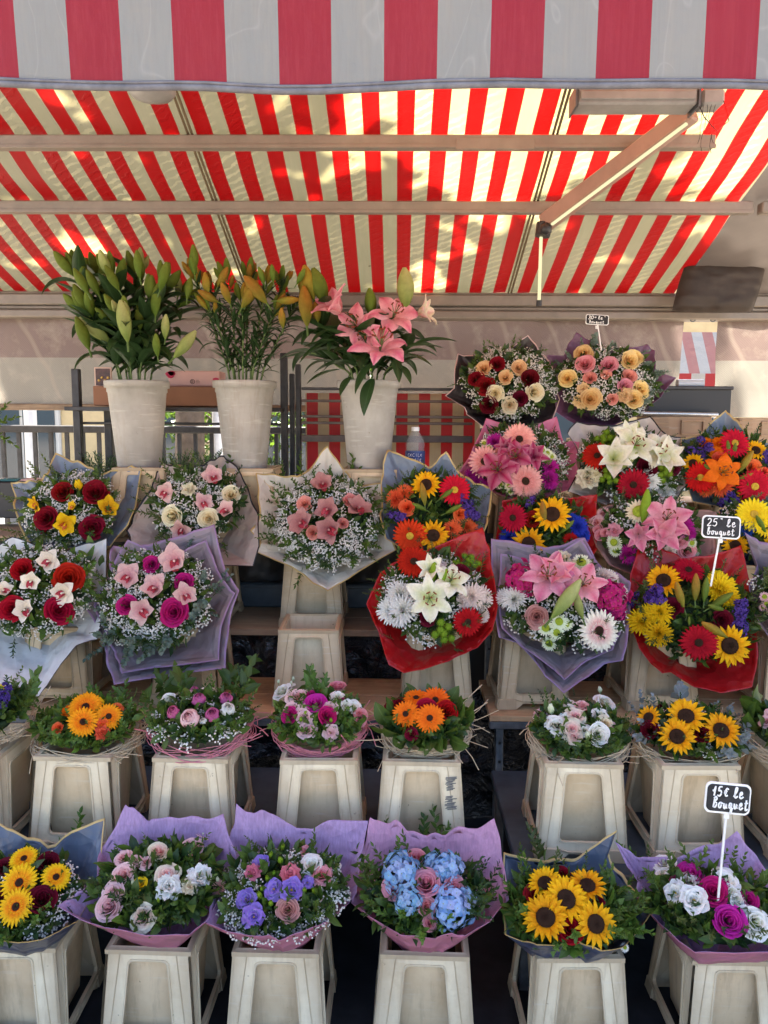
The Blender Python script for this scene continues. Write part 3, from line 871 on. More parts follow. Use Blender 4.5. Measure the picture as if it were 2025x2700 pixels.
        # distance from the outer edge, along the sheet
        Vn = np.array(V).reshape(nu + 1, N, 3)
        seg = np.linalg.norm(np.diff(Vn, axis=0), axis=2); dist = np.zeros((nu + 1, N))
        for i in range(nu - 1, -1, -1): dist[i] = dist[i + 1] + seg[i]
        # thin ring at the edge so a printed border stays crisp
        Vn2 = []; D2 = []
        for i in range(nu + 1):
            if i == nu:
                for e in (.042, .018, .008):
                    f = np.clip(e / np.maximum(seg[nu - 1], 1e-6), 0, .95)[:, None]
                    Vn2.append(Vn[nu] * (1 - f) + Vn[nu - 1] * f); D2.append(np.minimum(e, seg[nu - 1] * .95))
            Vn2.append(Vn[i]); D2.append(dist[i])
        # keep rings in order from the inside out
        order = np.argsort([-d.mean() for d in D2], kind='stable')
        Vn2 = np.array([Vn2[i] for i in order]); D2 = np.array([D2[i] for i in order])
        g = G(); g.add(Vn2.reshape(-1, 3), grid_faces(len(Vn2) - 1, N, True)[:, ::-1], 0, 0, D2.ravel())
        mi, mo = PAPER[kind]()
        o = link(name, g.mesh(name, [mi, mo]), s.o)
        md = o.modifiers.new('thickness', 'SOLIDIFY'); md.thickness = .0007; md.offset = 1; md.material_offset = 1; md.material_offset_rim = 0
        return o
    def raffia(s, matr, rad=1.05, n=46, tails=14, drop=.02):
        """a collar of loose strands round the posy: one part that nobody could count"""
        rs = np.random.RandomState(rng.randrange(10 ** 6)); g = G()
        for i in range(int(n * .62)):
            a0 = rs.rand() * 6.28; ln = rs.uniform(1.6, 4.2); rr = rad * rs.uniform(.93, 1.04); zz = rs.uniform(-.014, .012); ph = rs.rand() * 6
            pts = []
            for q in np.linspace(0, 1, 16):
                th = a0 + ln * q; w = 1 + .05 * math.sin(3 * th + ph)
                hz = zz + .012 * math.sin(2.3 * th + ph) - drop
                pts.append(s.C + s.X * s.Rx * rr * w * math.cos(th) + s.U * s.Ry * rr * w * math.sin(th) + s.axis * hz - s.neck)
            tube(g, pts, rs.uniform(.0009, .0018), 4, 0, 0, rs.rand(), cap=False)
        for i in range(tails):
            th = rs.choice([0.2, 3.0, 5.6, 3.9, .5]) + rs.uniform(-.35, .35)
            p = s.C + s.X * s.Rx * rad * math.cos(th) + s.U * s.Ry * rad * math.sin(th) - s.axis * drop - s.neck
            d = (s.X * math.cos(th) + s.U * math.sin(th) + s.axis * rs.uniform(-.1, .4)).normalized(); L = rs.uniform(.02, .07)
            c = Vector(rs.normal(size=3)) * .012
            tube(g, [p - d * .04, p, p + d * L * .6 + c, p + d * L + c * 2.2], rs.uniform(.0010, .0018), 4, 0, 0, rs.rand(), cap=False)
        o = link('raffia_collar', g.mesh('raffia_collar', [matr]), s.o); o['kind'] = 'stuff'
        return o

# ------------------------------------------------------------------ surfaces
def m_bin(name, a, b, dirt=.5):
    def f():
        n = NT(name); c = n.coord('Object'); rnd = n.n('ShaderNodeObjectInfo').outputs['Random']
        off = n.n('ShaderNodeCombineXYZ'); n.l(n.math('MULTIPLY', rnd, 37), off.inputs[0]); n.l(n.math('MULTIPLY', rnd, 11), off.inputs[2])
        ad = n.n('ShaderNodeVectorMath'); n.l(c, ad.inputs[0]); n.l(off.outputs[0], ad.inputs[1]); c = ad.outputs[0]
        v = n.noise(7, 5, .6, c)
        col = n.mix(n.ramp(v, [(.35, 0.0), (.7, 1.0)]), a, b)
        st = n.noise(1, 6, .65, n.n('ShaderNodeMapping', Vector=c, Scale=(40, 40, 5)).outputs[0])
        col = n.mix(n.math('MULTIPLY', n.ramp(st, [(.50, 0.0), (.68, 1.0)]), n.math('ADD', .16 * dirt, n.math('MULTIPLY', rnd, .5 * dirt))), col, (.20, .14, .08))
        bl = n.noise(4.5, 5, .75, c)
        col = n.mix(n.math('MULTIPLY', n.ramp(bl, [(.56, 0.0), (.62, 1.0)]), .28 * dirt), col, (.30, .22, .13))
        sp = n.noise(46, 3, .7, c)
        col = n.mix(n.ramp(sp, [(.70, 0.0), (.74, .6)]), col, (.14, .10, .065))
        sc = n.noise(1, 4, .5, n.n('ShaderNodeMapping', Vector=c, Scale=(9, 9, 90)).outputs[0])
        col = n.mix(n.math('MULTIPLY', n.ramp(sc, [(.6, 0.0), (.7, 1.0)]), .25), col, (.70, .66, .56))
        geo = n.n('ShaderNodeNewGeometry').outputs['Pointiness']
        col = n.mix(n.ramp(geo, [(.53, 0.0), (.62, .5)]), col, (.24, .17, .10))
        n.bsdf(col, .55, .4, normal=n.bump(n.noise(60, 4, .6, c), .25, .002), transl=.14)
        return n.m
    return mat(name, f)
BINF = m_bin('bin_plastic_frame', (.62, .52, .35), (.78, .70, .51))
BINY = m_bin('warmlit_bin_plastic', (.56, .42, .25), (.70, .56, .36), .6)  # same bin plastic, with the awning's warm light put into its colour
BINT = m_bin('bin_plastic_tub', (.60, .46, .28), (.74, .61, .41), .5)
WATER = plain('dark_water', (.02, .022, .02), .08, .5)
VASEM = m_bin('vase_plastic', (.30, .28, .24), (.42, .39, .34), .45)
def m_wood(name, a, b, sx=(1, 14, 14), grain=1.0):
    def f():
        n = NT(name); c = n.coord('Object')
        g_ = n.noise(6, 6, .65, n.n('ShaderNodeMapping', Vector=c, Scale=sx).outputs[0], dist=.6)
        col = n.mix(n.ramp(g_, [(.3, 0.0), (.7, 1.0)]), a, b)
        d = n.noise(4, 5, .7, c)
        col = n.mix(n.math('MULTIPLY', n.ramp(d, [(.5, 0.0), (.75, 1.0)]), .6 * grain), col, (.05, .035, .025))
        n.bsdf(col, .65, .35, normal=n.bump(g_, .3, .002)); return n.m
    return mat(name, f)
PLY = m_wood('plywood', (.36, .22, .11), (.52, .35, .19))
OLDW = m_wood('old_board', (.20, .13, .08), (.34, .24, .15))
CRATEW = m_bin('crate_plastic', (.46, .29, .16), (.58, .38, .23), .3)
STEEL = plain('grey_steel', (.11, .12, .13), .5, .5, .5, ns=20, amt=.4, bump=.2)
DARKM = plain('dark_metal', (.035, .033, .034), .45, .5, .3, ns=18, amt=.4, bump=.2)
BRONZE = plain('brown_metal', (.09, .065, .055), .5, .5, .3, ns=18, amt=.3)
BLUEG = plain('blue_grey_shelf', (.045, .065, .085), .45, .5, 0, ns=9, amt=.45, bump=.15)
ALU = plain('painted_aluminium', (.21, .175, .145), .42, .5, .0, ns=14, amt=.14, bump=.1)
ALUG = plain('grey_housing', (.26, .25, .24), .5, .5, .2, ns=12, amt=.2)
BLACKP = plain('black_plastic', (.012, .012, .014), .5, .5)
def f_film():
    n = NT('black_film'); w = n.noise(9, 5, .6, n.coord('Object'), dist=1.2)
    n.bsdf((.010, .010, .012), .16, .6, normal=n.bump(w, 1.0, .06)); return n.m
FILM = mat('black_film', f_film)
CARD = plain('cardboard', (.25, .12, .07), .8, .2, ns=6, amt=.15)
PINKC = plain('pink_carton', (.62, .38, .35), .6, .3, ns=6, amt=.08)
REDC = plain('carton_red', (.45, .03, .08), .6, .3)
WHITEP = plain('white_plastic', (.72, .72, .70), .35, .5, ns=20, amt=.08)
INK = plain('black_print', (.03, .02, .02), .6, .3)
SLATE = plain('chalkboard', (.022, .022, .024), .7, .3, ns=30, amt=.8)
CHALK = plain('chalk', (.78, .78, .76), .8, .2)
HEM = plain('grey_hem', (.12, .12, .14), .7, .3, ns=30, amt=.3)
SEAMM = plain('dark_seam', (.12, .085, .05), .8, .2)

def stripes(name, period, phase, red, white, rt, wt, transl=.55, dirt=1.0, marks=True, red_w=.5):
    """printed awning cloth; colour bands follow the cloth's own x"""
    def f():
        n = NT(name); c = n.coord('Object')
        sx = n.n('ShaderNodeSeparateXYZ', Vector=c).outputs[0]
        q = n.math('FRACT', n.math('ADD', n.math('DIVIDE', n.math('SUBTRACT', sx, phase), period), 100.0))
        isr = n.math('LESS_THAN', q, red_w)
        d1 = n.noise(3.0, 6, .6, c); 
        st = n.noise(1, 5, .6, n.n('ShaderNodeMapping', Vector=c, Scale=(38, 3, 3)).outputs[0])
        dd = n.math('MULTIPLY', n.math('ADD', n.ramp(d1, [(.4, 0.0), (.8, 1.0)]), n.ramp(st, [(.5, 0.0), (.8, .8)])), .28 * dirt)
        w2 = n.mix(dd, white, (.30, .27, .22)); r2 = n.mix(n.math('MULTIPLY', dd, .6), red, (.30, .05, .05))
        wt2 = n.mix(dd, wt, (.34, .28, .16)); rt2 = n.mix(n.math('MULTIPLY', dd, .5), rt, (.3, .01, .01))
        if marks:
            ang = n.n('ShaderNodeMapping', Vector=c, Scale=(1, 1, 1), Rotation=(0, 0, .55)).outputs[0]
            wv = n.n('ShaderNodeTexWave', Vector=ang, Scale=9.0, Distortion=3.5, Detail=2.0); wv.inputs['Detail Scale'].default_value = 3
            wv.bands_direction = 'Y'
            msk = n.ramp(n.noise(3.5, 2, .5, n.n('ShaderNodeMapping', Vector=c, Scale=(2.2, .6, .6)).outputs[0]), [(.44, 0.0), (.56, 1.0)])
            mk = n.math('MULTIPLY', n.math('MULTIPLY', n.ramp(wv.outputs[0], [(.55, 0.0), (.85, 1.0)]), msk), .62)
            w2 = n.mix(mk, w2, (.24, .20, .14)); wt2 = n.mix(mk, wt2, (.42, .36, .18))
            sp = n.ramp(n.noise(22, 2, .5, c), [(.76, 0.0), (.79, .8)])
            w2 = n.mix(sp, w2, (.08, .06, .04)); wt2 = n.mix(sp, wt2, (.08, .06, .02))
            h = mk
        else:
            h = n.noise(14, 4, .6, c)
            s1 = n.noise(1, 2, .5, n.n('ShaderNodeMapping', Vector=c, Scale=(5, 5, 3), Rotation=(0, .5, 0)).outputs[0], dist=.4)
            s2 = n.noise(1, 2, .5, n.n('ShaderNodeMapping', Vector=c, Scale=(7, 7, 2.4), Rotation=(0, -.8, 0)).outputs[0], dist=.5)
            sc = n.math('MULTIPLY', n.math('MAXIMUM', n.ramp(s1, [(.494, 0.0), (.5, 1.0), (.506, 0.0)]), n.ramp(s2, [(.496, 0.0), (.5, 1.0), (.504, 0.0)])), .16)
            w2 = n.mix(sc, w2, (.42, .42, .41))
            fine = n.noise(1, 4, .7, n.n('ShaderNodeMapping', Vector=c, Scale=(160, 160, 5)).outputs[0])
            fz = n.math('MULTIPLY', n.ramp(fine, [(.45, 0.0), (.75, 1.0)]), .2)
            w2 = n.mix(fz, w2, (.11, .11, .105)); r2 = n.mix(fz, r2, (.30, .06, .085))
        col = n.mix(isr, w2, r2); tc = n.mix(isr, wt2, rt2)
        n.bsdf(col, .55, .35, normal=n.bump(h, .5, .006), transl=transl, tcol=tc)
        return n.m
    return mat(name, f)

# ------------------------------------------------------------------ the setting
g = G(); box(g, (-60, -30, -.3), (60, 60, 0)); 
def f_ground():
    n = NT('stone_paving'); c = n.coord('Object'); v = n.noise(90, 5, .7, c); w = n.noise(1.2, 4, .6, c)
    col = n.mix(v, (.22, .19, .15), (.32, .28, .225)); col = n.mix(n.math('MULTIPLY', w, .5), col, (.19, .17, .145))
    n.bsdf(col, .85, .3, normal=n.bump(v, .4, .004)); return n.m
struct('ground', g, [mat('stone_paving', f_ground)])
# dark rubber mat the stall stands on
g = G(); box(g, (-2.4, 1.62, .003), (2.4, 3.75, .018), bev=.004)
solo('rubber_mat', g, [plain('rubber', (.012, .015, .02), .7, .3, ns=14, amt=.5, bump=.3)], 'black rubber mat on the ground under the front row of bins', 'mat')

# --- awning over the stall
def zaw(y): return 2.24 + math.tan(R_(19.9)) * (3.9 - y)
AW = empty('awning', (0, 3.9, 2.24), 'red and cream striped awning roof over the flower stall, glowing with sun and tree shadow', 'awning')
AX0, AX1 = -3.3, W(1776, 790, 3.9).x
AWM = stripes('awning_cloth', .1185, W(983, 771, 3.9).x, (.13, .003, .006), (.145, .138, .125), (.27, .002, .0015), (.235, .205, .095), .40)
NX, NY = 120, 40
V = []
for i in range(NY + 1):
    y = 3.9 - 2.4 * i / NY
    for j in range(NX + 1):
        x = AX0 + (AX1 - AX0) * j / NX
        # the cloth sags a little between its bars
        bar_y = (3.9, 3.19, 2.85, 2.0, 1.5); sag = 0
        for a_, b_ in zip(bar_y, bar_y[1:]):
            if b_ <= y <= a_: sag = -.012 * math.sin(math.pi * (y - b_) / (a_ - b_))
        z = zaw(y) + sag + .006 * mnoise.noise(Vector((x * 3, y * 3, 1))) + .003 * mnoise.noise(Vector((x * 11, y * 9, 4)))
        V.append((x, y - 3.9, z - 2.24 + .035))
g = G(); g.add(V, grid_faces(NY, NX), 0)
link('awning_cloth', g.mesh('awning_cloth', [AWM]), AW)
def seam_at(u, v, w=.010):
    y = 3.9
    for _ in range(30):
        p = W(u, v, y); y -= (p.z - zaw(y)) * -.5 if False else 0
        # solve the pixel's ray against the cloth
        r = ray(u, v); t_ = (zaw(0) - CAM_H) / (r.z + math.tan(R_(19.9)) * r.y); p = Vector((0, 0, CAM_H)) + r * t_; break
    return p
for u, v in ((458, 247), (1497, 247)):
    p = seam_at(u, v); g = G(); pts = []
    for i in range(26):
        y = 3.88 - 2.35 * i / 25; pts.append((p.x, y - 3.9, zaw(y) - 2.24 + .012))
    for q in range(2):
        tube(g, [(a + (q - .5) * .014, b, c) for a, b, c in pts], .006, 4, 0, flat=.4)
    link('seam', g.mesh('seam', [SEAMM]), AW)
def beam(name, v_l, y, x0, x1, hh=.042, ww=.05):
    z = zaw(y) - .012
    g = G(); box(g, (x0, y - 3.9 - ww / 2, z - 2.24 - hh / 2), (x1, y - 3.9 + ww / 2, z - 2.24 + hh / 2), bev=.004)
    box(g, (x0, y - 3.9 - ww / 2 - .004, z - 2.24 - hh / 2 - .004), (x1, y - 3.9 - ww / 2 + .006, z - 2.24 - hh / 2 + .008), bev=.001)
    link(name, g.mesh(name, [ALU], False), AW)
xb = W(1880, 385, 2.83).x
beam('crossbar', 380, 2.83, AX0, xb)
for q in (W(1390, 385, 2.83).x,):
    g = G(); box(g, (q - .25, 2.83 - 3.9 - .031, zaw(2.83) - .012 - 2.24 - .031), (q + .02, 2.83 - 3.9 - .0225, zaw(2.83) - .012 - 2.24 + .006), bev=.001); link('splice_plate', g.mesh('splice_plate', [ALU], False), AW)
xb = W(1980, 550, 3.18).x
beam('crossbar', 545, 3.18, AX0, xb)
g = G(); y = 3.18; z = zaw(y) - .012; x0 = W(2003, 550, 3.18).x; box(g, (x0, y - 3.925, z - 2.24 - .021), (x0 + .6, y - 3.875, z - 2.24 + .021), bev=.004); link('crossbar', g.mesh('crossbar', [ALU], False), AW)
# housing at the back
g = G()
for (z0, z1, y0, y1) in ((-.035, .018, -.06, .05), (-.055, -.037, -.045, .05), (-.095, -.058, -.06, .05), (.019, .030, -.05, .05)):
    box(g, (AX0, y0, z0), (2.6, y1, z1), bev=.006)
link('roller_housing', g.mesh('roller_housing', [ALU], False), AW)
# folding arm, lit tube under it and hanging tube
LED = plain('lit_tube', (.8, .78, .6), .4, .5, 0)
def f_led():
    n = NT('lit_tube_glow'); e = n.n('ShaderNodeEmission', Strength=.11); e.inputs[0].default_value = (1, .90, .52, 1); n.l(e.outputs[0], n.out.inputs[0]); return n.m
LED = mat('lit_tube_glow', f_led)
AWO = Vector((0, 3.9, 2.24))
a = W(1828, 292, 2.62); b = W(1434, 590, 3.08)
g = G(); bar(g, a - AWO, b - AWO, .050, .062); arm = link('folding_arm', g.mesh('folding_arm', [plain('arm_paint', (.27, .165, .13), .5, .4, ns=10, amt=.15)], False), AW)
up = Vector((0, .25, -1)).normalized()
d = (b - a).normalized()
off = Vector((.0, -.045, -.030))
g = G(); bar(g, a - AWO + off + d * .04, b - AWO + off - d * .03, .011, .008); link('lit_strip', g.mesh('lit_strip', [LED], False), arm)
g = G(); 
for p_ in (b + off,): ico(g, p_ - AWO, .026, 0)
tube(g, [b - AWO + Vector((0, -.01, 0)), b - AWO + Vector((-.006, -.01, -.05))], .03, 8)
link('joint', g.mesh('joint', [BLACKP]), arm)
t0 = W(1427, 615, 3.08); t1 = W(1421, 806, 3.08)
ht = empty('hanging_tube_lamp', t0, 'thin lit tube lamp hanging straight down from the folding awning arm', 'lamp')
g = G(); tube(g, [(0, 0, -.005), t1 - t0 + Vector((0, 0, .02))], .0065, 8); link('tube', g.mesh('tube', [LED]), ht)
g = G(); tube(g, [(0, 0, .012), (0, 0, -.01)], .013, 8); tube(g, [t1 - t0 + Vector((0, 0, .02)), t1 - t0 + Vector((0, 0, -.002))], .011, 8); link('end_cap', g.mesh('end_cap', [BLACKP]), ht)
# heater / motor boxes under the front edge
p = W(1640, 268, 2.50)
hb = empty('strip_heater', p, 'long grey metal heater box fixed under the front edge of the awning', 'heater')
L2 = (W(1830, 268, 2.5) - W(1516, 268, 2.5)).x
g = G(); box(g, (-L2 * .4, -.04, -.022), (L2 * .6, .05, .026), bev=.006); link('body', g.mesh('body', [ALUG], False), hb)
g = G(); box(g, (-L2 * .4 + .01, -.047, -.010), (L2 * .6 - .01, -.041, .014), bev=.002); link('front_panel', g.mesh('front_panel', [ALUG], False), hb)
g = G(); box(g, (-L2 * .4 - .006, -.045, -.03), (-L2 * .4, .05, .03)); box(g, (L2 * .6, -.045, -.03), (L2 * .6 + .006, .05, .03)); link('end_plate', g.mesh('end_plate', [STEEL], False), hb)
p = W(1872, 268, 2.50)
mb = empty('junction_box', p, 'small grey junction box with loose wires at the right end of the heater', 'box')
g = G(); box(g, (-.035, -.03, -.02), (.035, .04, .03), bev=.008); link('body', g.mesh('body', [ALUG], False), mb)
g = G()
for s_ in range(4):
    P = [Vector((-.03 + .012 * s_, -.03, -.02))]; q = P[0].copy()
    for i in range(7): q = q + Vector((rng.uniform(-.006, .008), 0, -.016 - .004 * (s_ % 2))); P.append(q.copy())
    tube(g, P, .0009, 4)
tube(g, [(.03, -.03, -.01), (.045, -.04, -.07), (.01, -.04, -.10), (-.03, -.04, -.06), (-.05, -.04, -.02)], .0016, 5)
link('wire', g.mesh('wire', [BLACKP]), mb)
# dome light seen under the flap's edge
p = W(400, 240, 2.45)
g = G(); lathe(g, [(.07, 0.03), (.072, .0), (.06, -.016), (.03, -.026), (.001, -.03)], 20)
solo('dome_light', g, [ALUG], 'round white dome light under the awning beside the left seam', 'light', loc=p, smooth=True)

# --- front flap hanging close to the camera
VY = 1.50
xr = W(1152, 150, VY).x; xl = W(1012, 150, VY).x
per = (W(1152, 150, VY).x - W(46, 150, VY).x) / 4.0
FLM = stripes('flap_cloth', per, xr - per * .5, (.155, .006, .017), (.18, .20, .205), (.4, .015, .03), (.22, .23, .22), .25, dirt=.8, marks=False)
vz = W(1012, 236, VY).z
FL_ = empty('awning_flap', (0, VY, vz), 'wide red and grey striped awning flap hanging across the top front of the stall', 'awning')
V = []; NX, NY = 90, 26
for i in range(NY + 1):
    for j in range(NX + 1):
        x = -1.6 + 3.1 * j / NX; q = i / NY
        xx = x; yy = 0
        if x > 1.06 - .30: yy += .0
        zb = .004 + .004 * mnoise.noise(Vector((x * 4, 3, 1))) + .012 * (x < -.2) * min(1, (-.2 - x)) + .004 * math.sin(x * 5)
        V.append((xx, yy - .05 * q + .024 * mnoise.noise(Vector((x * 2.5, q * 1.2, 2))) + .004 * mnoise.noise(Vector((x * 9, q * 3, 7))), zb + q * .80))
g = G(); g.add(V, grid_faces(NY, NX)); link('flap_cloth', g.mesh('flap_cloth', [FLM]), FL_)
g = G(); pts = [(V[j][0], V[j][1], V[j][2]) for j in range(0, NX + 1, 2)]
tube(g, pts, .0062, 8); tube(g, [(a, b - .004, c + .007) for a, b, c in pts], .003, 6)
link('hem', g.mesh('hem', [HEM]), FL_)
g = G(); box(g, (-1.65, -.10, .79), (1.55, -.02, .87), bev=.01); link('front_bar', g.mesh('front_bar', [ALU], False), FL_)
g = G(); box(g, (-3.3, 1.46 - 3.9, zaw(1.5) - 2.24 - .02), (1.5, 1.52 - 3.9, zaw(1.5) - 2.24 + .05), bev=.01); link('front_bar', g.mesh('front_bar', [ALU], False), AW)

# --- right side: grey tarpaulin side and a brown bag hung from the housing
def sheet(pts4, nu, nv, wr=.01, fr=3.0, seed=0.0, nrm=(0, -1, 0), gather=0.0):
    A, B, C_, D = [Vector(p) for p in pts4]; V = []
    for i in range(nu + 1):
        for j in range(nv + 1):
            u, v = j / nv, i / nu
            p = A.lerp(B, u).lerp(D.lerp(C_, u), v)
            w = wr * (mnoise.noise(Vector((p.x * fr + seed, p.z * fr, p.y * fr))) + .5 * mnoise.noise(Vector((p.x * fr * 3.1, p.z * fr * 2.3 + seed, 2))) + gather * math.sin(u * 40 + 3 * mnoise.noise(Vector((u * 6, v * 2, seed)))))
            V.append(p + Vector(nrm) * w)
    g = G(); g.add(V, grid_faces(nu, nv)); return g
TARP = plain('grey_tarpaulin', (.12, .10, .088), .5, .4, 0, .06, ns=7, amt=.15, bump=.2)
A_ = W(1776, 790, 3.9); B_ = W(2030, 355, 2.78)
Xo = 1.2
g = sheet([(A_.x, 3.9, 2.20), (A_.x + .02, 2.3, zaw(2.3)), (A_.x + Xo, 2.3, zaw(2.3) - .35), (A_.x + Xo, 3.9, 1.9)], 20, 20, .03, 2.0, 3.1, (0, 0, 1))
g = sheet([(A_.x, 3.9, 2.27), (A_.x + .01, 2.2, zaw(2.2) + .03), (A_.x + Xo, 2.2, zaw(2.2) - .02), (A_.x + Xo, 3.9, 2.23)], 20, 20, .02, 2.0, 3.1, (0, 0, 1))
solo('side_tarpaulin', g, [TARP], 'plain grey tarpaulin beside the right end of the striped awning', 'tarpaulin', smooth=True)
g = G(); c = W(1893, 752, 3.66)
Q = [W(u, v, 3.66) - c for u, v in ((1768, 822), (1985, 826), (2025, 690), (1808, 684))]
for sgn in (-1, 1):
    V = []
    for i in range(17):
        for j in range(29):
            a_, b_ = j / 28 * 2 - 1, i / 16 * 2 - 1
            ra, rb = a_ * math.sqrt(1 - .06 * b_ * b_), b_ * math.sqrt(1 - .10 * a_ * a_)
            q = Q[0].lerp(Q[1], (ra + 1) / 2).lerp(Q[3].lerp(Q[2], (ra + 1) / 2), (rb + 1) / 2)
            th = .035 * (max(0, 1 - abs(a_) ** 5) * max(0, 1 - abs(b_) ** 4)) ** .5
            w = .008 * mnoise.noise(Vector((a_ * 2, b_ * 6 + a_ * 1.5, 3))) + .004 * mnoise.noise(Vector((a_ * 4, b_ * 15, 8)))
            V.append(q + Vector((0, sgn * th + w * (th > .01), 0)))
    g.add(V, grid_faces(16, 28) if sgn > 0 else grid_faces(16, 28)[:, ::-1])
solo('plastic_bag', g, [plain('brown_bag', (.036, .024, .018), .55, .3, 0, ns=12, amt=.3, bump=.4)], 'dark brown plastic wrapped bundle hung under the right end of the awning housing', 'bag', loc=c, smooth=True)

# --- back curtain (cloudy plastic), its gap and the second panel
def m_curtain(name, top, low, trl=.55):
    def f():
        n = NT(name); c = n.coord('Object')
        v = n.noise(2.2, 5, .6, c); z = n.n('ShaderNodeSeparateXYZ', Vector=c).outputs[2]
        band = n.ramp(n.math('ADD', z, n.math('MULTIPLY', v, .03)), [(.0, low), (.001, low)])
        col = n.mix(n.ramp(z, [(1.965 - 1.0, 0.0), (1.97 - 1.0, 1.0)]), low, top) if False else n.mix(n.math('GREATER_THAN', z, 1.955), low, top)  # pinker upper band: a reflected tint put into the colour
        cr = n.n('ShaderNodeTexWave', Vector=n.n('ShaderNodeMapping', Vector=c, Rotation=(0, .6, 0), Scale=(1, 1, .7)).outputs[0], Scale=1.3, Distortion=5.0, Detail=3.0)
        col = n.mix(n.ramp(cr.outputs[0], [(.0, .35), (.035, 0.0)]), col, (.30, .25, .20))
        d = n.noise(9, 5, .7, c); col = n.mix(n.math('MULTIPLY', n.ramp(d, [(.5, 0.0), (.8, 1.0)]), .4), col, (.40, .35, .28))
        grid = n.n('ShaderNodeTexWave', Vector=c, Scale=55.0); grid.bands_direction = 'DIAGONAL'
        n.bsdf(col, .45, .4, normal=n.bump(n.math('ADD', n.math('MULTIPLY', grid.outputs[0], .15), n.noise(5, 4, .6, c)), .3, .02), transl=trl)
        return n.m
    return mat(name, f)
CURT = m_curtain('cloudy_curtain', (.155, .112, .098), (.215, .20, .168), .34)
xg0 = W(1800, 830, 3.93).x; xg1 = W(1893, 830, 3.93).x
z0 = W(300, 1068, 3.93).z; zr = W(1100, 1040, 3.93).z
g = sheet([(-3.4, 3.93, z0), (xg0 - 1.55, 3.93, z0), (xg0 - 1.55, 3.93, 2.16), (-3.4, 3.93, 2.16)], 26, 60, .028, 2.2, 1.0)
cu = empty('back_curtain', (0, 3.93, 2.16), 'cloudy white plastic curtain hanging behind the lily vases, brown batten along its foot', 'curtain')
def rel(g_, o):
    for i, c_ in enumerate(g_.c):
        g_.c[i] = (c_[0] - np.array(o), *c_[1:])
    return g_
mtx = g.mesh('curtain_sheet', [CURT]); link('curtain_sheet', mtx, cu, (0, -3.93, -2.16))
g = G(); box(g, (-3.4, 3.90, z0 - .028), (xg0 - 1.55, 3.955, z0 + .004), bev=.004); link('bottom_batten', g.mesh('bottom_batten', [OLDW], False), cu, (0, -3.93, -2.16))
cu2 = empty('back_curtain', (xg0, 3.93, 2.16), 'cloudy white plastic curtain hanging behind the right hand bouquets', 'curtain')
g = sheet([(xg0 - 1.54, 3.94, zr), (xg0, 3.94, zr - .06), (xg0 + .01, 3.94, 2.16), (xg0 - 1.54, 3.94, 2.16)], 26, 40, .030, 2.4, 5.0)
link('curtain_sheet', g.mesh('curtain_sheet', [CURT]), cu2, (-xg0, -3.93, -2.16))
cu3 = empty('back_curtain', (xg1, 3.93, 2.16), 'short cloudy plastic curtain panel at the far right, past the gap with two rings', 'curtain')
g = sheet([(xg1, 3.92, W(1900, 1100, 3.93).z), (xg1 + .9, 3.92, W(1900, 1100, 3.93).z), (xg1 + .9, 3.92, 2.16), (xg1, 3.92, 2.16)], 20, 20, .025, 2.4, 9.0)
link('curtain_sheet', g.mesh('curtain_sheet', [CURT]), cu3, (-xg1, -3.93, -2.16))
for i, u in enumerate((1827, 1880)):
    p = W(u, 840, 3.86); g = G()
    P = [p + Vector((.014 * math.cos(a_), 0, .014 * math.sin(a_))) - p for a_ in np.linspace(0, 6.28, 17)]
    tube(g, P, .003, 6); tube(g, [(0, 0, .014), (0, 0, .04)], .004, 6)
    solo('curtain_ring', g, [STEEL], ('left' if i == 0 else 'right') + ' one of the two grey rings above the gap in the back curtain', 'ring', 'curtain rings over the gap', loc=p, smooth=True)

# --- street behind: fence, posts, cafe, trees
def fence():
    f = empty('iron_fence', (-1.3, 4.75, 0), 'dark iron railing fence behind the left side of the stall', 'fence')
    zt = W(300, 1132, 4.75).z
    g = G(); bar(g, (-2.2, 0, zt), (2.2, 0, zt), .05, .045); link('top_rail', g.mesh('top_rail', [DARKM], False), f)
    g = G(); bar(g, (-2.2, 0, .15), (2.2, 0, .15), .04, .03); link('bottom_rail', g.mesh('bottom_rail', [DARKM], False), f)
    g = G(); box(g, (-.011, -.011, .16), (.011, .011, zt - .02)); me = g.mesh('bar', [DARKM], False)
    for i in range(44): link('bar', me, f, (-2.15 + i * .1, 0, 0))
fence()
def tree(x, y, h, r, label, n=1400, seed=0, trunk=.14, leafs=.11, squash=.75, parts=1, name='tree', sx=1.0):
    rs = np.random.RandomState(seed)
    t = empty(name, (x, y, 0), label, 'tree')
    g = G(); tube(g, [(0, 0, 0), (.05, .03, h * .35), (-.05, .05, h * .62), (0, 0, h)], trunk, 9, r1=trunk * .5)
    cl = []
    for i in range(16):
        a = i * 2.4; q = r * rs.uniform(.35, .95)
        e = Vector((q * math.cos(a) * sx, q * math.sin(a), h + r * squash * rs.uniform(-.5, .6)))
        tube(g, [(0, 0, h * rs.uniform(.6, .9)), e * .5 + Vector((0, 0, h * .45)), e], trunk * .35, 5, r1=.012); cl.append(e)
    link('trunk', g.mesh('trunk', [plain('bark', (.12, .09, .065), .9, .2, ns=10, amt=.4, bump=.5)]), t)
    g = G()
    for i in range(n):
        c = cl[rs.randint(16)]; p = c + Vector(rs.normal(size=3)) * r * .17
        s_ = leafs * rs.uniform(.6, 1.4)
        d = Vector(rs.normal(size=3)).normalized()
        V, F, tt = leafgeo(s_, s_ * .38, .4, 2, 2, .3)
        A = np.array(d.to_track_quat('X', 'Z').to_matrix()); g.add(V @ A.T + np.array(p), F, 0, tt, rs.rand())
    o = link('crown', g.mesh('crown', [LEAF]), t); o['kind'] = 'stuff'
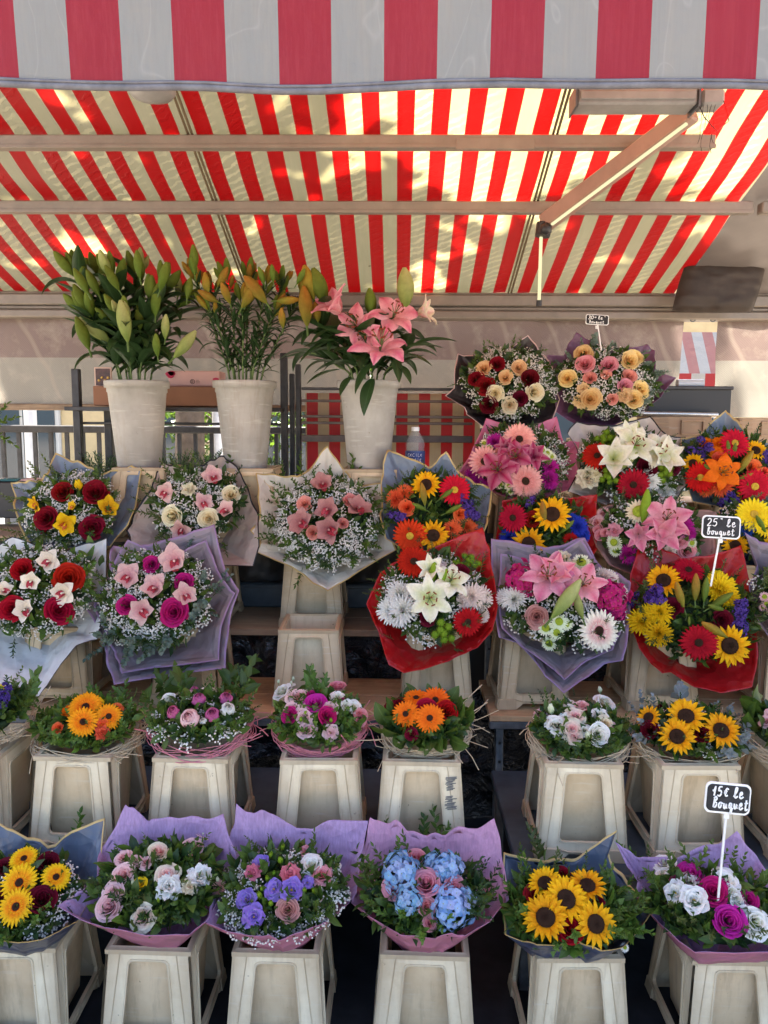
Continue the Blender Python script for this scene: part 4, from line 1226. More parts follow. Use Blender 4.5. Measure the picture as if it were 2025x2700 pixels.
# the plane trees of the square: their crowns shade the awning
S = SUNV
for i, (x, y, d, r, n, lf) in enumerate(((-1.0, 3.7, 4.4, 1.25, 1500, .18), (-2.4, 2.8, 5.2, 1.30, 1700, .18), (.75, 4.0, 5.4, .8, 700, .18))):
    c = Vector((x, y, 2.6)) + S * d
    tree(c.x, c.y, c.z, r, ['plane tree standing behind the stall, its branches over the awning', 'leafier plane tree behind the left end of the stall', 'slender plane tree behind the right end of the stall'][i], n, 11 + i, .13, lf, .6)
def wallbox(name, lo, hi, m, label, cat):
    g = G(); box(g, lo, hi); return solo(name, g, [m], label, cat)
OCHRE = plain('ochre_render', (.62, .46, .24), .85, .2, ns=3, amt=.15); PALE = plain('pale_render', (.62, .58, .50), .85, .2, ns=3, amt=.12)
GLASS = plain('window_glass', (.05, .07, .08), .08, .6)
b = empty('cafe_building', (-2, 13, 0), 'ochre cafe front with dark windows across the street, seen through the railing', 'building')
g = G(); box(g, (-8, 0, 0), (14, 4, 7)); link('wall', g.mesh('wall', [OCHRE], False), b)
for i in range(9):
    g = G(); box(g, (-7.2 + i * 2.2, -.06, .5), (-5.9 + i * 2.2, .02, 2.6), bev=.02); w = link('window', g.mesh('window', [PALE], False), b)
    for q in range(2):
        g = G(); box(g, (-7.12 + i * 2.2 + q * .6, -.075, .6), (-6.58 + i * 2.2 + q * .6, -.062, 2.5)); link('pane', g.mesh('pane', [GLASS], False), w)
for i, (u, y) in enumerate(((82, 5.6), (575, 6.2))):
    p = W(u, 1150, y); g = G(); tube(g, [(0, 0, 0), (0, 0, 3.0)], .045, 12); lathe(g, [(.08, 0), (.08, .04), (.05, .06)], 12)
    solo('street_post', g, [WHITEP], ['white round post behind the railing near the left edge', 'white round post behind the railing beside the second lily vase'][i], 'post', loc=(p.x, p.y, 0), smooth=True)
def cafe_set(x, y, lab, seed):
    t = empty('cafe_table', (x, y, 0), lab, 'table', 'cafe tables across the railing'); g = G(); lathe(g, [(.001, .74), (.36, .74), (.37, .73), (.36, .71), (.001, .71)], 20); link('table_top', g.mesh('table_top', [WHITEP]), t)
    g = G(); tube(g, [(0, 0, 0), (0, 0, .72)], .025, 8); lathe(g, [(.22, 0), (.2, .02), (.03, .04)], 14); link('pedestal', g.mesh('pedestal', [DARKM]), t)
    for k in range(2):
        a = seed + k * 3.0; cx, cy = x + .62 * math.cos(a), y + .62 * math.sin(a)
        c = empty('cafe_chair', (cx, cy, 0), ('chair on the left of the ' if math.cos(a) < 0 else 'chair on the right of the ') + lab, 'chair', 'cafe chairs across the railing', (0, 0, a + math.pi / 2 + math.pi))
        g = G(); box(g, (-.2, -.2, .43), (.2, .2, .46), bev=.01); link('seat', g.mesh('seat', [OCHRE if seed > 1 else WHITEP], False), c)
        g = G(); box(g, (-.2, .18, .6), (.2, .2, .85), bev=.008); link('backrest', g.mesh('backrest', [OCHRE if seed > 1 else WHITEP], False), c)
        for sx, sy in ((-1, -1), (1, -1), (-1, 1), (1, 1)):
            g = G(); tube(g, [(sx * .18, sy * .18, 0), (sx * .18, sy * .18, .43 if sy < 0 else .86)], .012, 6); link('leg', g.mesh('leg', [DARKM]), c)
cafe_set(-2.6, 6.6, 'round white cafe table nearest the left white post', .3)
cafe_set(-1.6, 7.4, 'round white cafe table in the middle of the row', 1.4)
cafe_set(-.75, 6.9, 'round white cafe table nearest the second white post', 2.2)
for i, (x, y, r) in enumerate(((-1.95, 8.8, .8), (-.75, 9.4, .9), (.1, 8.6, .7))):
    tree(x, y, 1.7 + i * .2, r, ['small bright green street tree beyond the leftmost cafe table', 'small green street tree beyond the middle cafe table', 'small green street tree beside the second white post'][i], 900, 40 + i, .05, .10, .8)
# neighbouring stall through the gap on the right
ns = empty('neighbour_stall', (3.4, 8.0, 0), 'another red and white striped stall seen through the gap in the curtain', 'stall')
NSM = stripes('neighbour_cloth', .28, 0, (.26, .012, .012), (.30, .29, .28), (.3, .03, .02), (.3, .3, .2), .2, marks=False)
NSP = stripes('neighbour_roof', .22, 0, (.26, .12, .10), (.30, .29, .27), (.2, .1, .08), (.2, .2, .16), .15, marks=False)
zt, zm, zb = W(1845, 880, 8).z, W(1845, 985, 8).z, W(1845, 1030, 8).z
g = G(); g.add([(-1.6, 0, zm - .0), (1.6, 0, zm), (1.6, .30, zt + .05), (-1.6, .30, zt + .05)], [(0, 1, 2, 3)]); link('roof_cloth', g.mesh('roof_cloth', [NSP]), ns)
g = G(); box(g, (-1.6, -.01, zb - .12), (1.6, 0.0, zm)); link('valance', g.mesh('valance', [NSM], False), ns)
for q in (-1.55, 1.55):
    g = G(); tube(g, [(q, .05, 0), (q, .05, zm)], .03, 8); link('pole', g.mesh('pole', [ALU]), ns)
wallbox('yellow_house', (2.0, 14, 0), (9, 17, 6), plain('yellow_wall', (.30, .25, .12), .8, .2, ns=3, amt=.1), 'pale yellow house wall at the top of the gap in the curtain', 'house')

# --- the stall's own back frame
def post(u0, u1, v0, y, label, zb=.0):
    a = W(u0, v0, y); b_ = W(u1, v0, y); g = G(); w = b_.x - a.x
    box(g, (0, 0, 0), (w, .035, a.z - zb), bev=.003)
    for i in range(14): box(g, (w * .35, -.002, .9 + i * .05), (w * .65, -.0005, .915 + i * .05), 1)
    solo('rack_upright', g, [DARKM, BLACKP], label, 'upright', 'uprights of the black rack', loc=(a.x, a.y, zb))
post(186, 206, 972, 3.60, 'tall black rack upright left of the first lily vase')
post(272, 292, 1075, 3.72, 'black rack upright half hidden behind the first lily vase')
post(738, 756, 930, 3.60, 'tall black rack upright just right of the second lily vase')
post(762, 775, 985, 3.72, 'shorter black rack upright between the second and third lily vases')
post(778, 792, 960, 3.66, 'black rack upright left of the slatted rack')
def railh(u0, u1, v, y, th, label, mat_=DARKM, dep=.04):
    a = W(u0, v, y); b_ = W(u1, v, y); g = G(); box(g, (0, -dep / 2, -th / 2), (b_.x - a.x, dep / 2, th / 2), bev=.002)
    solo('rack_shelf', g, [mat_], label, 'shelf', 'shelves of the black rack', loc=(a.x, y, (a.z + b_.z) / 2))
railh(205, 750, 1080, 3.62, .018, 'black rack shelf carrying the cardboard box', dep=.30)
railh(205, 750, 1117, 3.66, .012, 'thin black rail under the cardboard box')
sr = empty('slatted_rack', (W(800, 1100, 3.64).x, 3.64, 1.2), 'brown slatted rack in front of the red striped sheet behind the third vase', 'rack')
for v_, th in ((1026, .012), (1058, .012), (1099, .013), (1116, .013), (1157, .032)):
    a = W(796, v_, 3.64); b_ = W(1245, v_, 3.64); g = G(); box(g, (0, -.02, -th / 2), (b_.x - a.x, .02, th / 2), bev=.002)
    link('slat', g.mesh('slat', [DARKM if v_ == 1026 else BRONZE], False), sr, (a.x - sr.location.x, 0, (a.z + b_.z) / 2 - 1.2))
a = W(805, 1036, 3.78); b_ = W(1262, 1300, 3.78)
RT = stripes('hung_sheet', (W(975, 1100, 3.78).x - W(916, 1100, 3.78).x), W(868, 1100, 3.78).x, (.30, .02, .025), (.34, .27, .19), (.4, .01, .01), (.4, .3, .15), .12, marks=False)
g = sheet([(a.x, 3.78, b_.z), (b_.x, 3.78, b_.z), (b_.x, 3.78, a.z), (a.x, 3.78, a.z)], 16, 30, .012, 3, 2)
solo('striped_sheet', g, [RT], 'dark red and beige striped sheet hanging behind the slatted rack', 'sheet', smooth=True)

# cardboard box, pink carton, picture
a = W(249, 1018, 3.52); b_ = W(588, 1072, 3.52)
g = G(); box(g, (a.x, 3.50, b_.z), (b_.x, 3.74, a.z), bev=.003); solo('cardboard_box', g, [CARD], 'long brown cardboard box lying on the rack behind the lily vases', 'box')
cb = empty('pink_carton', (W(500, 1020, 3.5).x, 3.56, a.z), 'pink carton with red blots and a small round logo, on the cardboard box', 'carton')
x0, x1 = W(436, 1000, 3.5).x - cb.location.x, W(572, 1000, 3.5).x - cb.location.x; hz = W(500, 976, 3.5).z - a.z
g = G(); box(g, (x0, -.01, .002), (x1, .12, hz), bev=.004); link('carton_body', g.mesh('carton_body', [PINKC], False), cb)
g = G()
for cx, cz, r in ((.04, .75, .022), (.06, .85, .016), (.95, .2, .018), (.93, .45, .014)):
    P = [(x0 + (x1 - x0) * cx + r * math.cos(q) * (1 + .2 * math.sin(3 * q)), -.0125, hz * cz + r * .7 * math.sin(q)) for q in np.linspace(0, 6.28, 15)[:-1]]
    g.add(P + [(x0 + (x1 - x0) * cx, -.0125, hz * cz)], [(i, (i + 1) % 14, 14) for i in range(14)])
link('printed_blot', g.mesh('printed_blot', [REDC]), cb)
g = G(); lx = x0 + (x1 - x0) * .47; lz = hz * .33
tube(g, [(lx + .010 * math.cos(q), -.0125, lz + .010 * math.sin(q)) for q in np.linspace(0, 6.28, 17)], .0012, 4)
tube(g, [(lx + .004 * math.cos(q) - .002, -.0125, lz + .006 * math.sin(q)) for q in np.linspace(0, 6.28, 13)], .001, 4)
for i in range(3): tube(g, [(lx + .016, -.0125, lz + .006 - i * .006), (lx + .034 - .004 * (i == 0), -.0125, lz + .006 - i * .006)], .0009, 4)
link('logo', g.mesh('logo', [INK]), cb)
pf = empty('framed_picture', W(266, 1000, 3.54), 'small dark framed picture with gold fruit leaning beside the first lily vase', 'picture')
g = G(); box(g, (-.03, 0, -.035), (.05, .008, .055), bev=.002); link('frame', g.mesh('frame', [plain('pic_frame', (.5, .33, .25), .5)], False), pf)
g = G(); box(g, (-.023, -.002, -.028), (.043, -.0005, .048)); link('print', g.mesh('print', [plain('pic_print', (.06, .02, .015), .5, ns=60, amt=.8)], False), pf)
g = G()
for q in range(4): ico(g, (-.008 + .014 * q, -.002, -.005 + .012 * (q % 2)), .007, sq=1)
link('printed_fruit', g.mesh('printed_fruit', [plain('pic_gold', (.55, .34, .08), .5)]), pf)

g = G(); a = W(-60, 1268, 3.42); b_ = W(118, 1268, 3.42)
box(g, (a.x, 3.36, a.z - .16), (b_.x, 3.62, a.z), bev=.004); solo('black_box', g, [BLACKP], 'black box at the left edge, behind the blue wrapped rose bouquet', 'box')
for i, (u, m_, w_) in enumerate(((-30, WHITEP, .10), (30, plain('teal_cloth', (.03, .12, .12), .8), .09), (80, PINKC, .08))):
    p = W(u, 1262, 3.42); g = G()
    for q in range(3): box(g, (-w_ / 2 + .006 * q, 0, .001 + .003 * q), (w_ / 2 + .004 * q, .09, .0035 + .003 * q))
    solo('paper_stack', g, [m_], ['white papers on the black box at the left edge', 'dark teal folded cloth on the black box at the left edge', 'pink papers on the black box at the left edge'][i], 'papers', loc=(p.x, 3.37 + .01 * i, a.z + .002))
# dark herbs on the ground shelf behind
def shrub(u, v, y, r, label, seed, n=12, kind='dark'):
    p = W(u, v, y); t = empty('potted_herb', p - Vector((0, 0, r)), label, 'plant')
    g = G(); lathe(g, [(.001, -.06), (.05, -.06), (.06, .04), (.05, .035), (.001, .03)], 14); link('pot', g.mesh('pot', [BLACKP]), t)
    for i in range(n):
        a_ = i * 2.4; q = r * .8 * math.sqrt((i + .5) / n)
        o = link('leaf_sprig', sprig_mesh(kind, i % 3), t, (q * math.cos(a_) * .5, q * math.sin(a_) * .5, .02), None, r * rng.uniform(1.3, 1.8)); orient(o, (math.cos(a_) * .7, math.sin(a_) * .7, 1), i)
shrub(275, 1225, 3.7, .09, 'dark green bushy herb behind the rack, left of the first vase foot', 1, 26, 'fern')
shrub(468, 1225, 3.7, .08, 'dark green bushy herb between the first and second vase feet', 2, 26, 'fern')
shrub(555, 1215, 3.75, .07, 'dark green herb just left of the second vase foot', 3, 22, 'fern')
shrub(725, 1235, 3.75, .07, 'dark green herb behind the rack between the second and third vases', 4, 22, 'fern')
# plant tip entering at the left edge
p = W(-10, 1130, 3.3); t = empty('leaning_plant', p, 'green leafy shoot leaning in at the left edge above the blue bouquet', 'plant')
for (dx, dz) in ((.05, .06), (.07, .03), (.02, .08), (.06, -.03)):
    o = link('leaf_sprig', sprig_mesh('pitt', 1), t, (-.05, 0, 0), None, .14); orient(o, (dx, 0, dz), 1)

# --- tables and risers
xt = W(1250, 1890, 2.66).x; xt2 = W(1292, 1890, 2.66).x
def table(name, x0, x1, y0, y1, z, label, edge=True, board=PLY, th=.022, legs=True):
    t = empty(name, ((x0 + x1) / 2, (y0 + y1) / 2, 0), label, 'table'); c = t.location
    nb = 2; 
    for i in range(nb):
        a_ = y0 + (y1 - y0) * i / nb; b2 = y0 + (y1 - y0) * (i + 1) / nb - .004
        g = G(); box(g, (x0 - c.x, a_ - c.y, z - th), (x1 - c.x, b2 - c.y, z), bev=.002); link('board', g.mesh('board', [board], False), t)
    if edge:
        g = G(); bar(g, (x0 - c.x, y0 - c.y + .018, z - th - .016), (x1 - c.x, y0 - c.y + .018, z - th - .016), .03, .03); bar(g, (x0 - c.x, y1 - c.y - .02, z - th - .016), (x1 - c.x, y1 - c.y - .02, z - th - .016), .03, .03); link('edge_rail', g.mesh('edge_rail', [STEEL], False), t)
    if legs:
        for lx in (x0 + .06, x1 - .06):
            for s_ in (-1, 1):
                g = G(); bar(g, (lx - c.x, s_ * .02, z - th - .03), (lx - c.x + (.10 if lx > c.x else -.10) * 0 + .02 * s_, s_ * (y1 - y0) * .46, .02), .028, .014)
                for q in range(7):
                    f_ = .15 + q * .11; box(g, (lx - c.x + .02 * s_ * f_ - .005, s_ * (.02 + ((y1 - y0) * .46 - .02) * f_) - .010, z * (1 - f_) - .005), (lx - c.x + .02 * s_ * f_ + .005, s_ * (.02 + ((y1 - y0) * .46 - .02) * f_) - .0085, z * (1 - f_) + .005), 1)
                link('leg', g.mesh('leg', [STEEL, BLACKP], False), t)
            g = G(); bar(g, (lx - c.x, -(y1 - y0) * .3, z * .35), (lx - c.x, (y1 - y0) * .3, z * .35), .014, .03); link('crossbar', g.mesh('crossbar', [STEEL], False), t)
    return t
table('trestle_table', -2.3, xt, 2.66, 3.05, .600, 'left trestle table with plywood top and steel edge carrying the third row of bins')
table('trestle_table', xt2, 2.4, 2.66, 3.05, .600, 'right trestle table with plywood top, past the dark gap')
rise = table('riser_shelf', -2.3, xt, 3.03, 3.42, .808, 'plank shelf raised behind the left table under the white orchid bouquet row', board=OLDW, edge=False, th=.028)
rise2 = table('riser_shelf', xt2, 2.4, 3.06, 3.42, .808, 'plank shelf raised behind the right table under the red wrapped bouquets', board=OLDW, edge=False, th=.028)
table('riser_shelf', -2.3, xt - .02, 3.10, 3.46, 1.168, 'high plank shelf under the three lily vases', board=OLDW, edge=False, th=.02)
table('riser_shelf', xt2 - .1, 2.4, 3.27, 3.56, 1.048, 'high plank shelf under the pink and white lily bouquets on the right', board=OLDW, edge=False, th=.02)
table('riser_shelf', xt2 - .25, 2.4, 3.5, 3.80, 1.288, 'topmost plank shelf at the back right under the rose bouquets', board=OLDW, edge=False, th=.02)
# low dark shelf carrying the second row
xs1 = W(1240, 2200, 2.07).x; xs2 = W(1362, 2200, 2.07).x
for (x0, x1, lab) in ((-2.2, xs1, 'low blue grey shelf under the left five bins of the second row'), (xs2, 2.3, 'low blue grey shelf under the right bins of the second row')):
    t = empty('low_shelf', ((x0 + x1) / 2, 2.3, 0), lab, 'shelf'); hw = (x1 - x0) / 2
    g = G(); box(g, (-hw, -.27, .365), (hw, .36, .395), bev=.004); link('shelf_board', g.mesh('shelf_board', [BLUEG], False), t)
    g = G(); bar(g, (-hw, -.285, .375), (hw, -.285, .375), .012, .045); link('edge_rail', g.mesh('edge_rail', [STEEL], False), t)
    for sx in (-1, 1):
        for sy in (-.24, .33):
            g = G(); bar(g, (sx * (hw - .03), sy, .365), (sx * (hw - .03), sy, .018), .03, .03); link('leg', g.mesh('leg', [STEEL], False), t)
# black film hung under the tables, plus added dark sheets
for i, (x0, x1, y, z1, z2, lab) in enumerate(((-2.2, xt - .01, 2.73, .40, .575, 'crumpled black plastic film hanging below the left table edge'), (-2.2, xt - .02, 3.09,   .50, .79, 'crumpled black plastic film under the plank shelf behind the empty bin'), (xt2 + .05, 2.3, 3.1, .50, .79, 'crumpled black plastic film under the right plank shelf'),
        (-2.2, 2.3, 3.02, .02, .57, 'added black sheet keeping the space under the low shelf dark'), (-2.3, xt + .3, 3.48, .82, 1.14, 'black cloth behind the fourth row of bins on the left'), (xt2 - .2, 2.3, 3.60, .82, 1.26, 'black cloth behind the bins on the right'))):  # the low full-width sheet is added to shut out sunlit ground behind
    g = sheet([(x0, y, z1), (x1, y, z1), (x1, y, z2), (x0, y, z2)], 14, 110, .035, 9, i * 3.3)
    solo('film_or_added_sheet', g, [FILM if i < 4 else BLACKP], lab, 'film', smooth=True)
g = sheet([(xt - .1, 3.4, .02), (xt2 + .1, 3.4, .02), (xt2 + .1, 3.4, .8), (xt - .1, 3.4, .8)], 10, 10, .03, 5, 7); solo('film_or_added_sheet', g, [BLACKP], 'added dark sheet closing the gap between the two tables', 'film', smooth=True)  # added sheet that keeps bright ground out of the dark gap
# grey-blue crates low behind the fourth row
for i, (u, w_) in enumerate(((690, .22), (960, .16), (560, .12))):
    p = W(u, 1560, 3.38); g = G(); box(g, (-w_ / 2, 0, 0), (w_ / 2, .06, .11), bev=.006); box(g, (-w_ / 2 - .006, -.004, .09), (w_ / 2 + .006, .064, .105), bev=.003)
    solo('storage_crate', g, [BLUEG], ['blue grey crate behind the empty bin, on its left', 'blue grey crate behind the empty bin, on its right', 'small blue grey crate behind the mauve wrapped bouquet'][i], 'crate', loc=(p.x, 3.38, .81))
# back right: black tray, film rolls, two pale crates
a = W(1712, 1020, 3.62); b_ = W(1925, 1100, 3.62)
tr = empty('black_tray', ((a.x + b_.x) / 2, 3.62, b_.z), 'deep black plastic tray at the back right beside the peach rose bouquet', 'tray'); hw = (b_.x - a.x) / 2; hh = a.z - b_.z
g = G(); box(g, (-hw, 0, 0), (hw, .006, hh), bev=.002); box(g, (-hw, .22, 0), (hw, .226, hh), bev=.002); box(g, (-hw, .006, 0), (-hw + .006, .22, hh)); box(g, (hw - .006, .006, 0), (hw, .22, hh)); box(g, (-hw, .006, 0), (hw, .22, .006)); box(g, (-hw - .01, -.008, hh), (hw + .01, .234, hh + .008), bev=.002) if False else None
link('tray_body', g.mesh('tray_body', [BLACKP], False), tr)
g = G(); box(g, (-hw - .006, -.012, hh - .012), (hw + .006, -.002, hh + .004), bev=.003); link('rim', g.mesh('rim', [DARKM], False), tr)
g = G(); tube(g, [(0, 0, 0), (.12, 0, 0)], .022, 12)
solo('film_roll', g, [plain('clear_film', (.55, .58, .6), .12, .6)], 'clear plastic film roll lying on the black tray', 'roll', loc=W(1785, 1018, 3.68) + Vector((0, 0, .01)), smooth=True)
a = W(1715, 1108, 3.6); g = G(); tube(g, [(0, 0, 0), (.35, 0, -.004)], .012, 10)
solo('metal_tube', g, [plain('bright_steel', (.5, .48, .46), .25, .5, .8)], 'bright metal tube lying under the black tray', 'tube', loc=W(1690, 1090, 3.58), smooth=True)
for i, (u0, u1, v0, v1) in enumerate(((1716, 1874, 1098, 1170), (1950, 2060, 1102, 1185))):
    a = W(u0, v0, 3.57); b_ = W(u1, v1, 3.57); w = b_.x - a.x; h_ = .15
    t = empty('pale_crate', (a.x, 3.57, a.z - h_), ['pale wood coloured plastic crate behind the white lily bouquet', 'pale wood coloured plastic crate at the right edge behind the blue wrapped bouquet'][i], 'crate')
    g = G(); box(g, (0, 0, 0), (w, .012, h_), bev=.003); box(g, (0, .2, 0), (w, .212, h_), bev=.003); box(g, (0, .012, 0), (.012, .2, h_)); box(g, (w - .012, .012, 0), (w, .2, h_)); box(g, (.012, .012, 0), (w - .012, .2, .01))
    link('crate_body', g.mesh('crate_body', [CRATEW], False), t)
    g = G()
    for q in range(5): box(g, (w * .04, -.006, h_ * (.92 - .14 * q)), (w * .30, 0, h_ * (.96 - .14 * q)), bev=.001)
    box(g, (w * .5, -.008, h_ * .45), (w * .88, -.001, h_ * .5), bev=.001); box(g, (w * .5, -.008, h_ * .85), (w * .88, -.001, h_ * .9), bev=.001); box(g, (w * .5, -.008, h_ * .5), (w * .53, -.001, h_ * .85)); box(g, (w * .85, -.008, h_ * .5), (w * .88, -.001, h_ * .85))
    link('rib', g.mesh('rib', [CRATEW], False), t)

# water bottle
p = W(1094, 1250, 3.35); zt = W(1094, 1128, 3.35).z; H_ = zt - p.z + .1; 
bt = empty('water_bottle', (p.x, 3.35, zt - .30), 'clear plastic water bottle with blue label behind the orange gerbera bouquet', 'bottle')
def f_pet():
    n = NT('clear_pet'); b_ = n.n('ShaderNodeBsdfPrincipled', Roughness=.08); b_.inputs['Base Color'].default_value = (.85, .88, .9, 1)
    tr_ = n.n('ShaderNodeBsdfTransparent'); tr_.inputs[0].default_value = (.85, .85, .85, 1); mx = n.n('ShaderNodeMixShader'); mx.inputs[0].default_value = .85
    n.l(b_.outputs[0], mx.inputs[1]); n.l(tr_.outputs[0], mx.inputs[2]); n.l(mx.outputs[0], n.out.inputs[0]); return n.m
prof = [(.001, 0), (.038, .0), (.042, .01)] + [(.042 - .0025 * (i % 2), .02 + i * .009) for i in range(22)] + [(.042, .225), (.036, .25), (.022, .275), (.015, .285), (.014, .292)]
g = G(); lathe(g, prof, 24); link('bottle_body', g.mesh('bottle_body', [mat('clear_pet', f_pet)]), bt)
g = G(); lathe(g, [(.017, .286), (.0175, .300), (.016, .304), (.001, .304)], 20); link('cap', g.mesh('cap', [WHITEP]), bt)
g = G(); lathe(g, [(.0432, .148), (.0436, .15), (.0436, .198), (.0432, .20)], 28); lb = link('label', g.mesh('label', [plain('bottle_label', (.03, .06, .22), .4, ns=40, amt=.3)]), bt)

# ------------------------------------------------------------------ strokes of handwriting
GL = {
 '0': [[(.5, 1), (.15, .8), (.1, .4), (.4, 0), (.8, .25), (.85, .75), (.5, 1)]],
 '1': [[(.15, .6), (.35, .45), (.6, 1), (.5, 0)]],
 '2': [[(.15, .8), (.4, 1), (.75, .85), (.7, .55), (.2, .05), (.35, .0), (.9, .08)]],
 '3': [[(.15, .9), (.6, 1), (.8, .8), (.45, .55), (.85, .3), (.6, .0), (.1, .08)]],
 '5': [[(.8, 1), (.3, .95), (.2, .55), (.6, .6), (.8, .3), (.5, .0), (.1, .1)]],
 'E': [[(.8, .75), (.5, .85), (.25, .5), (.45, .1), (.8, .2)], [(.05, .55), (.6, .6)], [(.05, .38), (.55, .42)]],
 'l': [[(.1, .1), (.6, .7), (.55, 1.05), (.3, .9), (.3, .2), (.5, 0), (.9, .2)]],
 'e': [[(.1, .25), (.6, .4), (.55, .62), (.25, .5), (.25, .1), (.55, .0), (.95, .2)]],
 'b': [[(.1, .2), (.5, .8), (.45, 1.1), (.25, .9), (.22, .1), (.55, .0), (.75, .3), (.5, .5), (.75, .45), (1, .45)]],
 'B': [[(.25, 1), (.2, 0)], [(.1, .85), (.5, 1.05), (.7, .8), (.3, .55), (.8, .4), (.6, 0), (.1, .05)]],
 'o': [[(.5, .55), (.2, .4), (.25, .05), (.6, .05), (.7, .4), (.5, .55), (1, .45)]],
 'u': [[(.15, .5), (.2, .1), (.45, .0), (.7, .45), (.7, .1), (.95, .1)]],
 'q': [[(.7, .5), (.3, .5), (.2, .15), (.5, .05), (.7, .5), (.65, -.4), (.75, -.45), (.95, .1)]],
 't': [[(.4, 1), (.4, .1), (.6, 0), (.9, .15)], [(.1, .65), (.8, .72)]],
 '=': [[(.1, .5), (.9, .55)], [(.1, .3), (.9, .35)]], '*': [[(.2, .95), (.7, .6)], [(.7, .95), (.3, .7)], [(.2, .75), (.8, .8)]], ' ': [],
 'C': [[(.85, .85), (.5, 1), (.15, .6), (.2, .15), (.55, 0), (.9, .15)]], 'I': [[(.5, 1), (.5, 0)]], 'L': [[(.2, 1), (.2, 0), (.85, 0)]], 'R': [[(.2, 0), (.2, 1), (.7, .9), (.6, .5), (.2, .5), (.8, 0)]], 'K': [[(.85, .95), (.85, .05)]]}
GL['K'] = [[(.2, .9), (.3, .5), (.5, .9), (.6, .5)]]
def smooth(P, n=5):
    out = []
    for i in range(len(P) - 1):
        p0, p1, p2, p3 = P[max(i - 1, 0)], P[i], P[i + 1], P[min(i + 2, len(P) - 1)]
        for j in range(n):
            t = j / n
            out.append(tuple(.5 * (2 * p1[d] + (p2[d] - p0[d]) * t + (2 * p0[d] - 5 * p1[d] + 4 * p2[d] - p3[d]) * t * t + (3 * p1[d] - p0[d] - 3 * p2[d] + p3[d]) * t ** 3) for d in (0, 1)))
    return out + [P[-1]]
def write(g, text, x, z, h, w, y, r=.001, slant=.12, sp=1.0, fx=None):
    for i, ch in enumerate(text):
        jz = rng.uniform(-.04, .04) * h
        for st in GL[ch]:
            P = []
            for a_, b_ in smooth(st):
                X = x + (i * sp + a_ * .92 + slant * b_) * w; Z = z + b_ * h + jz
                P.append((X, y, Z) if fx is None else fx(X, Z))
            tube(g, P, r, 4, flat=1.0)
    return g
g = G(); write(g, 'CECILE', -.036, .178, .013, .0115, 0, .0011, 0, 1.0, lambda X, Z: (.0442 * math.sin(X / .0442), -.0442 * math.cos(X / .0442), Z))
write(g, 'ELEIE', -.028, .155, .016, .0115, 0, .0011, 0, 1.0, lambda X, Z: (.0442 * math.sin(X / .0442), -.0442 * math.cos(X / .0442), Z))
link('lettering', g.mesh('lettering', [CHALK]), lb)

def price_sign(label, cu, cv, wpx, hpx, su, sv, y, y2, lines, rot=0.0, rs_=1.0):
    c = W(cu, cv, y); s_ = zc(c) / FPX; w = wpx * s_; h = hpx * s_; foot = W(su, sv, y2)
    o = empty('price_sign', foot, label, 'price sign')
    L = c - foot; tilt = R_(-6.8)
    def outline(w, h, n=6):
        P = []
        for (sx, sy) in ((1, -1), (1, 1), (-1, 1), (-1, -1)):
            for q in range(n):
                a_ = {(1, -1): -90, (1, 1): 0, (-1, 1): 90, (-1, -1): 180}[(sx, sy)] + 90 * q / (n - 1); r = .16 * h
                x_ = sx * (w / 2 - r) + r * math.cos(R_(a_)); z_ = sy * (h / 2 - r) + r * math.sin(R_(a_))
                x_ *= 1 + .04 * (1 - abs(2 * z_ / h)); z_ *= 1 + .10 * (1 - (2 * x_ / w) ** 2)
                P.append((x_, z_))
        return P
    def slab(w, h, y0, y1):
        P = outline(w, h); n = len(P); g = G()
        V = [(a_, y0, b_) for a_, b_ in P] + [(a_, y1, b_) for a_, b_ in P]
        g.add(V, [(i, (i + 1) % n, n + (i + 1) % n, n + i) for i in range(n)])
        g.add(V[:n] + [(0, y0, 0)], [(i, n, (i + 1) % n) for i in range(n)]); g.add(V[n:] + [(0, y1, 0)], [(i, (i + 1) % n, n) for i in range(n)]); return g
    bd = link('board', slab(w, h, -.0015, .0025).mesh('board', [WHITEP], False), o, L, (tilt, R_(rot), 0))
    link('slate_panel', slab(w * .93, h * .87, -.0032, -.0018).mesh('slate_panel', [SLATE], False), bd)
    g = G(); 
    for (txt, x, z, hh, ww, rr) in lines: write(g, txt, x * w, z * h, hh * h, ww * w, -.0038, rr)
    link('lettering', g.mesh('lettering', [CHALK]), bd)
    g = G(); top = L + Vector((0, .001, -h * .5)); wst = .05 * w
    bar(g, (0, 0, 0), top + Vector((0, 0, .02)), wst, .004, upv=(0, 1, 0)); q = G()
    bar(q, top * .999 + Vector((-wst * 1.2, 0, -.010)), top + Vector((wst * 1.2, 0, -.010)), .004, .014); g.addg(q)
    link('stem', g.mesh('stem', [WHITEP], False), o)

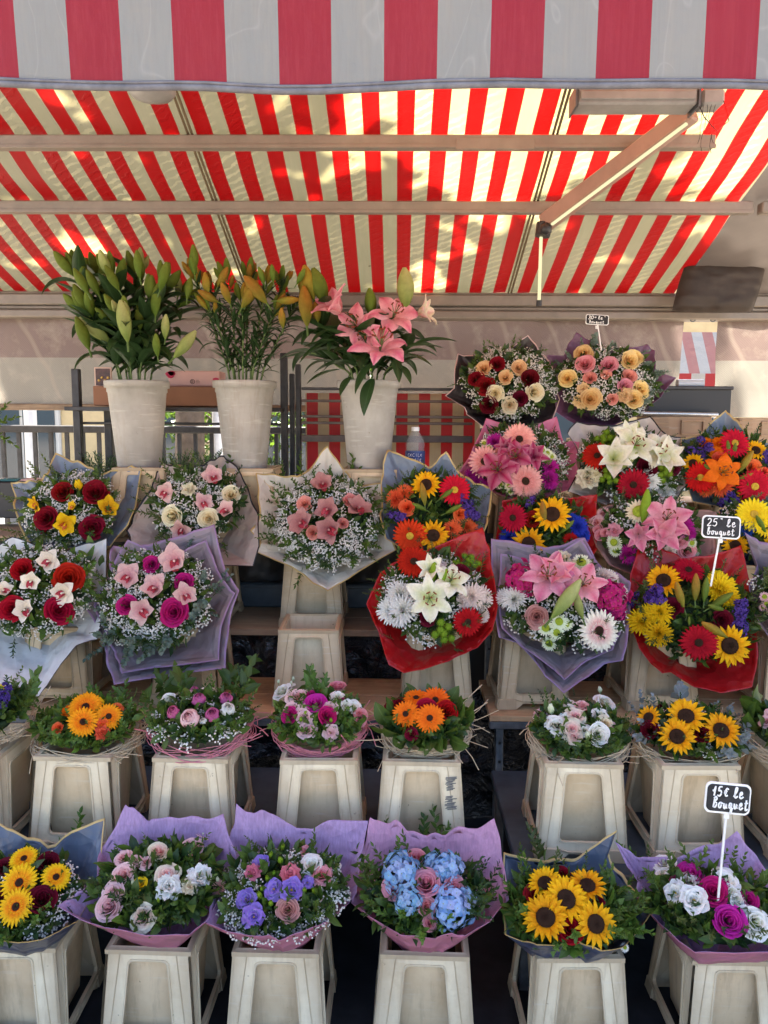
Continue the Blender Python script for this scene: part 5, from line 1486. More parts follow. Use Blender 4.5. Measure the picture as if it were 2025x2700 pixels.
# ------------------------------------------------------------------ bins
def bin_geo(H=.28, wt=.11, dt=.12, wb=.130, db=.148):
    fr = G()
    def side(wt, wb, dt, db, win, notch, axis):
        (zt_, wt1, zb_, wb1) = win; r = .014
        outer = [(-wt, H), (-wb, 0), (-notch[0], 0), (-notch[1], notch[2]), (notch[1], notch[2]), (notch[0], 0), (wb, 0), (wt, H)]
        cz = (zt_ + zb_) / 2
        inner = []
        for (sx, z_, w_, sz) in ((-1, zt_, wt1, 1), (-1, zb_, wb1, -1), (1, zb_, wb1, -1), (1, zt_, wt1, 1)):
            st = {(-1, 1): 90, (-1, -1): 180, (1, -1): 270, (1, 1): 0}[(sx, sz)]
            for q in range(5):
                a_ = R_(st + 90 * q / 4); inner.append((sx * (w_ - r) + r * math.cos(a_), z_ - sz * r + r * math.sin(a_)))
        def hit(poly, th):
            dx, dz = math.cos(th), math.sin(th); best = None
            for i in range(len(poly)):
                (x1, z1), (x2, z2) = poly[i], poly[(i + 1) % len(poly)]; z1 -= cz; z2 -= cz
                ex, ez = x2 - x1, z2 - z1; D = dx * ez - dz * ex
                if abs(D) < 1e-12: continue
                t = (x1 * ez - z1 * ex) / D; u = (x1 * dz - z1 * dx) / D
                if t > 0 and -1e-9 <= u <= 1 + 1e-9 and (best is None or t < best): best = t
            return (best * dx, best * dz + cz)
        ths = sorted(set([round(math.atan2(z_ - cz, x_), 6) for x_, z_ in outer + inner]))
        O = [hit(outer, t) for t in ths]; I = [hit(inner, t) for t in ths]; n = len(ths)
        def P(x, z, off):
            d = dt + (db - dt) * (1 - z / H) - off
            return (x, -d, z) if axis == 0 else (d, x, z)
        t_ = .007
        F = [(i, (i + 1) % n, n + (i + 1) % n, n + i) for i in range(n)]
        # front face, with a lip standing proud round the window
        lip = [(I[i][0] + (O[i][0] - I[i][0]) * .0 + (0.0045 if I[i][0] > 0 else -.0045), I[i][1] + (.0045 if I[i][1] > cz else -.0045)) for i in range(n)]
        A = [P(*o, 0) for o in O]; B = [P(*l, 0) for l in lip]; C1 = [P(*l, -.003) for l in lip]; C2 = [P(*i, -.003) for i in I]; D1 = [P(*i, t_) for i in I]; E = [P(*o, t_) for o in O]
        for a_, b_ in ((A, B), (B, C1), (C1, C2), (C2, D1), (D1, E), (E, A)): fr.add(a_ + b_, F)
        # creases and foot band
        for s_ in (-1, 1):
            q = G(); tube(q, [P(s_ * wt * .66, H - .004, -.0004), P(s_ * wb * .80, .035, -.0004)], .0016, 4); fr.addg(q)
        for (xa, xb2) in ((-wb, -notch[0] * 1.05), (notch[0] * 1.05, wb)):
            for (z0_, z1_) in ((.0, .034),):
                Q = [P(xa, z0_, -.005), P(xb2, z0_, -.005), P(xb2 if abs(xb2) < abs(xa) else xb2 * .97, z1_, -.004), P(xa if abs(xa) < abs(xb2) else xa * .97, z1_, -.004)]
                Qb = [P(xa, z0_, .002), P(xb2, z0_, .002), P(xb2 * (.97 if abs(xb2) > abs(xa) else 1), z1_ + .004, .001), P(xa * (.97 if abs(xa) > abs(xb2) else 1), z1_ + .004, .001)]
                fr.add(Q + Qb, [(0, 1, 2, 3), (3, 2, 6, 7), (0, 3, 7, 4), (1, 5, 6, 2), (0, 4, 5, 1)])
        q = G(); tube(q, [P(-notch[0] * 1.1, .034, -.003), P(-notch[1], notch[2] + .007, -.003), P(notch[1], notch[2] + .007, -.003), P(notch[0] * 1.1, .034, -.003)], .0022, 5); fr.addg(q)
    nf = (.062, .040, .020)
    g0 = len(fr.c)
    side(wt, wb, dt, db, (H * .90, .050, H * .20, .066), nf, 0)
    front = fr.c[g0:]
    g1 = len(fr.c)
    side(dt, db, wt, wb, (H * .84, .070, H * .16, .102), (.09, .06, .018), 1)
    sidec = fr.c[g1:]
    def addc(cs, M):
        for V, F, m, t, k in cs: fr.c.append((V @ M.T, F, m, t, k))
    addc(front, np.array([[-1, 0, 0], [0, -1, 0], [0, 0, 1]])); addc(sidec, np.array([[-1, 0, 0], [0, -1, 0], [0, 0, 1]]))
    # rim and foot bars
    R1 = [(-wt, -dt), (wt, -dt), (wt, dt), (-wt, dt)]
    e = .012
    def ringq(o, i, z1, z2):
        fr.add([(x, y, z1) for x, y in o] + [(x, y, z2) for x, y in i], [(j, (j + 1) % 4, 4 + (j + 1) % 4, 4 + j) for j in range(4)])
    Ro = [(x * 1.02, y * 1.02) for x, y in R1]; Ri = [(x - math.copysign(e, x), y - math.copysign(e, y)) for x, y in R1]
    ringq(Ro, Ro, H - .012, H); ringq(Ro, Ri, H, H + .002); ringq(Ri, Ri, H + .002, H - .01); ringq(R1, Ro, H - .014, H - .012)
    tb = G()
    def lv(w, d, z): return [(-w, -d, z), (w, -d, z), (w, d, z), (-w, d, z)]
    w0, d0 = wt - e + .001, dt - e + .001; w1, d1 = .082, .085
    L_ = [lv(w0, d0, H - .006), lv(w1, d1, .012)]; Li = [lv(w0 - .004, d0 - .004, H - .006), lv(w1 - .004, d1 - .004, .018)]
    tb.add(L_[0] + L_[1], [(j, (j + 1) % 4, 4 + (j + 1) % 4, 4 + j) for j in range(4)]); tb.add(Li[0] + Li[1], [(j, 4 + j, 4 + (j + 1) % 4, (j + 1) % 4) for j in range(4)])
    tb.add(L_[1], [(3, 2, 1, 0)]); tb.add(Li[1], [(0, 1, 2, 3)]); tb.add(L_[0] + Li[0], [(j, 4 + j, 4 + (j + 1) % 4, (j + 1) % 4) for j in range(4)])
    wa = G(); wa.add(lv(w1 * .35 + w0 * .63, d1 * .35 + d0 * .63, .165), [(0, 1, 2, 3)])
    return fr, tb, wa
fr_, tb_, wa_ = bin_geo()
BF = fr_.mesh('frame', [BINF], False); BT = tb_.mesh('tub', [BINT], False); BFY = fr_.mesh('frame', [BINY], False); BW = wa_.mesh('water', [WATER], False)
def flower_bin(u, v, y, z, label, group, rz=0.0, sc=1.0):
    p = W(u, v, y)
    o = empty('flower_bin', (p.x, y + .12, z), label, 'flower bin', group, (0, 0, R_(rz)))
    o.scale = (sc * rng.uniform(.985, 1.015), sc, 1)
    link('frame', BFY if label.startswith('tan') else BF, o); link('tub', BT, o); link('water', BW, o); return o  # tan bins take the frame with warm light tinted into its plastic
R1L = ['at the bottom left corner, under the yellow gerbera and dark rose bouquet', 'under the pale pink rose bouquet in lilac paper', 'under the purple and white lisianthus bouquet', 'under the blue hydrangea bouquet', 'under the five sunflower bouquet in navy paper', 'under the magenta and white rose bouquet at the bottom right']
for u, l in zip((30, 393, 727, 1123, 1529, 1943), R1L): flower_bin(u, 2515, 1.81, .020, 'dirty cream bin ' + l, 'flower bins in the front row', rng.uniform(-1.5, 1.5))
R2L = ['cut by the left edge, under the purple statice posy', 'under the orange gerbera posy', 'under the pink peony posy', 'under the magenta and white rose posy', 'with black stamped smudges, under the orange gerbera and red rose posy', 'under the white lisianthus posy', 'under the sunflower and grey leaf posy', 'cut by the right edge in the second row']
row2 = []
for u, l in zip((-98, 191, 503, 838, 1114, 1543, 1847, 2165), R2L): row2.append(flower_bin(u, 2000, 2.11, .397, 'cream flower bin ' + l, 'flower bins in the second row', rng.uniform(-1.5, 1.5)))
R3L = ['under the red rose bouquet in white paper', 'under the mauve wrapped orchid bouquet', 'standing empty in the middle of the stall', 'under the white lily bouquet in red paper', 'under the pink lily bouquet in mauve paper', 'under the sunflower bouquet in red paper', 'at the right edge of the table, third row']
for u, l in zip((146, 486, 812, 1155, 1408, 1750, 2105), R3L): flower_bin(u, 1668, 2.75, .602, 'tan-lit flower bin ' + l, 'flower bins on the tables', rng.uniform(-1.5, 1.5))
R4L = ['behind the white wrapped rose bouquet', 'behind the mauve wrapped orchid bouquet', 'right behind the empty bin, under the pink orchid bouquet', 'behind the red wrapped lily bouquet', 'behind the pink lily bouquet, under the red gerbera bouquet', 'behind the sunflower bouquet, under the pale pink lily bouquet', 'at the right edge behind the price sign']
for u, l in zip((180, 520, 822, 1130, 1400, 1680, 1985), R4L): flower_bin(u, 1500, 3.08, .810, 'tan-lit flower bin ' + l, 'flower bins on the plank shelves', rng.uniform(-1, 1))
for u, l in zip((366, 648, 975), ('first', 'second', 'third')): flower_bin(u, 1240, 3.13, 1.170, 'tan-lit bin holding the ' + l + ' white lily vase from the left', 'bins holding the lily vases')
for u, l in zip((1385, 1680, 1960), ('under the pink gerbera bouquet', 'under the white lily bouquet in cream paper', 'under the orange lily bouquet in blue paper')): flower_bin(u, 1250, 3.28, 1.050, 'tan-lit flower bin ' + l, 'flower bins on the high shelves')
for u, l in zip((1345, 1592), ('under the dark red rose bouquet in black paper', 'under the peach rose bouquet in plum paper')): flower_bin(u, 1100, 3.53, 1.290, 'tan-lit flower bin ' + l, 'flower bins on the high shelves')
# stamped smudges on the fifth bin of the second row
g = G(); rs = np.random.RandomState(5)
for (z0_, n_) in ((.235, 11), (.180, 11)):
    for i in range(n_):
        zz = z0_ - i * .0036; x0 = .072 + rs.uniform(-.006, .003); x1 = .098 + rs.uniform(-.012, .004); d0 = .12 + .028 * (1 - zz / .28) + .0022
        g.add([(x0, -d0, zz), (x1, -d0, zz + .003), (x1 + .001, -d0 + .0003, zz + .0058), (x0 + .002, -d0 + .0003, zz + .0024)], [(0, 1, 2, 3)])
link('stamped_smudge', g.mesh('stamped_smudge', [plain('grey_ink', (.10, .10, .10), .8)]), row2[4])

# ------------------------------------------------------------------ vases of lilies
def vase(u, lab):
    p = W(u, 1005, 3.25); t = empty('lily_vase', (p.x, 3.25, p.z - .52), lab, 'vase', 'tall white lily vases')
    R = 83 * zc(p) / FPX * 1.0; Hh = .52
    prof = [(.001, .0), (.070, .0), (.074, .01)] + [(.074 + (R * .90 - .074) * (q / 8) , .01 + (Hh - .06) * q / 8) for q in range(1, 9)] + [(R * .93, Hh - .045), (R * .93, Hh - .03), (R, Hh - .028), (R * 1.01, Hh - .004), (R, Hh), (R * .96, Hh - .002), (R * .88, Hh - .06), (.066, .02), (.001, .015)]
    g = G(); lathe(g, prof, 40); link('vase_body', g.mesh('vase_body', [VASEM]), t)
    return Vector((p.x, 3.25, p.z))
vases = [vase(u, 'tall scuffed white vase holding the ' + s) for u, s in ((361, 'green lily buds on the left'), (645, 'orange lily buds in the middle'), (973, 'open pink lilies on the right'))]
def wl(kind_mats, L, W_, bend, seed):
    V, F, t = leafgeo(L, W_, bend, 7, 4, .3, a=.75, b=.9); return V, F, t
LL = {}
def lleaf(kind, v):
    if (kind, v) not in LL:
        rs = np.random.RandomState(v); g = G()
        w = {'wide': .16, 'narrow': .075}[kind]
        V, F, k = leafgeo(1, w, [.5, 1.1, 1.7, .2][v], 9, 4, .4, a=.78, b=.85); g.add(V, F, 0, k, rs.rand()); LL[(kind, v)] = g.mesh('leaf', [LILYL])
    return LL[(kind, v)]
def lily_bunch(c, lab, stems, leafk, nleaf, budcol, leafL, seed, budn=(3, 5), bl=.09):
    rs = np.random.RandomState(seed)
    root = empty('lily_bunch', c + Vector((0, 0, -.30)), lab, 'lilies', 'bunches of lilies in the white vases')
    out = []
    for (u, v, y, nb) in stems:
        tip = W(u, v, y); base = c + Vector(((tip.x - c.x) * .25, (tip.y - c.y) * .3, -.30)); rim = c + Vector(((tip.x - c.x) * .30, (tip.y - c.y) * .5, .0))
        P = [base, rim, rim.lerp(tip, .35) + Vector((0, 0, .02)), rim.lerp(tip, .7) + Vector((0, 0, .02)), tip]
        cur = []
        for i in range(4):
            for j in range(4):
                t = j / 4; p0, p1, p2, p3 = P[max(i - 1, 0)], P[i], P[i + 1], P[min(i + 2, 4)]
                cur.append(.5 * ((2 * p1) + (p2 - p0) * t + (2 * p0 - 5 * p1 + 4 * p2 - p3) * t * t + (3 * p1 - p0 - 3 * p2 + p3) * t ** 3))
        cur.append(tip)
        g = G(); tube(g, [q - base for q in cur], .0045, 6, r1=.003)
        st = link('lily_stem', g.mesh('lily_stem', [STEM]), root, base - root.location)
        n = nleaf + rs.randint(3)
        for i in range(n):
            q = .29 + .69 * i / n; idx = min(len(cur) - 2, int(q * (len(cur) - 1))); f = q * (len(cur) - 1) - idx
            p = cur[idx].lerp(cur[idx + 1], f); az = i * 2.4 + rs.rand(); d0 = (cur[idx + 1] - cur[idx]).normalized()
            d = (Vector((math.cos(az), math.sin(az) * .9, 0)) * rs.uniform(.5, 1.0) + d0 * rs.uniform(.35, .9)).normalized()
            o = link('leaf', lleaf(leafk, rs.randint(4)), st, p - base); o.rotation_mode = 'QUATERNION'
            o.rotation_quaternion = d.to_track_quat('X', 'Z'); o.scale = (leafL * rs.uniform(.7, 1.2),) * 3
        d0 = (cur[-1] - cur[-4]).normalized()
        for i in range(nb):
            az = i * 2.4 + rs.rand() * 2; q = .18 + .5 * (i / max(1, nb)) ; d = (Vector((math.cos(az), math.sin(az), 0)) * (q if i else .1) + d0).normalized()
            b0 = cur[-1 - (i % 3) * 1]; stl = .025 + .012 * (i % 2); L = bl * rs.uniform(.75, 1.15)
            cen = b0 + d * (stl + L * .5)
            o = link('lily_bud', fmesh('bud', budcol if not isinstance(budcol, tuple) else budcol[rs.randint(len(budcol))], i % 3), st, cen - base); orient(o, d, rs.rand() * 6); o.scale = (L * 1.15, L * 1.15, L)
            g = G(); tube(g, [b0 - cen, -d * L * .45], .002, 5); link('stalk', g.mesh('stalk', [STEM]), o) if False else None
        out.append((st, base))
    return root, out
def direct_bud(st, base, u, v, y, ang, L, col, wide=1.15):
    p = W(u, v, y); d = Vector((math.cos(R_(ang)), rng.uniform(-.35, .1), math.sin(R_(ang)))).normalized()
    o = link('lily_bud', fmesh('bud', col, 1), st, p - base); orient(o, d, rng.uniform(0, 6)); o.scale = (L * wide, L * wide, L)
r1, s1 = lily_bunch(vases[0], 'bunch of closed green lily buds with broad dark leaves in the left vase',
    [(205, 735, 3.20, 4), (262, 742, 3.30, 3), (300, 745, 3.18, 4), (362, 735, 3.28, 4), (430, 760, 3.20, 4), (470, 800, 3.28, 3), (235, 840, 3.14, 3), (330, 860, 3.10, 4), (400, 820, 3.12, 4), (290, 800, 3.26, 3)], 'wide', 17, ('bud', 'bud', 'budpale'), .17, 3, bl=.105)
K3 = lambda x, y: cp('K3', x, y)
for i, (x, y, ang, L) in enumerate(((865, 110, 95, .10), (700, 195, 118, .10), (580, 225, 115, .105), (1020, 185, 72, .105), (975, 345, 86, .105), (870, 435, 92, .10), (775, 465, 95, .15), (515, 540, 112, .13), (595, 520, 138, .14), (980, 615, 88, .085), (1155, 610, 50, .13), (500, 320, 115, .11), (505, 215, 118, .10), (1035, 500, 85, .09), (650, 440, 130, .09))):
    u, v = K3(x, y); direct_bud(s1[i % 10][0], s1[i % 10][1], u, v, 3.02 + .05 * (i % 3), ang, L * 1.05, 'budpale' if i in (6, 8, 10, 13) else 'bud', 1.1)
r2, s2 = lily_bunch(vases[1], 'bunch of small green and orange lily buds with narrow leaves in the middle vase',
    [(515, 740, 3.20, 5), (560, 770, 3.28, 4), (600, 750, 3.18, 5), (655, 745, 3.25, 5), (700, 765, 3.18, 4), (745, 760, 3.28, 5), (790, 790, 3.22, 4), (640, 810, 3.12, 4), (560, 830, 3.14, 4), (720, 830, 3.12, 4)], 'narrow', 34, ('bud', 'budorange', 'budorange'), .10, 8, bl=.07)
K4 = lambda x, y: cp('K4', x, y)
for i, (x, y, ang, L, c_) in enumerate(((60, 290, 130, .12, 'budorange'), (20, 320, 60, .11, 'budorange'), (280, 360, 5, .08, 'budorange'), (240, 480, 92, .07, 'budorange'), (100, 195, 105, .06, 'bud'), (175, 180, 95, .06, 'bud'), (365, 200, 60, .06, 'bud'), (395, 400, 95, .14, 'budorange'))):
    u, v = K4(x, y); direct_bud(s2[i][0], s2[i][1], u, v, 3.05, ang, L * 1.1, c_)
for i, (x, y, ang) in enumerate(((1215, 60, 95), (1205, 110, 100), (1180, 260, 80), (1390, 190, 60), (1410, 290, 110), (1300, 310, 150), (1545, 290, 80), (1590, 240, 130), (1290, 230, 95))):
    u, v = K3(x, y); direct_bud(s2[i][0], s2[i][1], u, v, 3.06, ang, .085, 'budorange' if i > 2 else 'bud', 1.2)
r3, s3 = lily_bunch(vases[2], 'bunch of wide open pink lilies with broad dark leaves in the right vase',
    [(835, 850, 3.16, 0), (880, 880, 3.10, 0), (1000, 860, 3.14, 0), (1040, 860, 3.25, 0), (940, 900, 3.08, 0), (1100, 905, 3.20, 0), (820, 930, 3.2, 0)], 'wide', 10, 'bud', .19, 6)
def lflow(st, x, y, r, kind, col, d, yy=3.05):
    u, v = K4(x, y); p = W(u, v, yy); size = r * .3918 * zc(p) / FPX * 1.12
    o = link('lily_flower', fmesh(kind, col, rng.randrange(3)), st[0], p - st[1]); orient(o, Vector(d), rng.uniform(0, 6)); o.scale = (size,) * 3
lflow(s3[0], 590, 400, 150, 'lilyc', 'lilypink', (-.45, -.45, .6)); lflow(s3[1], 725, 520, 135, 'lily', 'lilypink', (-.2, -.9, .25), 3.02)
lflow(s3[2], 1000, 440, 155, 'lily', 'lilypink', (.25, -.85, .45), 3.04); lflow(s3[6], 800, 600, 115, 'lily', 'lilypink', (-.6, -.6, -.1), 3.0); lflow(s3[4], 905, 640, 190, 'lily', 'lilypink', (.1, -.6, .75), 2.97); lflow(s3[3], 1190, 440, 110, 'lilyc', 'blush', (.9, -.3, .35), 3.12)
for (x, y, ang, L, c_, i) in ((1065, 280, 92, .14, 'budpale', 3), (835, 375, 95, .10, 'bud', 1), (490, 265, 110, .13, 'bud', 0), (420, 240, 105, .12, 'budorange', 0), (470, 440, 100, .07, 'budorange', 6)):
    u, v = K4(x, y); direct_bud(s3[i][0], s3[i][1], u, v, 3.08, ang, L * 1.1, c_, 1.4)
for (x0, y0, x1, y1, s) in ((700, 880, 625, 990, .22), (850, 890, 780, 1120, .26), (860, 780, 720, 970, .26), (1000, 760, 1030, 900, .2), (1080, 680, 1320, 660, .26), (1030, 720, 1250, 780, .24), (560, 640, 350, 760, .25), (620, 830, 405, 900, .24), (600, 640, 380, 660, .22), (1030, 800, 1110, 910, .18), (640, 440, 745, 500, .13), (560, 560, 430, 640, .2)):
    p0 = W(*K4(x0, y0), 3.05); p1 = W(*K4(x1, y1), 2.99); st = s3[rng.randrange(7)]; d = p1 - p0
    o = link('leaf', lleaf('wide', 0), st[0], p0 - st[1]); o.rotation_mode = 'QUATERNION'; o.rotation_quaternion = d.to_track_quat('X', 'Z'); o.scale = (d.length * 1.05, d.length * 1.25, d.length)

# ------------------------------------------------------------------ bouquets
RAFN = plain('raffia_natural', (.56, .46, .32), .6, .3, ns=5, amt=.15, transl=.2); RAFP = plain('raffia_pink', (.60, .22, .27), .6, .3, ns=5, amt=.2, transl=.2)
def bq(label, crop, cx, cy, rx, ry, depth, elev, group, paper=None, rim=None, fl='', gyp=0, gr=.045, fol=420, fm=None, sprigs=(), px=(), dome=.45, extra=None, ruf=.010, L=.042, second=None):
    b = Bouquet('bouquet', label, 'bouquet', crop, cx, cy, rx, ry, depth, elev, group, dome)
    if paper:
        b.wrap(paper, rim, ruf=ruf, front=.24 if elev > 50 else 0)
        if second: b.wrap(paper, second, lift=.012, ruf=ruf)
    b.papered = elev > 50
    b.flowers(fl)
    b.foliage(fol, fm, L=L)
    for sp in sprigs: b.sprigs(*sp[:2], **(sp[2] if len(sp) > 2 else {}))
    for q in px: b.sprig_px(*q)
    if gyp: b.gyp(gyp, gr)
    return b
GF = 'paper wrapped bouquets in the front row'
bq('bouquet of yellow gerberas and dark red roses in navy gold edged paper, bottom left', 'P1', 110, 640, 400, 330, 1.87, 62, GF, 'navy',
   [(-350, 300), (-120, 60), (0, 175), (300, 305), (655, 140), (640, 520), (490, 800), (330, 950), (120, 1010), (-200, 960), (-420, 700)],
   'gerb:ygerb 150,390,80 120,540,100 350,505,88 100,690,100; rose:wine 300,410,72 260,640,84 15,440,60 -5,650,55 -150,560,60', 26, .036, 460,
   sprigs=(('pitt', 8, dict(th=(200, 340), rr=(.8, 1.0), L=.09)), ('bright', 4, dict(th=(280, 330), rr=(.75, .95), L=.08))), px=(('bright', 470, 330, 505, 110), ('bright', 400, 330, 360, 270), ('bright', 560, 430, 610, 370), ('bright', 270, 870, 300, 830), ('dark', 420, 640, 400, 560)))
b = bq('bouquet of pale pink roses with big green leaves in lilac and rose paper', 'P1', 985, 560, 420, 330, 1.87, 62, GF, 'lilac',
   [(790, 65), (862, 110), (945, 145), (1120, 150), (1395, 115), (1480, 395), (1400, 600), (1300, 845), (1190, 960), (910, 968), (650, 905), (500, 830), (360, 710), (470, 620), (610, 520), (630, 330)],
   'openrose:blush 890,760,82 1045,490,82; ranun:blush 990,345,70; rose:palepink 1205,315,62 1280,215,62 770,490,62 680,690,80; openrose:palepink 700,610,76 770,380,55 910,410,46 850,400,40; lisi:palepink 1290,200,55; carn:cream 1185,560,60; carn:white 1055,565,82 1250,500,76; rose:yellow 872,545,44; lbud:greenwhite 1270,240,32 1295,335,40 855,290,30 560,525,28 560,585,30 830,540,34 1360,520,34; lbud:green 990,650,28; mum:dusty 1375,570,50', 0, .04, 620,
   sprigs=(('pitt', 9, dict(th=(0, 360), rr=(.4, .9), L=.08)), ('olive', 7, dict(rr=(.2, .8), L=.08)), ('dark', 8, dict(th=(180, 360), rr=(.7, .95), L=.08))),
   px=(('broad', 1040, 300, 945, 170), ('broad', 1090, 280, 1205, 150), ('broad', 1055, 260, 1050, 145), ('broad', 1130, 740, 1170, 575), ('broad', 1110, 770, 1275, 670), ('broad', 1240, 700, 1390, 590), ('broad', 720, 800, 575, 760), ('broad', 740, 790, 590, 700), ('broad', 850, 440, 800, 320), ('broad', 1290, 400, 1400, 260), ('broad', 1230, 620, 1320, 520), ('broad', 1320, 420, 1290, 330), ('pitt', 560, 640, 500, 560)))
bq('bouquet of purple and white lisianthus with baby\'s breath in lilac paper', 'P2', 340, 590, 410, 350, 1.87, 62, GF, 'lilac',
   [(60, 60), (170, 100), (285, 125), (430, 190), (620, 180), (880, 155), (835, 400), (800, 620), (760, 675), (620, 820), (480, 930), (320, 1002), (265, 960), (180, 975), (0, 925), (-140, 850), (-60, 600), (-20, 400), (30, 250)],
   'openrose:white 530,430,74 650,425,60; lisi:lilac 400,585,82 290,580,70 165,750,88 120,640,70 210,415,55 500,540,45; carn:pink 490,345,48; carn:hotpink 160,470,52 390,485,68; openrose:pink 590,485,60; ranun:dusty 375,705,80; lbud:green 330,400,48 270,370,42 345,320,38 250,515,36 200,620,42 150,660,32 270,670,44 480,590,38 540,590,38 290,480,32 600,370,30 215,580,32', 50, .034, 480,
   sprigs=(('pitt', 10, dict(th=(-60, 60), rr=(.8, 1.0), L=.08)), ('dark', 9, dict(th=(200, 340), rr=(.8, .98), L=.08)), ('olive', 6, dict(th=(60, 160), rr=(.85, 1.0), L=.08))),
   px=(('broad', 60, 680, 50, 490), ('broad', 90, 640, 0, 540), ('broad', -60, 760, -90, 600)))
bq('bouquet of blue hydrangeas and pink roses in rose and lilac paper', 'P2', 1230, 620, 410, 320, 1.87, 62, GF, 'pinklil',
   [(890, 125), (1040, 185), (1180, 235), (1340, 250), (1500, 215), (1662, 146), (1720, 400), (1756, 650), (1640, 820), (1480, 962), (1400, 930), (1300, 972), (1080, 945), (900, 790), (765, 660), (800, 520), (850, 330)],
   'hyd:hblue 1080,470,128 1370,450,128 1285,415,80 1130,650,98 1400,700,145 1480,640,80; rose:pink 1180,385,66 1040,570,72 1415,565,74; ranun:pink 1240,540,96 1245,690,64 1265,790,50', 0, .04, 480,
   sprigs=(('pitt', 8, dict(th=(100, 200), rr=(.85, 1.0), L=.11)), ('dark', 9, dict(th=(-50, 40), rr=(.85, 1.05), L=.10)), ('bright', 7, dict(th=(220, 320), rr=(.75, .95), L=.09))),
   px=(('pitt', 1010, 330, 1010, 150), ('pitt', 1230, 330, 1210, 90), ('pitt', 1310, 340, 1320, 90), ('bright', 1280, 320, 1380, 160), ('pitt', 900, 520, 770, 270), ('olive', 940, 600, 860, 440), ('bright', 1150, 880, 1100, 820), ('pitt', 1190, 830, 1195, 660), ('pitt', 1120, 350, 1130, 270), ('olive', 1470, 450, 1520, 370), ('dark', 1600, 600, 1700, 440), ('pitt', 1590, 720, 1690, 580)))
bq('bouquet of five big sunflowers and dark red roses in navy gold edged paper', 'P3', 540, 540, 390, 270, 1.87, 60, GF, 'navy',
   [(165, 200), (330, 250), (480, 292), (640, 200), (800, 98), (750, 210), (850, 330), (990, 560), (900, 740), (840, 815), (720, 838), (600, 770), (540, 745), (480, 790), (350, 792), (240, 730), (165, 690), (150, 450)],
   'sunf:sun 400,385,100 640,400,118 520,475,128 405,578,140 685,612,125; rose:crimson 540,640,76; rose:dred 495,335,50 340,445,54 690,475,48; daisy:white 850,745,26; mum:white 850,750,22', 0, .04, 560, (LEAF, LEAFB),
   sprigs=(('pitt', 9, dict(th=(-40, 60), rr=(.7, 1.0), L=.10)), ('bright', 12, dict(th=(120, 340), rr=(.8, 1.0), L=.09)), ('olive', 6, dict(th=(60, 150), rr=(.85, 1.0), L=.09))),
   px=(('olive', 370, 290, 330, 40), ('olive', 400, 260, 330, 60), ('broadb', 410, 300, 390, 170), ('broadb', 420, 320, 450, 220), ('pitt', 290, 330, 250, 170), ('pitt', 240, 480, 80, 440), ('pitt', 830, 400, 960, 330), ('pitt', 880, 560, 1000, 470), ('bright', 700, 300, 690, 220), ('broadb', 240, 640, 150, 560), ('broadb', 270, 690, 190, 650)))
bq('bouquet of white lisianthus and magenta roses in rose and lilac paper, bottom right', 'P3', 1370, 520, 400, 250, 1.87, 60, GF, 'lilac',
   [(792, 152), (870, 215), (960, 240), (1130, 262), (1300, 180), (1480, 98), (1600, 240), (1700, 400), (1900, 540), (1850, 850), (1500, 858), (1240, 860), (1120, 720), (980, 540), (1140, 500), (900, 455), (930, 390), (860, 280)],
   'openrose:white 1070,265,55 1065,325,40 1110,345,34 1210,370,60 1420,370,74 1450,430,60 1485,475,52 1590,600,88 1750,560,60; lisi:white 1140,440,72 1240,480,82; rose:fuch 1220,330,74; rose:mag 1350,430,80 1145,368,44 1400,400,50; ranun:fuch 1440,595,92; rose:mag 1550,480,54', 0, .04, 540,
   sprigs=(('pitt', 8, dict(th=(90, 180), rr=(.8, 1.05), L=.12)), ('olive', 9, dict(th=(180, 330), rr=(.75, .95), L=.08)), ('pitt', 6, dict(th=(0, 90), rr=(.7, 1.0), L=.10))),
   px=(('bright', 960, 330, 850, 150), ('pitt', 1000, 350, 910, 180), ('pitt', 1020, 300, 970, 170), ('bright', 1280, 280, 1240, 210), ('bright', 1330, 290, 1320, 150), ('bright', 1340, 300, 1350, 200), ('pitt', 1560, 420, 1580, 300), ('pitt', 1620, 480, 1650, 350), ('pitt', 1500, 400, 1490, 320)))

# posies of the second row, each in a raffia collar
PG = 'raffia ringed posies in the second row'
def posy(label, crop, cx, cy, rx, ry, fl, raf, gyp=0, fol=460, fm=None, sprigs=(), px=(), elev=74, n=46, tails=14, dome=.5, rad=1.05, gr=.036):
    b = Bouquet('posy', label, 'posy', crop, cx, cy, rx, ry, 2.23, elev, PG, dome)
    b.flowers(fl); b.foliage(fol, fm, L=.036)
    for sp in sprigs: b.sprigs(*sp[:2], **(sp[2] if len(sp) > 2 else {}))
    for q in px: b.sprig_px(*q)
    if gyp: b.gyp(gyp, gr)
    b.raffia(raf, rad, n, tails)
    return b
posy('posy of purple statice and green leaves in natural raffia, cut by the left edge', 'N1', -60, 300, 240, 150, 'stat:purple -20,230,70 20,170,50 -100,250,70; daisy:yellow 5,155,32; mum:yellow -60,200,40', RAFN, 0, 360,
     sprigs=(('pitt', 8, dict(th=(-60, 80), rr=(.7, 1.0), L=.10)),), px=(('bright', 110, 260, 190, 80), ('bright', 80, 330, 150, 160), ('dark', 40, 160, 45, 65), ('bright', 100, 330, 200, 200)))
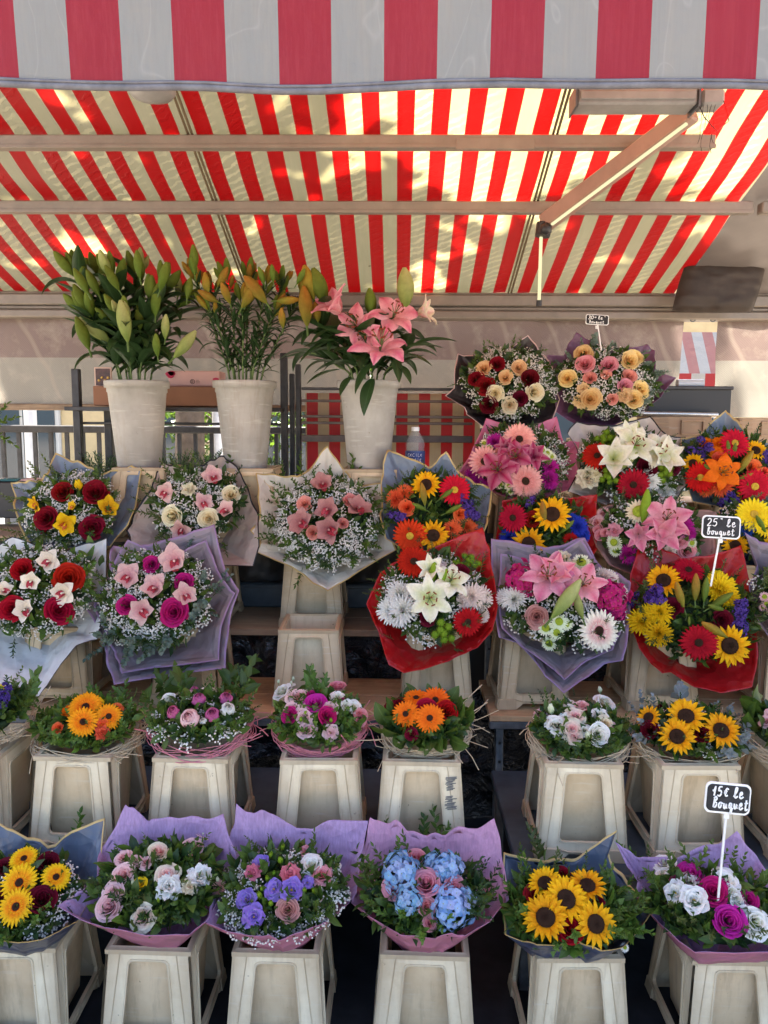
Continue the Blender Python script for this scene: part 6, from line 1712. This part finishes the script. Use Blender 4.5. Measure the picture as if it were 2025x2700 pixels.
posy('posy of orange and yellow gerberas with green leaves in natural raffia', 'N1', 545, 390, 320, 165, 'gerb:yorange 535,270,98 520,365,95 680,330,85; gerb:yellow 600,245,50; carn:orange 425,295,46; ranun:coral 360,400,42 640,385,55 730,280,42; carn:coral 640,430,52', RAFN, 0, 520, (LEAF, LEAFB),
     sprigs=(('bright', 12, dict(rr=(.75, 1.05), L=.075)), ('pitt', 8, dict(rr=(.6, .95), L=.07))), px=(('bright', 380, 260, 355, 195), ('bright', 420, 280, 410, 220), ('bright', 580, 220, 560, 130), ('bright', 620, 220, 600, 140), ('pitt', 740, 260, 780, 130), ('broadb', 820, 220, 870, 150), ('broadb', 930, 230, 910, 115), ('pitt', 850, 330, 920, 250), ('pitt', 270, 380, 230, 290), ('pitt', 280, 470, 220, 480), ('bright', 780, 260, 720, 150)))
posy('posy of pink peonies and baby\'s breath in pink raffia', 'N1', 1255, 350, 310, 175, 'peony:peony 1085,305,58 1245,225,55 1325,320,54 1415,218,56 1215,165,36; peony:palepink 1185,345,74; rose:white 1045,225,52 1290,165,44; peony:white 1420,285,58 1270,360,30', RAFP, 26, 480,
     sprigs=(('bright', 10, dict(rr=(.8, 1.05), L=.08)), ('pitt', 8, dict(th=(-40, 100), rr=(.8, 1.0), L=.09))), px=(('pitt', 1120, 190, 1115, 10), ('pitt', 1030, 170, 1000, 50), ('pitt', 1160, 180, 1180, 70), ('pitt', 1430, 160, 1470, 0), ('pitt', 1500, 210, 1555, 20), ('fern', 1480, 180, 1520, 40), ('pitt', 1540, 300, 1630, 270), ('broad', 1060, 290, 1080, 200), ('pitt', 980, 330, 890, 250), ('pitt', 970, 260, 880, 190)))
posy('posy of magenta, pink and white roses in pink raffia', 'N2', 455, 340, 275, 195, 'openrose:white 215,168,58 570,205,48 665,265,50 255,140,40; openrose:palepink 320,202,60 350,295,46 275,275,44 520,275,52 375,410,54 360,335,50; rose:pink 570,138,48 710,320,50 715,350,40; rose:fuch 430,245,66; rose:mag 505,325,58 268,322,52 405,195,36 612,235,28; lisi:palepink 525,430,54; lbud:green 368,310,34 340,350,32 527,355,32; lbud:greenwhite 292,95,24 278,122,28 200,112,22; rose:white 630,260,40', RAFP, 0, 520, (LEAF, LEAFB),
     sprigs=(('bright', 12, dict(th=(180, 360), rr=(.6, .98), L=.07)), ('pitt', 6, dict(th=(0, 360), rr=(.4, .8), L=.07))), px=(('bright', 400, 200, 385, 10), ('bright', 430, 190, 430, 40), ('bright', 450, 190, 480, 60), ('bright', 470, 210, 500, 80), ('pitt', 600, 300, 590, 220), ('pitt', 640, 380, 690, 230), ('pitt', 450, 420, 440, 340)), elev=62, rad=1.03, n=60)
posy('posy of orange gerberas and dark red roses ringed with big leaves in pale raffia', 'N2', 1115, 355, 265, 180, 'gerb:orange 1060,215,74 1180,228,78 995,315,80 1145,340,90; rose:crimson 1130,282,66 1255,295,66; rose:dred 950,250,46 890,262,34 1000,380,42 1030,440,42', RAFN, 0, 420, None,
     sprigs=(('broad', 22, dict(th=(170, 380), rr=(.55, 1.0), L=.085, up=.45)), ('broad', 8, dict(th=(20, 160), rr=(.8, 1.0), L=.075, up=.6))), px=(('broad', 930, 430, 900, 280), ('broad', 880, 420, 830, 290), ('broad', 950, 520, 930, 430), ('broad', 1100, 500, 1130, 400), ('broad', 1180, 480, 1230, 390), ('broad', 1120, 530, 1050, 480), ('broad', 1260, 460, 1350, 350), ('broadb', 1250, 240, 1390, 240), ('broad', 1160, 180, 1200, 140), ('pitt', 1000, 190, 990, 140), ('broad', 1020, 360, 1040, 320), ('broad', 1060, 400, 940, 420)), elev=62, n=60, tails=34)
posy('posy of white lisianthus and pale roses in natural raffia', 'N3', 520, 405, 285, 175, 'openrose:white 680,228,66 650,305,48 385,370,60 440,330,44 550,400,40 445,235,42; ranun:white 640,430,70; lbud:greenwhite 350,275,58 645,158,34 570,432,40; openrose:blush 495,315,56 480,395,62 490,440,48; openrose:palepink 535,248,52 285,300,42 720,380,34; openrose:cream 680,362,54; lbud:green 405,235,26; openrose:white 455,265,36', RAFN, 0, 520,
     sprigs=(('dark', 10, dict(th=(180, 360), rr=(.6, 1.0), L=.08)), ('pitt', 12, dict(rr=(.7, 1.0), L=.08))), px=(('dark', 310, 240, 285, 160), ('pitt', 260, 270, 210, 190), ('dark', 490, 200, 490, 150), ('pitt', 370, 210, 345, 190), ('pitt', 740, 430, 790, 330), ('pitt', 730, 350, 700, 280)), elev=66, n=60)
posy('posy of sunflowers with dusty grey eucalyptus and dark red roses', 'N3', 1180, 415, 310, 170, 'sunf:sun 940,325,84 1165,318,110 1145,268,66 1110,440,104 1375,405,108; rose:wine 945,395,58 1265,418,60 1020,262,36', RAFN, 10, 460, None,
     sprigs=(('olive', 10, dict(th=(200, 340), rr=(.6, .95), L=.06)), ('dark', 6, dict(th=(30, 150), rr=(.7, .95), L=.07)), ('eucg', 8, dict(th=(-70, 60), rr=(.85, 1.05), L=.08)), ('eucg', 6, dict(th=(120, 210), rr=(.85, 1.05), L=.07))), px=(('eucg', 1120, 220, 1150, 110), ('eucg', 900, 250, 890, 170), ('eucg', 860, 290, 820, 230), ('eucg', 1420, 480, 1500, 450), ('eucg', 1300, 560, 1310, 440), ('eucg', 1380, 570, 1410, 480), ('eucg', 1460, 540, 1580, 500), ('eucg', 1440, 330, 1500, 300), ('eucg', 1050, 540, 970, 440), ('eucg', 900, 440, 830, 400), ('broad', 1300, 330, 1290, 240)), elev=66, n=50)
posy('posy with a pale pink rose and big leaves, cut by the right edge', 'N3', 1790, 400, 260, 160, 'openrose:palepink 1645,345,44 1700,300,50; rose:pink 1720,380,50 1800,350,60', RAFN, 0, 380, None,
     sprigs=(('broad', 8, dict(th=(100, 220), rr=(.8, 1.0), L=.09)),), px=(('broad', 1600, 350, 1500, 230), ('broad', 1610, 330, 1560, 190), ('broad', 1660, 420, 1560, 370), ('broad', 1640, 500, 1680, 440)))

# third row: the big bouquets on the tables
TG = 'big wrapped bouquets on the tables'
b = bq('bouquet of red roses and white orchids in white black edged paper, at the left edge', 'M1', 250, 960, 350, 290, 2.75, 34, TG, 'whiteb',
   [(90, 645), (260, 690), (430, 712), (560, 670), (670, 630), (665, 860), (660, 1080), (610, 1270), (480, 1310), (380, 1430), (300, 1560), (225, 1659), (60, 1640), (-120, 1560), (-220, 1300), (-230, 900), (-100, 700)],
   'rose:crimson 140,830,76 425,885,84 72,1080,78 370,1090,86; orch:orchwhite 310,785,80 195,910,72 400,980,80 170,1090,80 20,970,64', 54, .041, 480,
   sprigs=(('bright', 6, dict(th=(-60, 60), rr=(.8, 1.0), L=.10)), ('dark', 8, dict(th=(100, 260), rr=(.8, 1.0), L=.1))),
   px=(('broadb', 545, 740, 570, 620), ('broadb', 540, 760, 600, 700), ('broadb', 530, 780, 500, 700), ('broadb', 540, 800, 610, 760), ('broadb', 520, 860, 500, 790), ('broadb', 250, 1180, 290, 1050), ('broadb', 240, 1160, 320, 1080), ('broadb', 230, 1190, 180, 1110), ('broadb', 260, 1210, 330, 1190), ('broadb', 300, 1220, 400, 1180), ('broadb', 330, 1230, 260, 1300), ('broadb', 70, 1220, 50, 1120), ('broadb', 90, 1230, 110, 1140), ('broadb', 80, 1240, 10, 1210), ('broad', 200, 1240, 170, 1350), ('broad', 380, 1200, 400, 1260), ('broad', 180, 760, 190, 690), ('broad', 100, 780, 80, 720), ('dark', 90, 1260, 70, 1370), ('broad', 640, 820, 630, 740)))
bq('bouquet of pink orchids, magenta roses and eucalyptus in mauve bordered paper', 'M1', 985, 1020, 360, 330, 2.75, 32, TG, 'mauve',
   [(705, 680), (830, 690), (930, 690), (1130, 620), (1340, 560), (1410, 830), (1495, 965), (1440, 1130), (1420, 1290), (1410, 1450), (1060, 1500), (718, 1552), (650, 1330), (525, 1042), (600, 1005), (690, 980), (695, 820)],
   'rose:mag 945,800,56 1148,912,62 792,1055,60 1085,1100,82; orch:orchblush 1100,780,100 800,880,88 975,950,88 1155,995,80 890,1090,86', 66, .042, 460,
   sprigs=(('pitt', 7, dict(th=(90, 200), rr=(.8, 1.0), L=.1)), ('euc', 9, dict(th=(195, 300), rr=(.85, 1.1), L=.13)), ('euc', 6, dict(th=(-50, 30), rr=(.8, 1.0), L=.11)), ('dark', 8, dict(th=(230, 320), rr=(.7, .95), L=.1))),
   px=(('euc', 700, 1270, 545, 1400), ('euc', 720, 1230, 600, 1330), ('euc', 650, 930, 600, 850), ('euc', 1340, 960, 1400, 830), ('euc', 1330, 1000, 1450, 880), ('euc', 1270, 1100, 1390, 1120), ('euc', 1040, 1330, 1040, 1210), ('euc', 1150, 740, 1200, 620), ('pitt', 1060, 740, 1050, 640)), ruf=.008,
   second=[(800, 650), (1100, 760), (1290, 640), (1390, 900), (1470, 980), (1380, 1200), (1370, 1400), (1050, 1440), (770, 1480), (700, 1330), (590, 1060), (680, 850)])
bq('bouquet of white lilies, white chrysanthemums and red gerbera in red paper', 'M2', 1280, 1010, 330, 300, 2.76, 34, TG, 'red',
   [(1040, 800), (1180, 730), (1400, 650), (1590, 575), (1640, 700), (1665, 900), (1690, 1060), (1660, 1210), (1560, 1320), (1480, 1360), (1380, 1410), (1220, 1460), (1100, 1482), (1010, 1430), (960, 1280), (900, 1130), (870, 1050), (930, 900), (960, 850)],
   'gerb:crimson 1165,785,95 1500,1160,95; rose:wine 1250,1130,54 1460,855,58; mum:white 1065,985,82 1015,1090,95 1090,1080,90 1070,1140,60; mum:mumpink 1530,1000,95 1600,1010,80 1600,1120,55 1480,1030,55; butt:green 1520,785,72 1440,800,40 1350,1230,92; lily:lilywhite 1265,1015,125 1400,890,125; lilyc:lilywhite 1270,830,90; bud:green 1285,860,75,80 1335,900,72,60', 34, .044, 420,
   sprigs=(('fern', 9, dict(th=(-60, 90), rr=(.85, 1.05), L=.11)), ('olive', 10, dict(th=(200, 330), rr=(.8, 1.0), L=.09)), ('pitt', 5, dict(th=(120, 200), rr=(.9, 1.05), L=.09))),
   px=(('broad', 1230, 920, 990, 1000), ('fern', 1560, 900, 1620, 740), ('fern', 1040, 1270, 950, 1230), ('olive', 1400, 1330, 1480, 1340), ('pitt', 1380, 760, 1390, 680), ('olive', 930, 1000, 850, 970), ('olive', 960, 900, 870, 900)), ruf=.006)
bq('bouquet of pink lilies and magenta hydrangea in mauve bordered paper', 'M3', 500, 840, 350, 270, 2.76, 34, TG, 'mauve',
   [(95, 470), (250, 495), (400, 520), (520, 500), (625, 470), (720, 640), (800, 665), (880, 725), (885, 900), (860, 1020), (840, 1160), (740, 1180), (640, 1250), (505, 1345), (400, 1250), (330, 1150), (240, 1060), (140, 1030), (115, 900), (100, 700)],
   'hyd:hmag 270,700,105 780,800,110 800,880,70; mum:white 225,810,80 180,800,60; mum:mumpink 260,770,50 830,770,50 770,690,55 730,670,50; ranun:dusty 355,912,72; daisy:greenwhite 405,975,46 480,940,46 465,1000,44 520,955,38 425,1062,40; gerb:gwhite 705,990,108; carn:cream 490,580,52; daisy:greenwhite 605,610,62; lily:lilypink 420,670,145 620,720,115; lilyc:lilypink 470,660,110; bud:green 518,695,75,80; bud:budpale 520,810,118,50 590,840,75,105', 34, .043, 420,
   sprigs=(('fern', 10, dict(th=(190, 350), rr=(.75, .98), L=.1)), ('dark', 8, dict(rr=(.8, 1.0), L=.1))), px=(('pitt', 230, 560, 190, 530), ('fern', 330, 1040, 280, 1090), ('fern', 560, 1060, 600, 1120)), ruf=.007,
   second=[(150, 560), (400, 600), (600, 480), (760, 690), (870, 760), (850, 950), (780, 1100), (640, 1160), (510, 1270), (420, 1190), (280, 1090), (160, 980), (130, 800)])
bq('bouquet of sunflowers, yellow chrysanthemums and red gerberas in red paper', 'M3', 1235, 900, 350, 275, 2.76, 34, TG, 'red',
   [(945, 460), (1060, 530), (1170, 585), (1330, 560), (1500, 515), (1560, 800), (1590, 960), (1604, 1130), (1565, 1310), (1400, 1345), (1240, 1310), (1110, 1225), (1060, 1232), (1000, 1180), (930, 1090), (890, 980), (878, 820), (880, 680)],
   'sunf:sun 1070,710,105 1440,1075,118; gerb:crimson 1210,650,85 1268,1058,100; mum:yellow 945,935,90 1045,880,75 1040,1010,82 985,900,60; mum:yellow 1400,745,90 1440,800,70 1380,690,60; rose:wine 1400,932,58 1120,860,58; stat:purple 1040,800,80 1480,890,75 1500,970,60 900,820,45; bud:budorange 1162,790,68,105 1250,745,68,85 1355,985,75,155; bud:bud 1305,760,62,80 1395,820,68,30 1370,862,50,170 1215,940,26,90', 0, .04, 520,
   sprigs=(('fern', 12, dict(th=(180, 350), rr=(.75, 1.0), L=.1)), ('olive', 9, dict(th=(-30, 60), rr=(.8, 1.05), L=.1)), ('olive', 6, dict(th=(110, 190), rr=(.85, 1.05), L=.1))), px=(('fern', 1180, 640, 1100, 600), ('olive', 960, 760, 890, 690), ('olive', 1290, 680, 1280, 620)), ruf=.006)
bq('bouquet with small pink daisies in mauve paper, cut by the right edge', 'M3', 1800, 800, 230, 230, 2.76, 34, TG, 'mauve',
   [(1525, 440), (1620, 490), (1760, 520), (1900, 520), (2000, 800), (1950, 1100), (1760, 1150), (1650, 1010), (1580, 900), (1560, 830), (1550, 740), (1600, 620)],
   'daisy:palepink 1640,800,30 1650,840,28 1632,860,22; rose:pink 1750,760,60 1720,900,50; daisy:palepink 1670,880,26', 12, .042, 320, sprigs=(('olive', 8, dict(th=(90, 270), rr=(.8, 1.0), L=.1)),), ruf=.006)

# fourth row
FG = 'wrapped bouquets on the plank shelves'
bq('bouquet of red roses and yellow orchids in slate blue gold edged paper, left', 'M1', 455, 450, 300, 230, 3.05, 30, FG, 'slate',
   [(350, 108), (490, 160), (635, 238), (740, 215), (822, 195), (885, 210), (850, 440), (800, 560), (690, 690), (430, 700), (200, 700), (110, 540), (90, 420), (65, 288), (160, 285), (235, 280), (300, 240)],
   'rose:dred 390,348,58 598,350,80 285,512,78 575,572,80 260,570,40; orch:orchyellow 240,425,70 670,445,66 405,545,80 460,440,36; lbud:yellow 490,305,62', 52, .041, 420,
   sprigs=(('olive', 10, dict(th=(100, 260), rr=(.9, 1.15), L=.12)), ('pitt', 9, dict(th=(-60, 60), rr=(.8, 1.0), L=.1)), ('dark', 6, dict(th=(230, 310), rr=(.8, 1.0), L=.1))),
   px=(('olive', 130, 440, 0, 370), ('olive', 170, 600, 0, 590), ('olive', 200, 640, 0, 630), ('olive', 260, 260, 185, 150), ('olive', 420, 240, 405, 170), ('pitt', 600, 620, 560, 680), ('olive', 650, 270, 700, 230)))
bq('bouquet of cream roses and blush orchids in taupe black edged paper', 'M1', 1240, 430, 290, 240, 3.05, 30, FG, 'taupe',
   [(1022, 170), (1120, 190), (1215, 212), (1310, 165), (1400, 118), (1480, 190), (1545, 320), (1620, 490), (1622, 690), (1585, 815), (1400, 810), (1180, 760), (1000, 690), (850, 690), (785, 590), (830, 470), (950, 340), (980, 230)],
   'ranun:cream 1075,502,68 1302,520,70 1445,365,62; carn:cream 1180,332,52; orch:orchblush 1335,258,74 1030,352,64 1270,415,62 1420,472,74 1140,578,82', 50, .040, 420,
   sprigs=(('olive', 9, dict(th=(110, 250), rr=(.9, 1.15), L=.12)), ('dark', 12, dict(th=(-70, 50), rr=(.75, 1.0), L=.1)), ('pitt', 5, dict(th=(60, 120), rr=(.85, 1.0), L=.1))),
   px=(('pitt', 1430, 220, 1465, 30), ('olive', 1240, 240, 1200, 180), ('pitt', 1400, 660, 1410, 740), ('pitt', 930, 330, 840, 300), ('pitt', 940, 420, 830, 390), ('dark', 1290, 220, 1290, 150)))
bq('bouquet of dusky pink orchids and salmon roses in cream gold edged paper', 'M2', 630, 540, 330, 300, 3.03, 28, FG, 'cream',
   [(175, 228), (310, 245), (440, 258), (540, 160), (625, 72), (710, 190), (790, 296), (960, 300), (1010, 400), (1010, 560), (1050, 715), (900, 800), (760, 890), (628, 968), (540, 920), (440, 850), (310, 780), (185, 725), (205, 670), (158, 600), (210, 500), (190, 380)],
   'orch:orchpink 595,308,82 630,462,84 468,542,86 640,588,100 812,462,90; rose:salmon 480,420,44 765,398,42 722,545,38; ranun:salmon 530,605,48', 84, .042, 440,
   sprigs=(('pitt', 10, dict(th=(120, 240), rr=(.9, 1.15), L=.12)), ('pitt', 10, dict(th=(-60, 60), rr=(.85, 1.1), L=.11)), ('dark', 8, dict(th=(230, 310), rr=(.8, 1.0), L=.1)), ('pitt', 6, dict(th=(60, 120), rr=(.85, 1.0), L=.09))),
   px=(('pitt', 770, 280, 770, 70), ('pitt', 790, 300, 830, 150), ('pitt', 460, 260, 440, 110), ('pitt', 370, 300, 320, 160), ('pitt', 400, 290, 310, 230), ('pitt', 300, 420, 180, 400), ('pitt', 320, 660, 190, 690), ('pitt', 470, 820, 430, 950), ('pitt', 890, 560, 980, 560), ('pitt', 850, 720, 930, 780), ('pitt', 300, 500, 190, 470), ('pitt', 500, 260, 570, 180)))
bq('bouquet of sunflowers, red gerberas and orange chrysanthemums in slate gold edged paper', 'M2', 1270, 460, 300, 240, 3.03, 28, FG, 'slate',
   [(1008, 78), (1130, 135), (1255, 188), (1310, 150), (1362, 112), (1440, 200), (1540, 305), (1662, 312), (1640, 480), (1600, 620), (1480, 700), (1250, 720), (1080, 700), (985, 640), (955, 480), (955, 300), (975, 180)],
   'sunf:sun 1240,305,92 1285,620,95; gerb:red 1418,338,100 1142,622,100; mum:coral 1100,350,62 1040,390,66 1410,580,64 1505,565,62; mum:orange 1130,340,40; ranun:coral 1120,445,58 1460,490,54; stat:purple 1055,480,60 1510,440,75 1480,400,50; bud:budorange 1222,362,64,100; bud:bud 1365,365,50,35 1200,442,46,160 1412,456,52,25 1265,420,24,60', 0, .04, 460,
   sprigs=(('fern', 9, dict(th=(-30, 80), rr=(.85, 1.1), L=.11)), ('olive', 8, dict(th=(90, 200), rr=(.85, 1.0), L=.09)), ('fern', 8, dict(th=(190, 330), rr=(.7, 1.0), L=.09))), px=(('fern', 1150, 300, 1130, 220), ('fern', 1310, 280, 1290, 200), ('olive', 1560, 500, 1640, 500), ('olive', 1380, 270, 1370, 210)))
bq('bouquet of red gerbera and one sunflower with blue chrysanthemums in red paper', 'M3', 390, 400, 240, 170, 3.02, 30, FG, 'red',
   [(160, 260), (330, 232), (520, 250), (600, 230), (690, 226), (692, 380), (700, 520), (620, 640), (400, 660), (200, 640), (120, 520), (140, 380)],
   'gerb:crimson 220,355,86 545,485,48; sunf:sun 440,335,105 310,500,90; rose:dred 330,362,44; mum:blue 195,462,54 590,400,62 620,450,44 560,360,40; stat:purple 330,265,36; bud:budorange 392,325,60,95; bud:bud 305,440,40,160 468,358,34,60 525,405,46,40 395,390,34,150', 0, .04, 400,
   sprigs=(('fern', 9, dict(th=(20, 160), rr=(.85, 1.05), L=.1)), ('olive', 6, dict(th=(160, 340), rr=(.7, .95), L=.08))), ruf=.006)
bq('bouquet of pale pink lilies and small pink roses in blush paper', 'M3', 985, 420, 290, 190, 3.01, 30, FG, 'blush',
   [(850, 262), (930, 225), (1020, 215), (1110, 250), (1140, 310), (1260, 320), (1380, 322), (1375, 520), (1300, 640), (1050, 690), (880, 670), (760, 620), (690, 520), (650, 400), (720, 300)],
   'openrose:palepink 725,328,36 687,375,36; carn:pink 790,425,48; rose:pink 715,450,38 700,420,30 745,440,30; rose:pink 1205,542,48 1180,492,32; daisy:greenwhite 790,492,46 800,535,42 1228,495,34 1245,540,34; daisy:cream 930,320,72; mum:fuch 1180,400,62 1215,440,50 875,560,62 1150,360,46; mum:mumpink 1110,540,40; lily:lilypink 1095,350,120; lilyc:lilypink 1070,440,110 930,450,90; bud:green 965,288,85,80; rose:pink 1160,500,28', 14, .042, 400,
   sprigs=(('fern', 8, dict(th=(20, 160), rr=(.85, 1.05), L=.1)), ('olive', 8, dict(rr=(.6, .95), L=.08))), px=(('broad', 920, 410, 790, 310),))
bq('bouquet of yellow gerberas and blue chrysanthemums in navy paper, at the right edge', 'M3', 1580, 410, 210, 160, 3.01, 30, FG, 'navy',
   [(1380, 300), (1460, 290), (1560, 270), (1800, 260), (1850, 500), (1700, 640), (1450, 620), (1385, 520)],
   'gerb:yellow 1580,335,88 1660,390,80; mum:blue 1540,412,52; sunf:sun 1475,510,70 1680,520,70; bud:bud 1620,390,50,120', 14, .040, 320, sprigs=(('olive', 8, dict(rr=(.7, 1.0), L=.09)),))

# fifth and sixth rows, back right
HG = 'wrapped bouquets on the high shelves'
bq('bouquet of pink gerberas and dark pink lilies in bright pink paper', 'K5', 420, 790, 235, 190, 3.20, 26, HG, 'pink',
   [(250, 574), (340, 605), (430, 642), (520, 600), (600, 568), (640, 690), (718, 692), (700, 780), (722, 865), (690, 920), (600, 955), (530, 985), (380, 980), (220, 920), (110, 840), (160, 770), (190, 715)],
   'gerb:gpink 415,680,80 240,790,76 447,887,86; carn:salmon 330,750,40; lily:lilydark 395,760,92 305,825,90; lilyc:lilydark 490,760,70 350,720,60; mum:fuch 290,685,46 215,860,58 250,880,40 575,820,46 575,880,56 170,860,36; daisy:cream 240,700,24 265,720,22 235,725,20 320,905,26 365,910,26 370,940,24; daisy:greenwhite 530,735,28 555,750,28 540,770,26 575,765,24', 26, .042, 400, ruf=.006,
   sprigs=(('dark', 7, dict(th=(20, 160), rr=(.8, 1.0), L=.08)), ('olive', 8, dict(th=(-60, 40), rr=(.8, 1.0), L=.08)), ('fern', 6, dict(th=(200, 340), rr=(.7, .95), L=.08))))
bq('bouquet of white lilies, red gerberas and green buttons in cream black edged paper', 'K5', 960, 805, 265, 185, 3.19, 26, HG, 'offw',
   [(700, 590), (790, 605), (880, 615), (975, 585), (1070, 565), (1150, 668), (1250, 665), (1205, 790), (1298, 850), (1240, 930), (1190, 992), (1080, 965), (965, 925), (850, 1010), (750, 975), (655, 940), (720, 820), (700, 720), (655, 650)],
   'gerb:crimson 805,762,72 985,905,72; rose:wine 1055,820,50 840,812,50 1180,812,42; butt:green 862,870,58 1140,845,56 840,685,56 895,680,36; mum:white 1080,885,54 1155,942,50 1060,860,40; carn:cream 760,870,56 800,855,40; lily:lilywhite 1000,700,100 1120,730,84; lilyc:lilywhite 890,770,95 1150,770,85 960,660,80; bud:green 970,752,44,60; bud:budpale 985,645,52,60; bud:budpale 955,790,60,40', 28, .042, 400, ruf=.006,
   sprigs=(('dark', 7, dict(th=(20, 160), rr=(.8, 1.0), L=.08)), ('fern', 8, dict(th=(-60, 40), rr=(.8, 1.0), L=.08)), ('fern', 6, dict(th=(200, 340), rr=(.7, .95), L=.08))))
bq('bouquet of orange lily, red gerberas and sunflowers in blue gold edged paper', 'K5', 1460, 820, 245, 190, 3.19, 26, HG, 'slate',
   [(1222, 676), (1310, 660), (1380, 590), (1450, 528), (1520, 610), (1585, 690), (1700, 700), (1720, 880), (1690, 1000), (1460, 1030), (1280, 990), (1225, 850)],
   'gerb:red 1492,700,72 1322,870,76 1592,915,80; sunf:sun 1285,800,58 1598,735,54 1548,967,54; lily:lilyorange 1440,840,92; bud:bud 1372,830,40,150 1460,725,36,95 1490,735,34,80; bud:budorange 1548,790,56,55 1545,865,36,20; mum:orange 1415,700,42 1400,745,40 1350,695,30; mum:coral 1430,910,56 1390,890,44 1350,930,40; ranun:coral 1425,782,40 1585,822,42 1450,890,32 1640,840,30; stat:purple 1330,730,52 1460,975,56 1645,790,46', 0, .04, 400, ruf=.006,
   sprigs=(('dark', 7, dict(th=(20, 160), rr=(.8, 1.0), L=.08)), ('fern', 8, dict(rr=(.8, 1.0), L=.08))))
bq('bouquet of dark red and cream roses in black pink edged paper, back right', 'K5', 365, 400, 240, 185, 3.45, 24, HG, 'black',
   [(108, 252), (200, 262), (330, 240), (400, 200), (458, 162), (520, 240), (560, 300), (620, 480), (580, 590), (440, 622), (230, 615), (150, 555), (140, 520), (45, 462), (85, 420), (95, 330)],
   'rose:dred 305,302,38 202,378,42 246,412,46; rose:wine 470,376,46 420,475,40 262,507,50; ranun:peach 345,370,42; rose:peach 240,322,40 415,322,38; ranun:cream 293,452,48 493,442,50 368,507,42', 58, .040, 400, ruf=.007,
   sprigs=(('pitt', 6, dict(th=(60, 160), rr=(.85, 1.05), L=.09)), ('olive', 8, dict(th=(170, 300), rr=(.8, 1.0), L=.09)), ('dark', 6, dict(th=(-60, 60), rr=(.8, 1.0), L=.09))), px=(('pitt', 480, 260, 545, 220), ('olive', 150, 400, 65, 400), ('broad', 270, 280, 210, 290)))
bq('bouquet of peach and yellow roses with eucalyptus in plum paper, back right', 'K5', 850, 400, 245, 190, 3.45, 24, HG, 'plum',
   [(552, 258), (640, 265), (660, 200), (700, 158), (800, 200), (880, 230), (980, 225), (1052, 205), (1090, 242), (1092, 330), (1200, 372), (1120, 470), (1010, 560), (880, 615), (700, 608), (600, 545), (590, 420), (560, 320)],
   'rose:yrose 735,250,48 655,375,48 970,285,46 995,265,38; rose:pink 745,300,44 862,307,44; ranun:pink 946,412,40; ranun:salmon 770,372,36 968,365,36; rose:yrose 1025,430,42; carn:peach 735,425,34 720,490,36 945,460,40; ranun:yrose 772,478,58 990,478,54; rose:salmon 882,478,28 850,355,24', 60, .038, 400, ruf=.006,
   sprigs=(('euc', 7, dict(th=(-50, 60), rr=(.85, 1.05), L=.10)), ('euc', 5, dict(th=(60, 150), rr=(.8, 1.0), L=.09)), ('fern', 8, dict(th=(200, 340), rr=(.75, 1.0), L=.09))), px=(('euc', 800, 270, 770, 145), ('euc', 640, 340, 600, 290), ('euc', 910, 260, 900, 200), ('euc', 950, 560, 960, 500), ('euc', 1060, 420, 1110, 330), ('euc', 830, 540, 860, 510)))

# ------------------------------------------------------------------ price signs
price_sign('small black price sign reading 30 le bouquet, standing in the peach rose bouquet', *cp('K5', 805, 82), 60, 26, *cp('K5', 826, 235), 3.38, 3.36,
   [('30', -.42, .02, .34, .13, .0016), ('=', -.14, .06, .36, .10, .0014), ('le', .02, .04, .32, .11, .0014), ('*', .28, .18, .2, .08, .001), ('bouquet', -.36, -.36, .26, .095, .0014)], 3)
price_sign('black price sign reading 25 le bouquet, standing in the red wrapped sunflower bouquet', *cp('M3', 1394, 407), 100, 58, *cp('M3', 1335, 740), 2.66, 2.70,
   [('25', -.40, .04, .34, .15, .0020), ('*', -.06, .22, .2, .09, .0014), ('le', .12, .04, .34, .13, .0020), ('bouquet', -.38, -.34, .30, .105, .0020)], 3)
price_sign('large black price sign reading 15 euro, standing in the magenta and white rose bouquet', *cp('N3', 1415, 812), 118, 78, *cp('P3', 1372, 525), 1.78, 1.82,
   [('15', -.38, .08, .32, .12, .0022), ('E', -.12, .07, .34, .13, .0022), ('le', .10, .06, .34, .12, .0022), ('Bouquet', -.34, -.32, .34, .115, .0022)], 5)
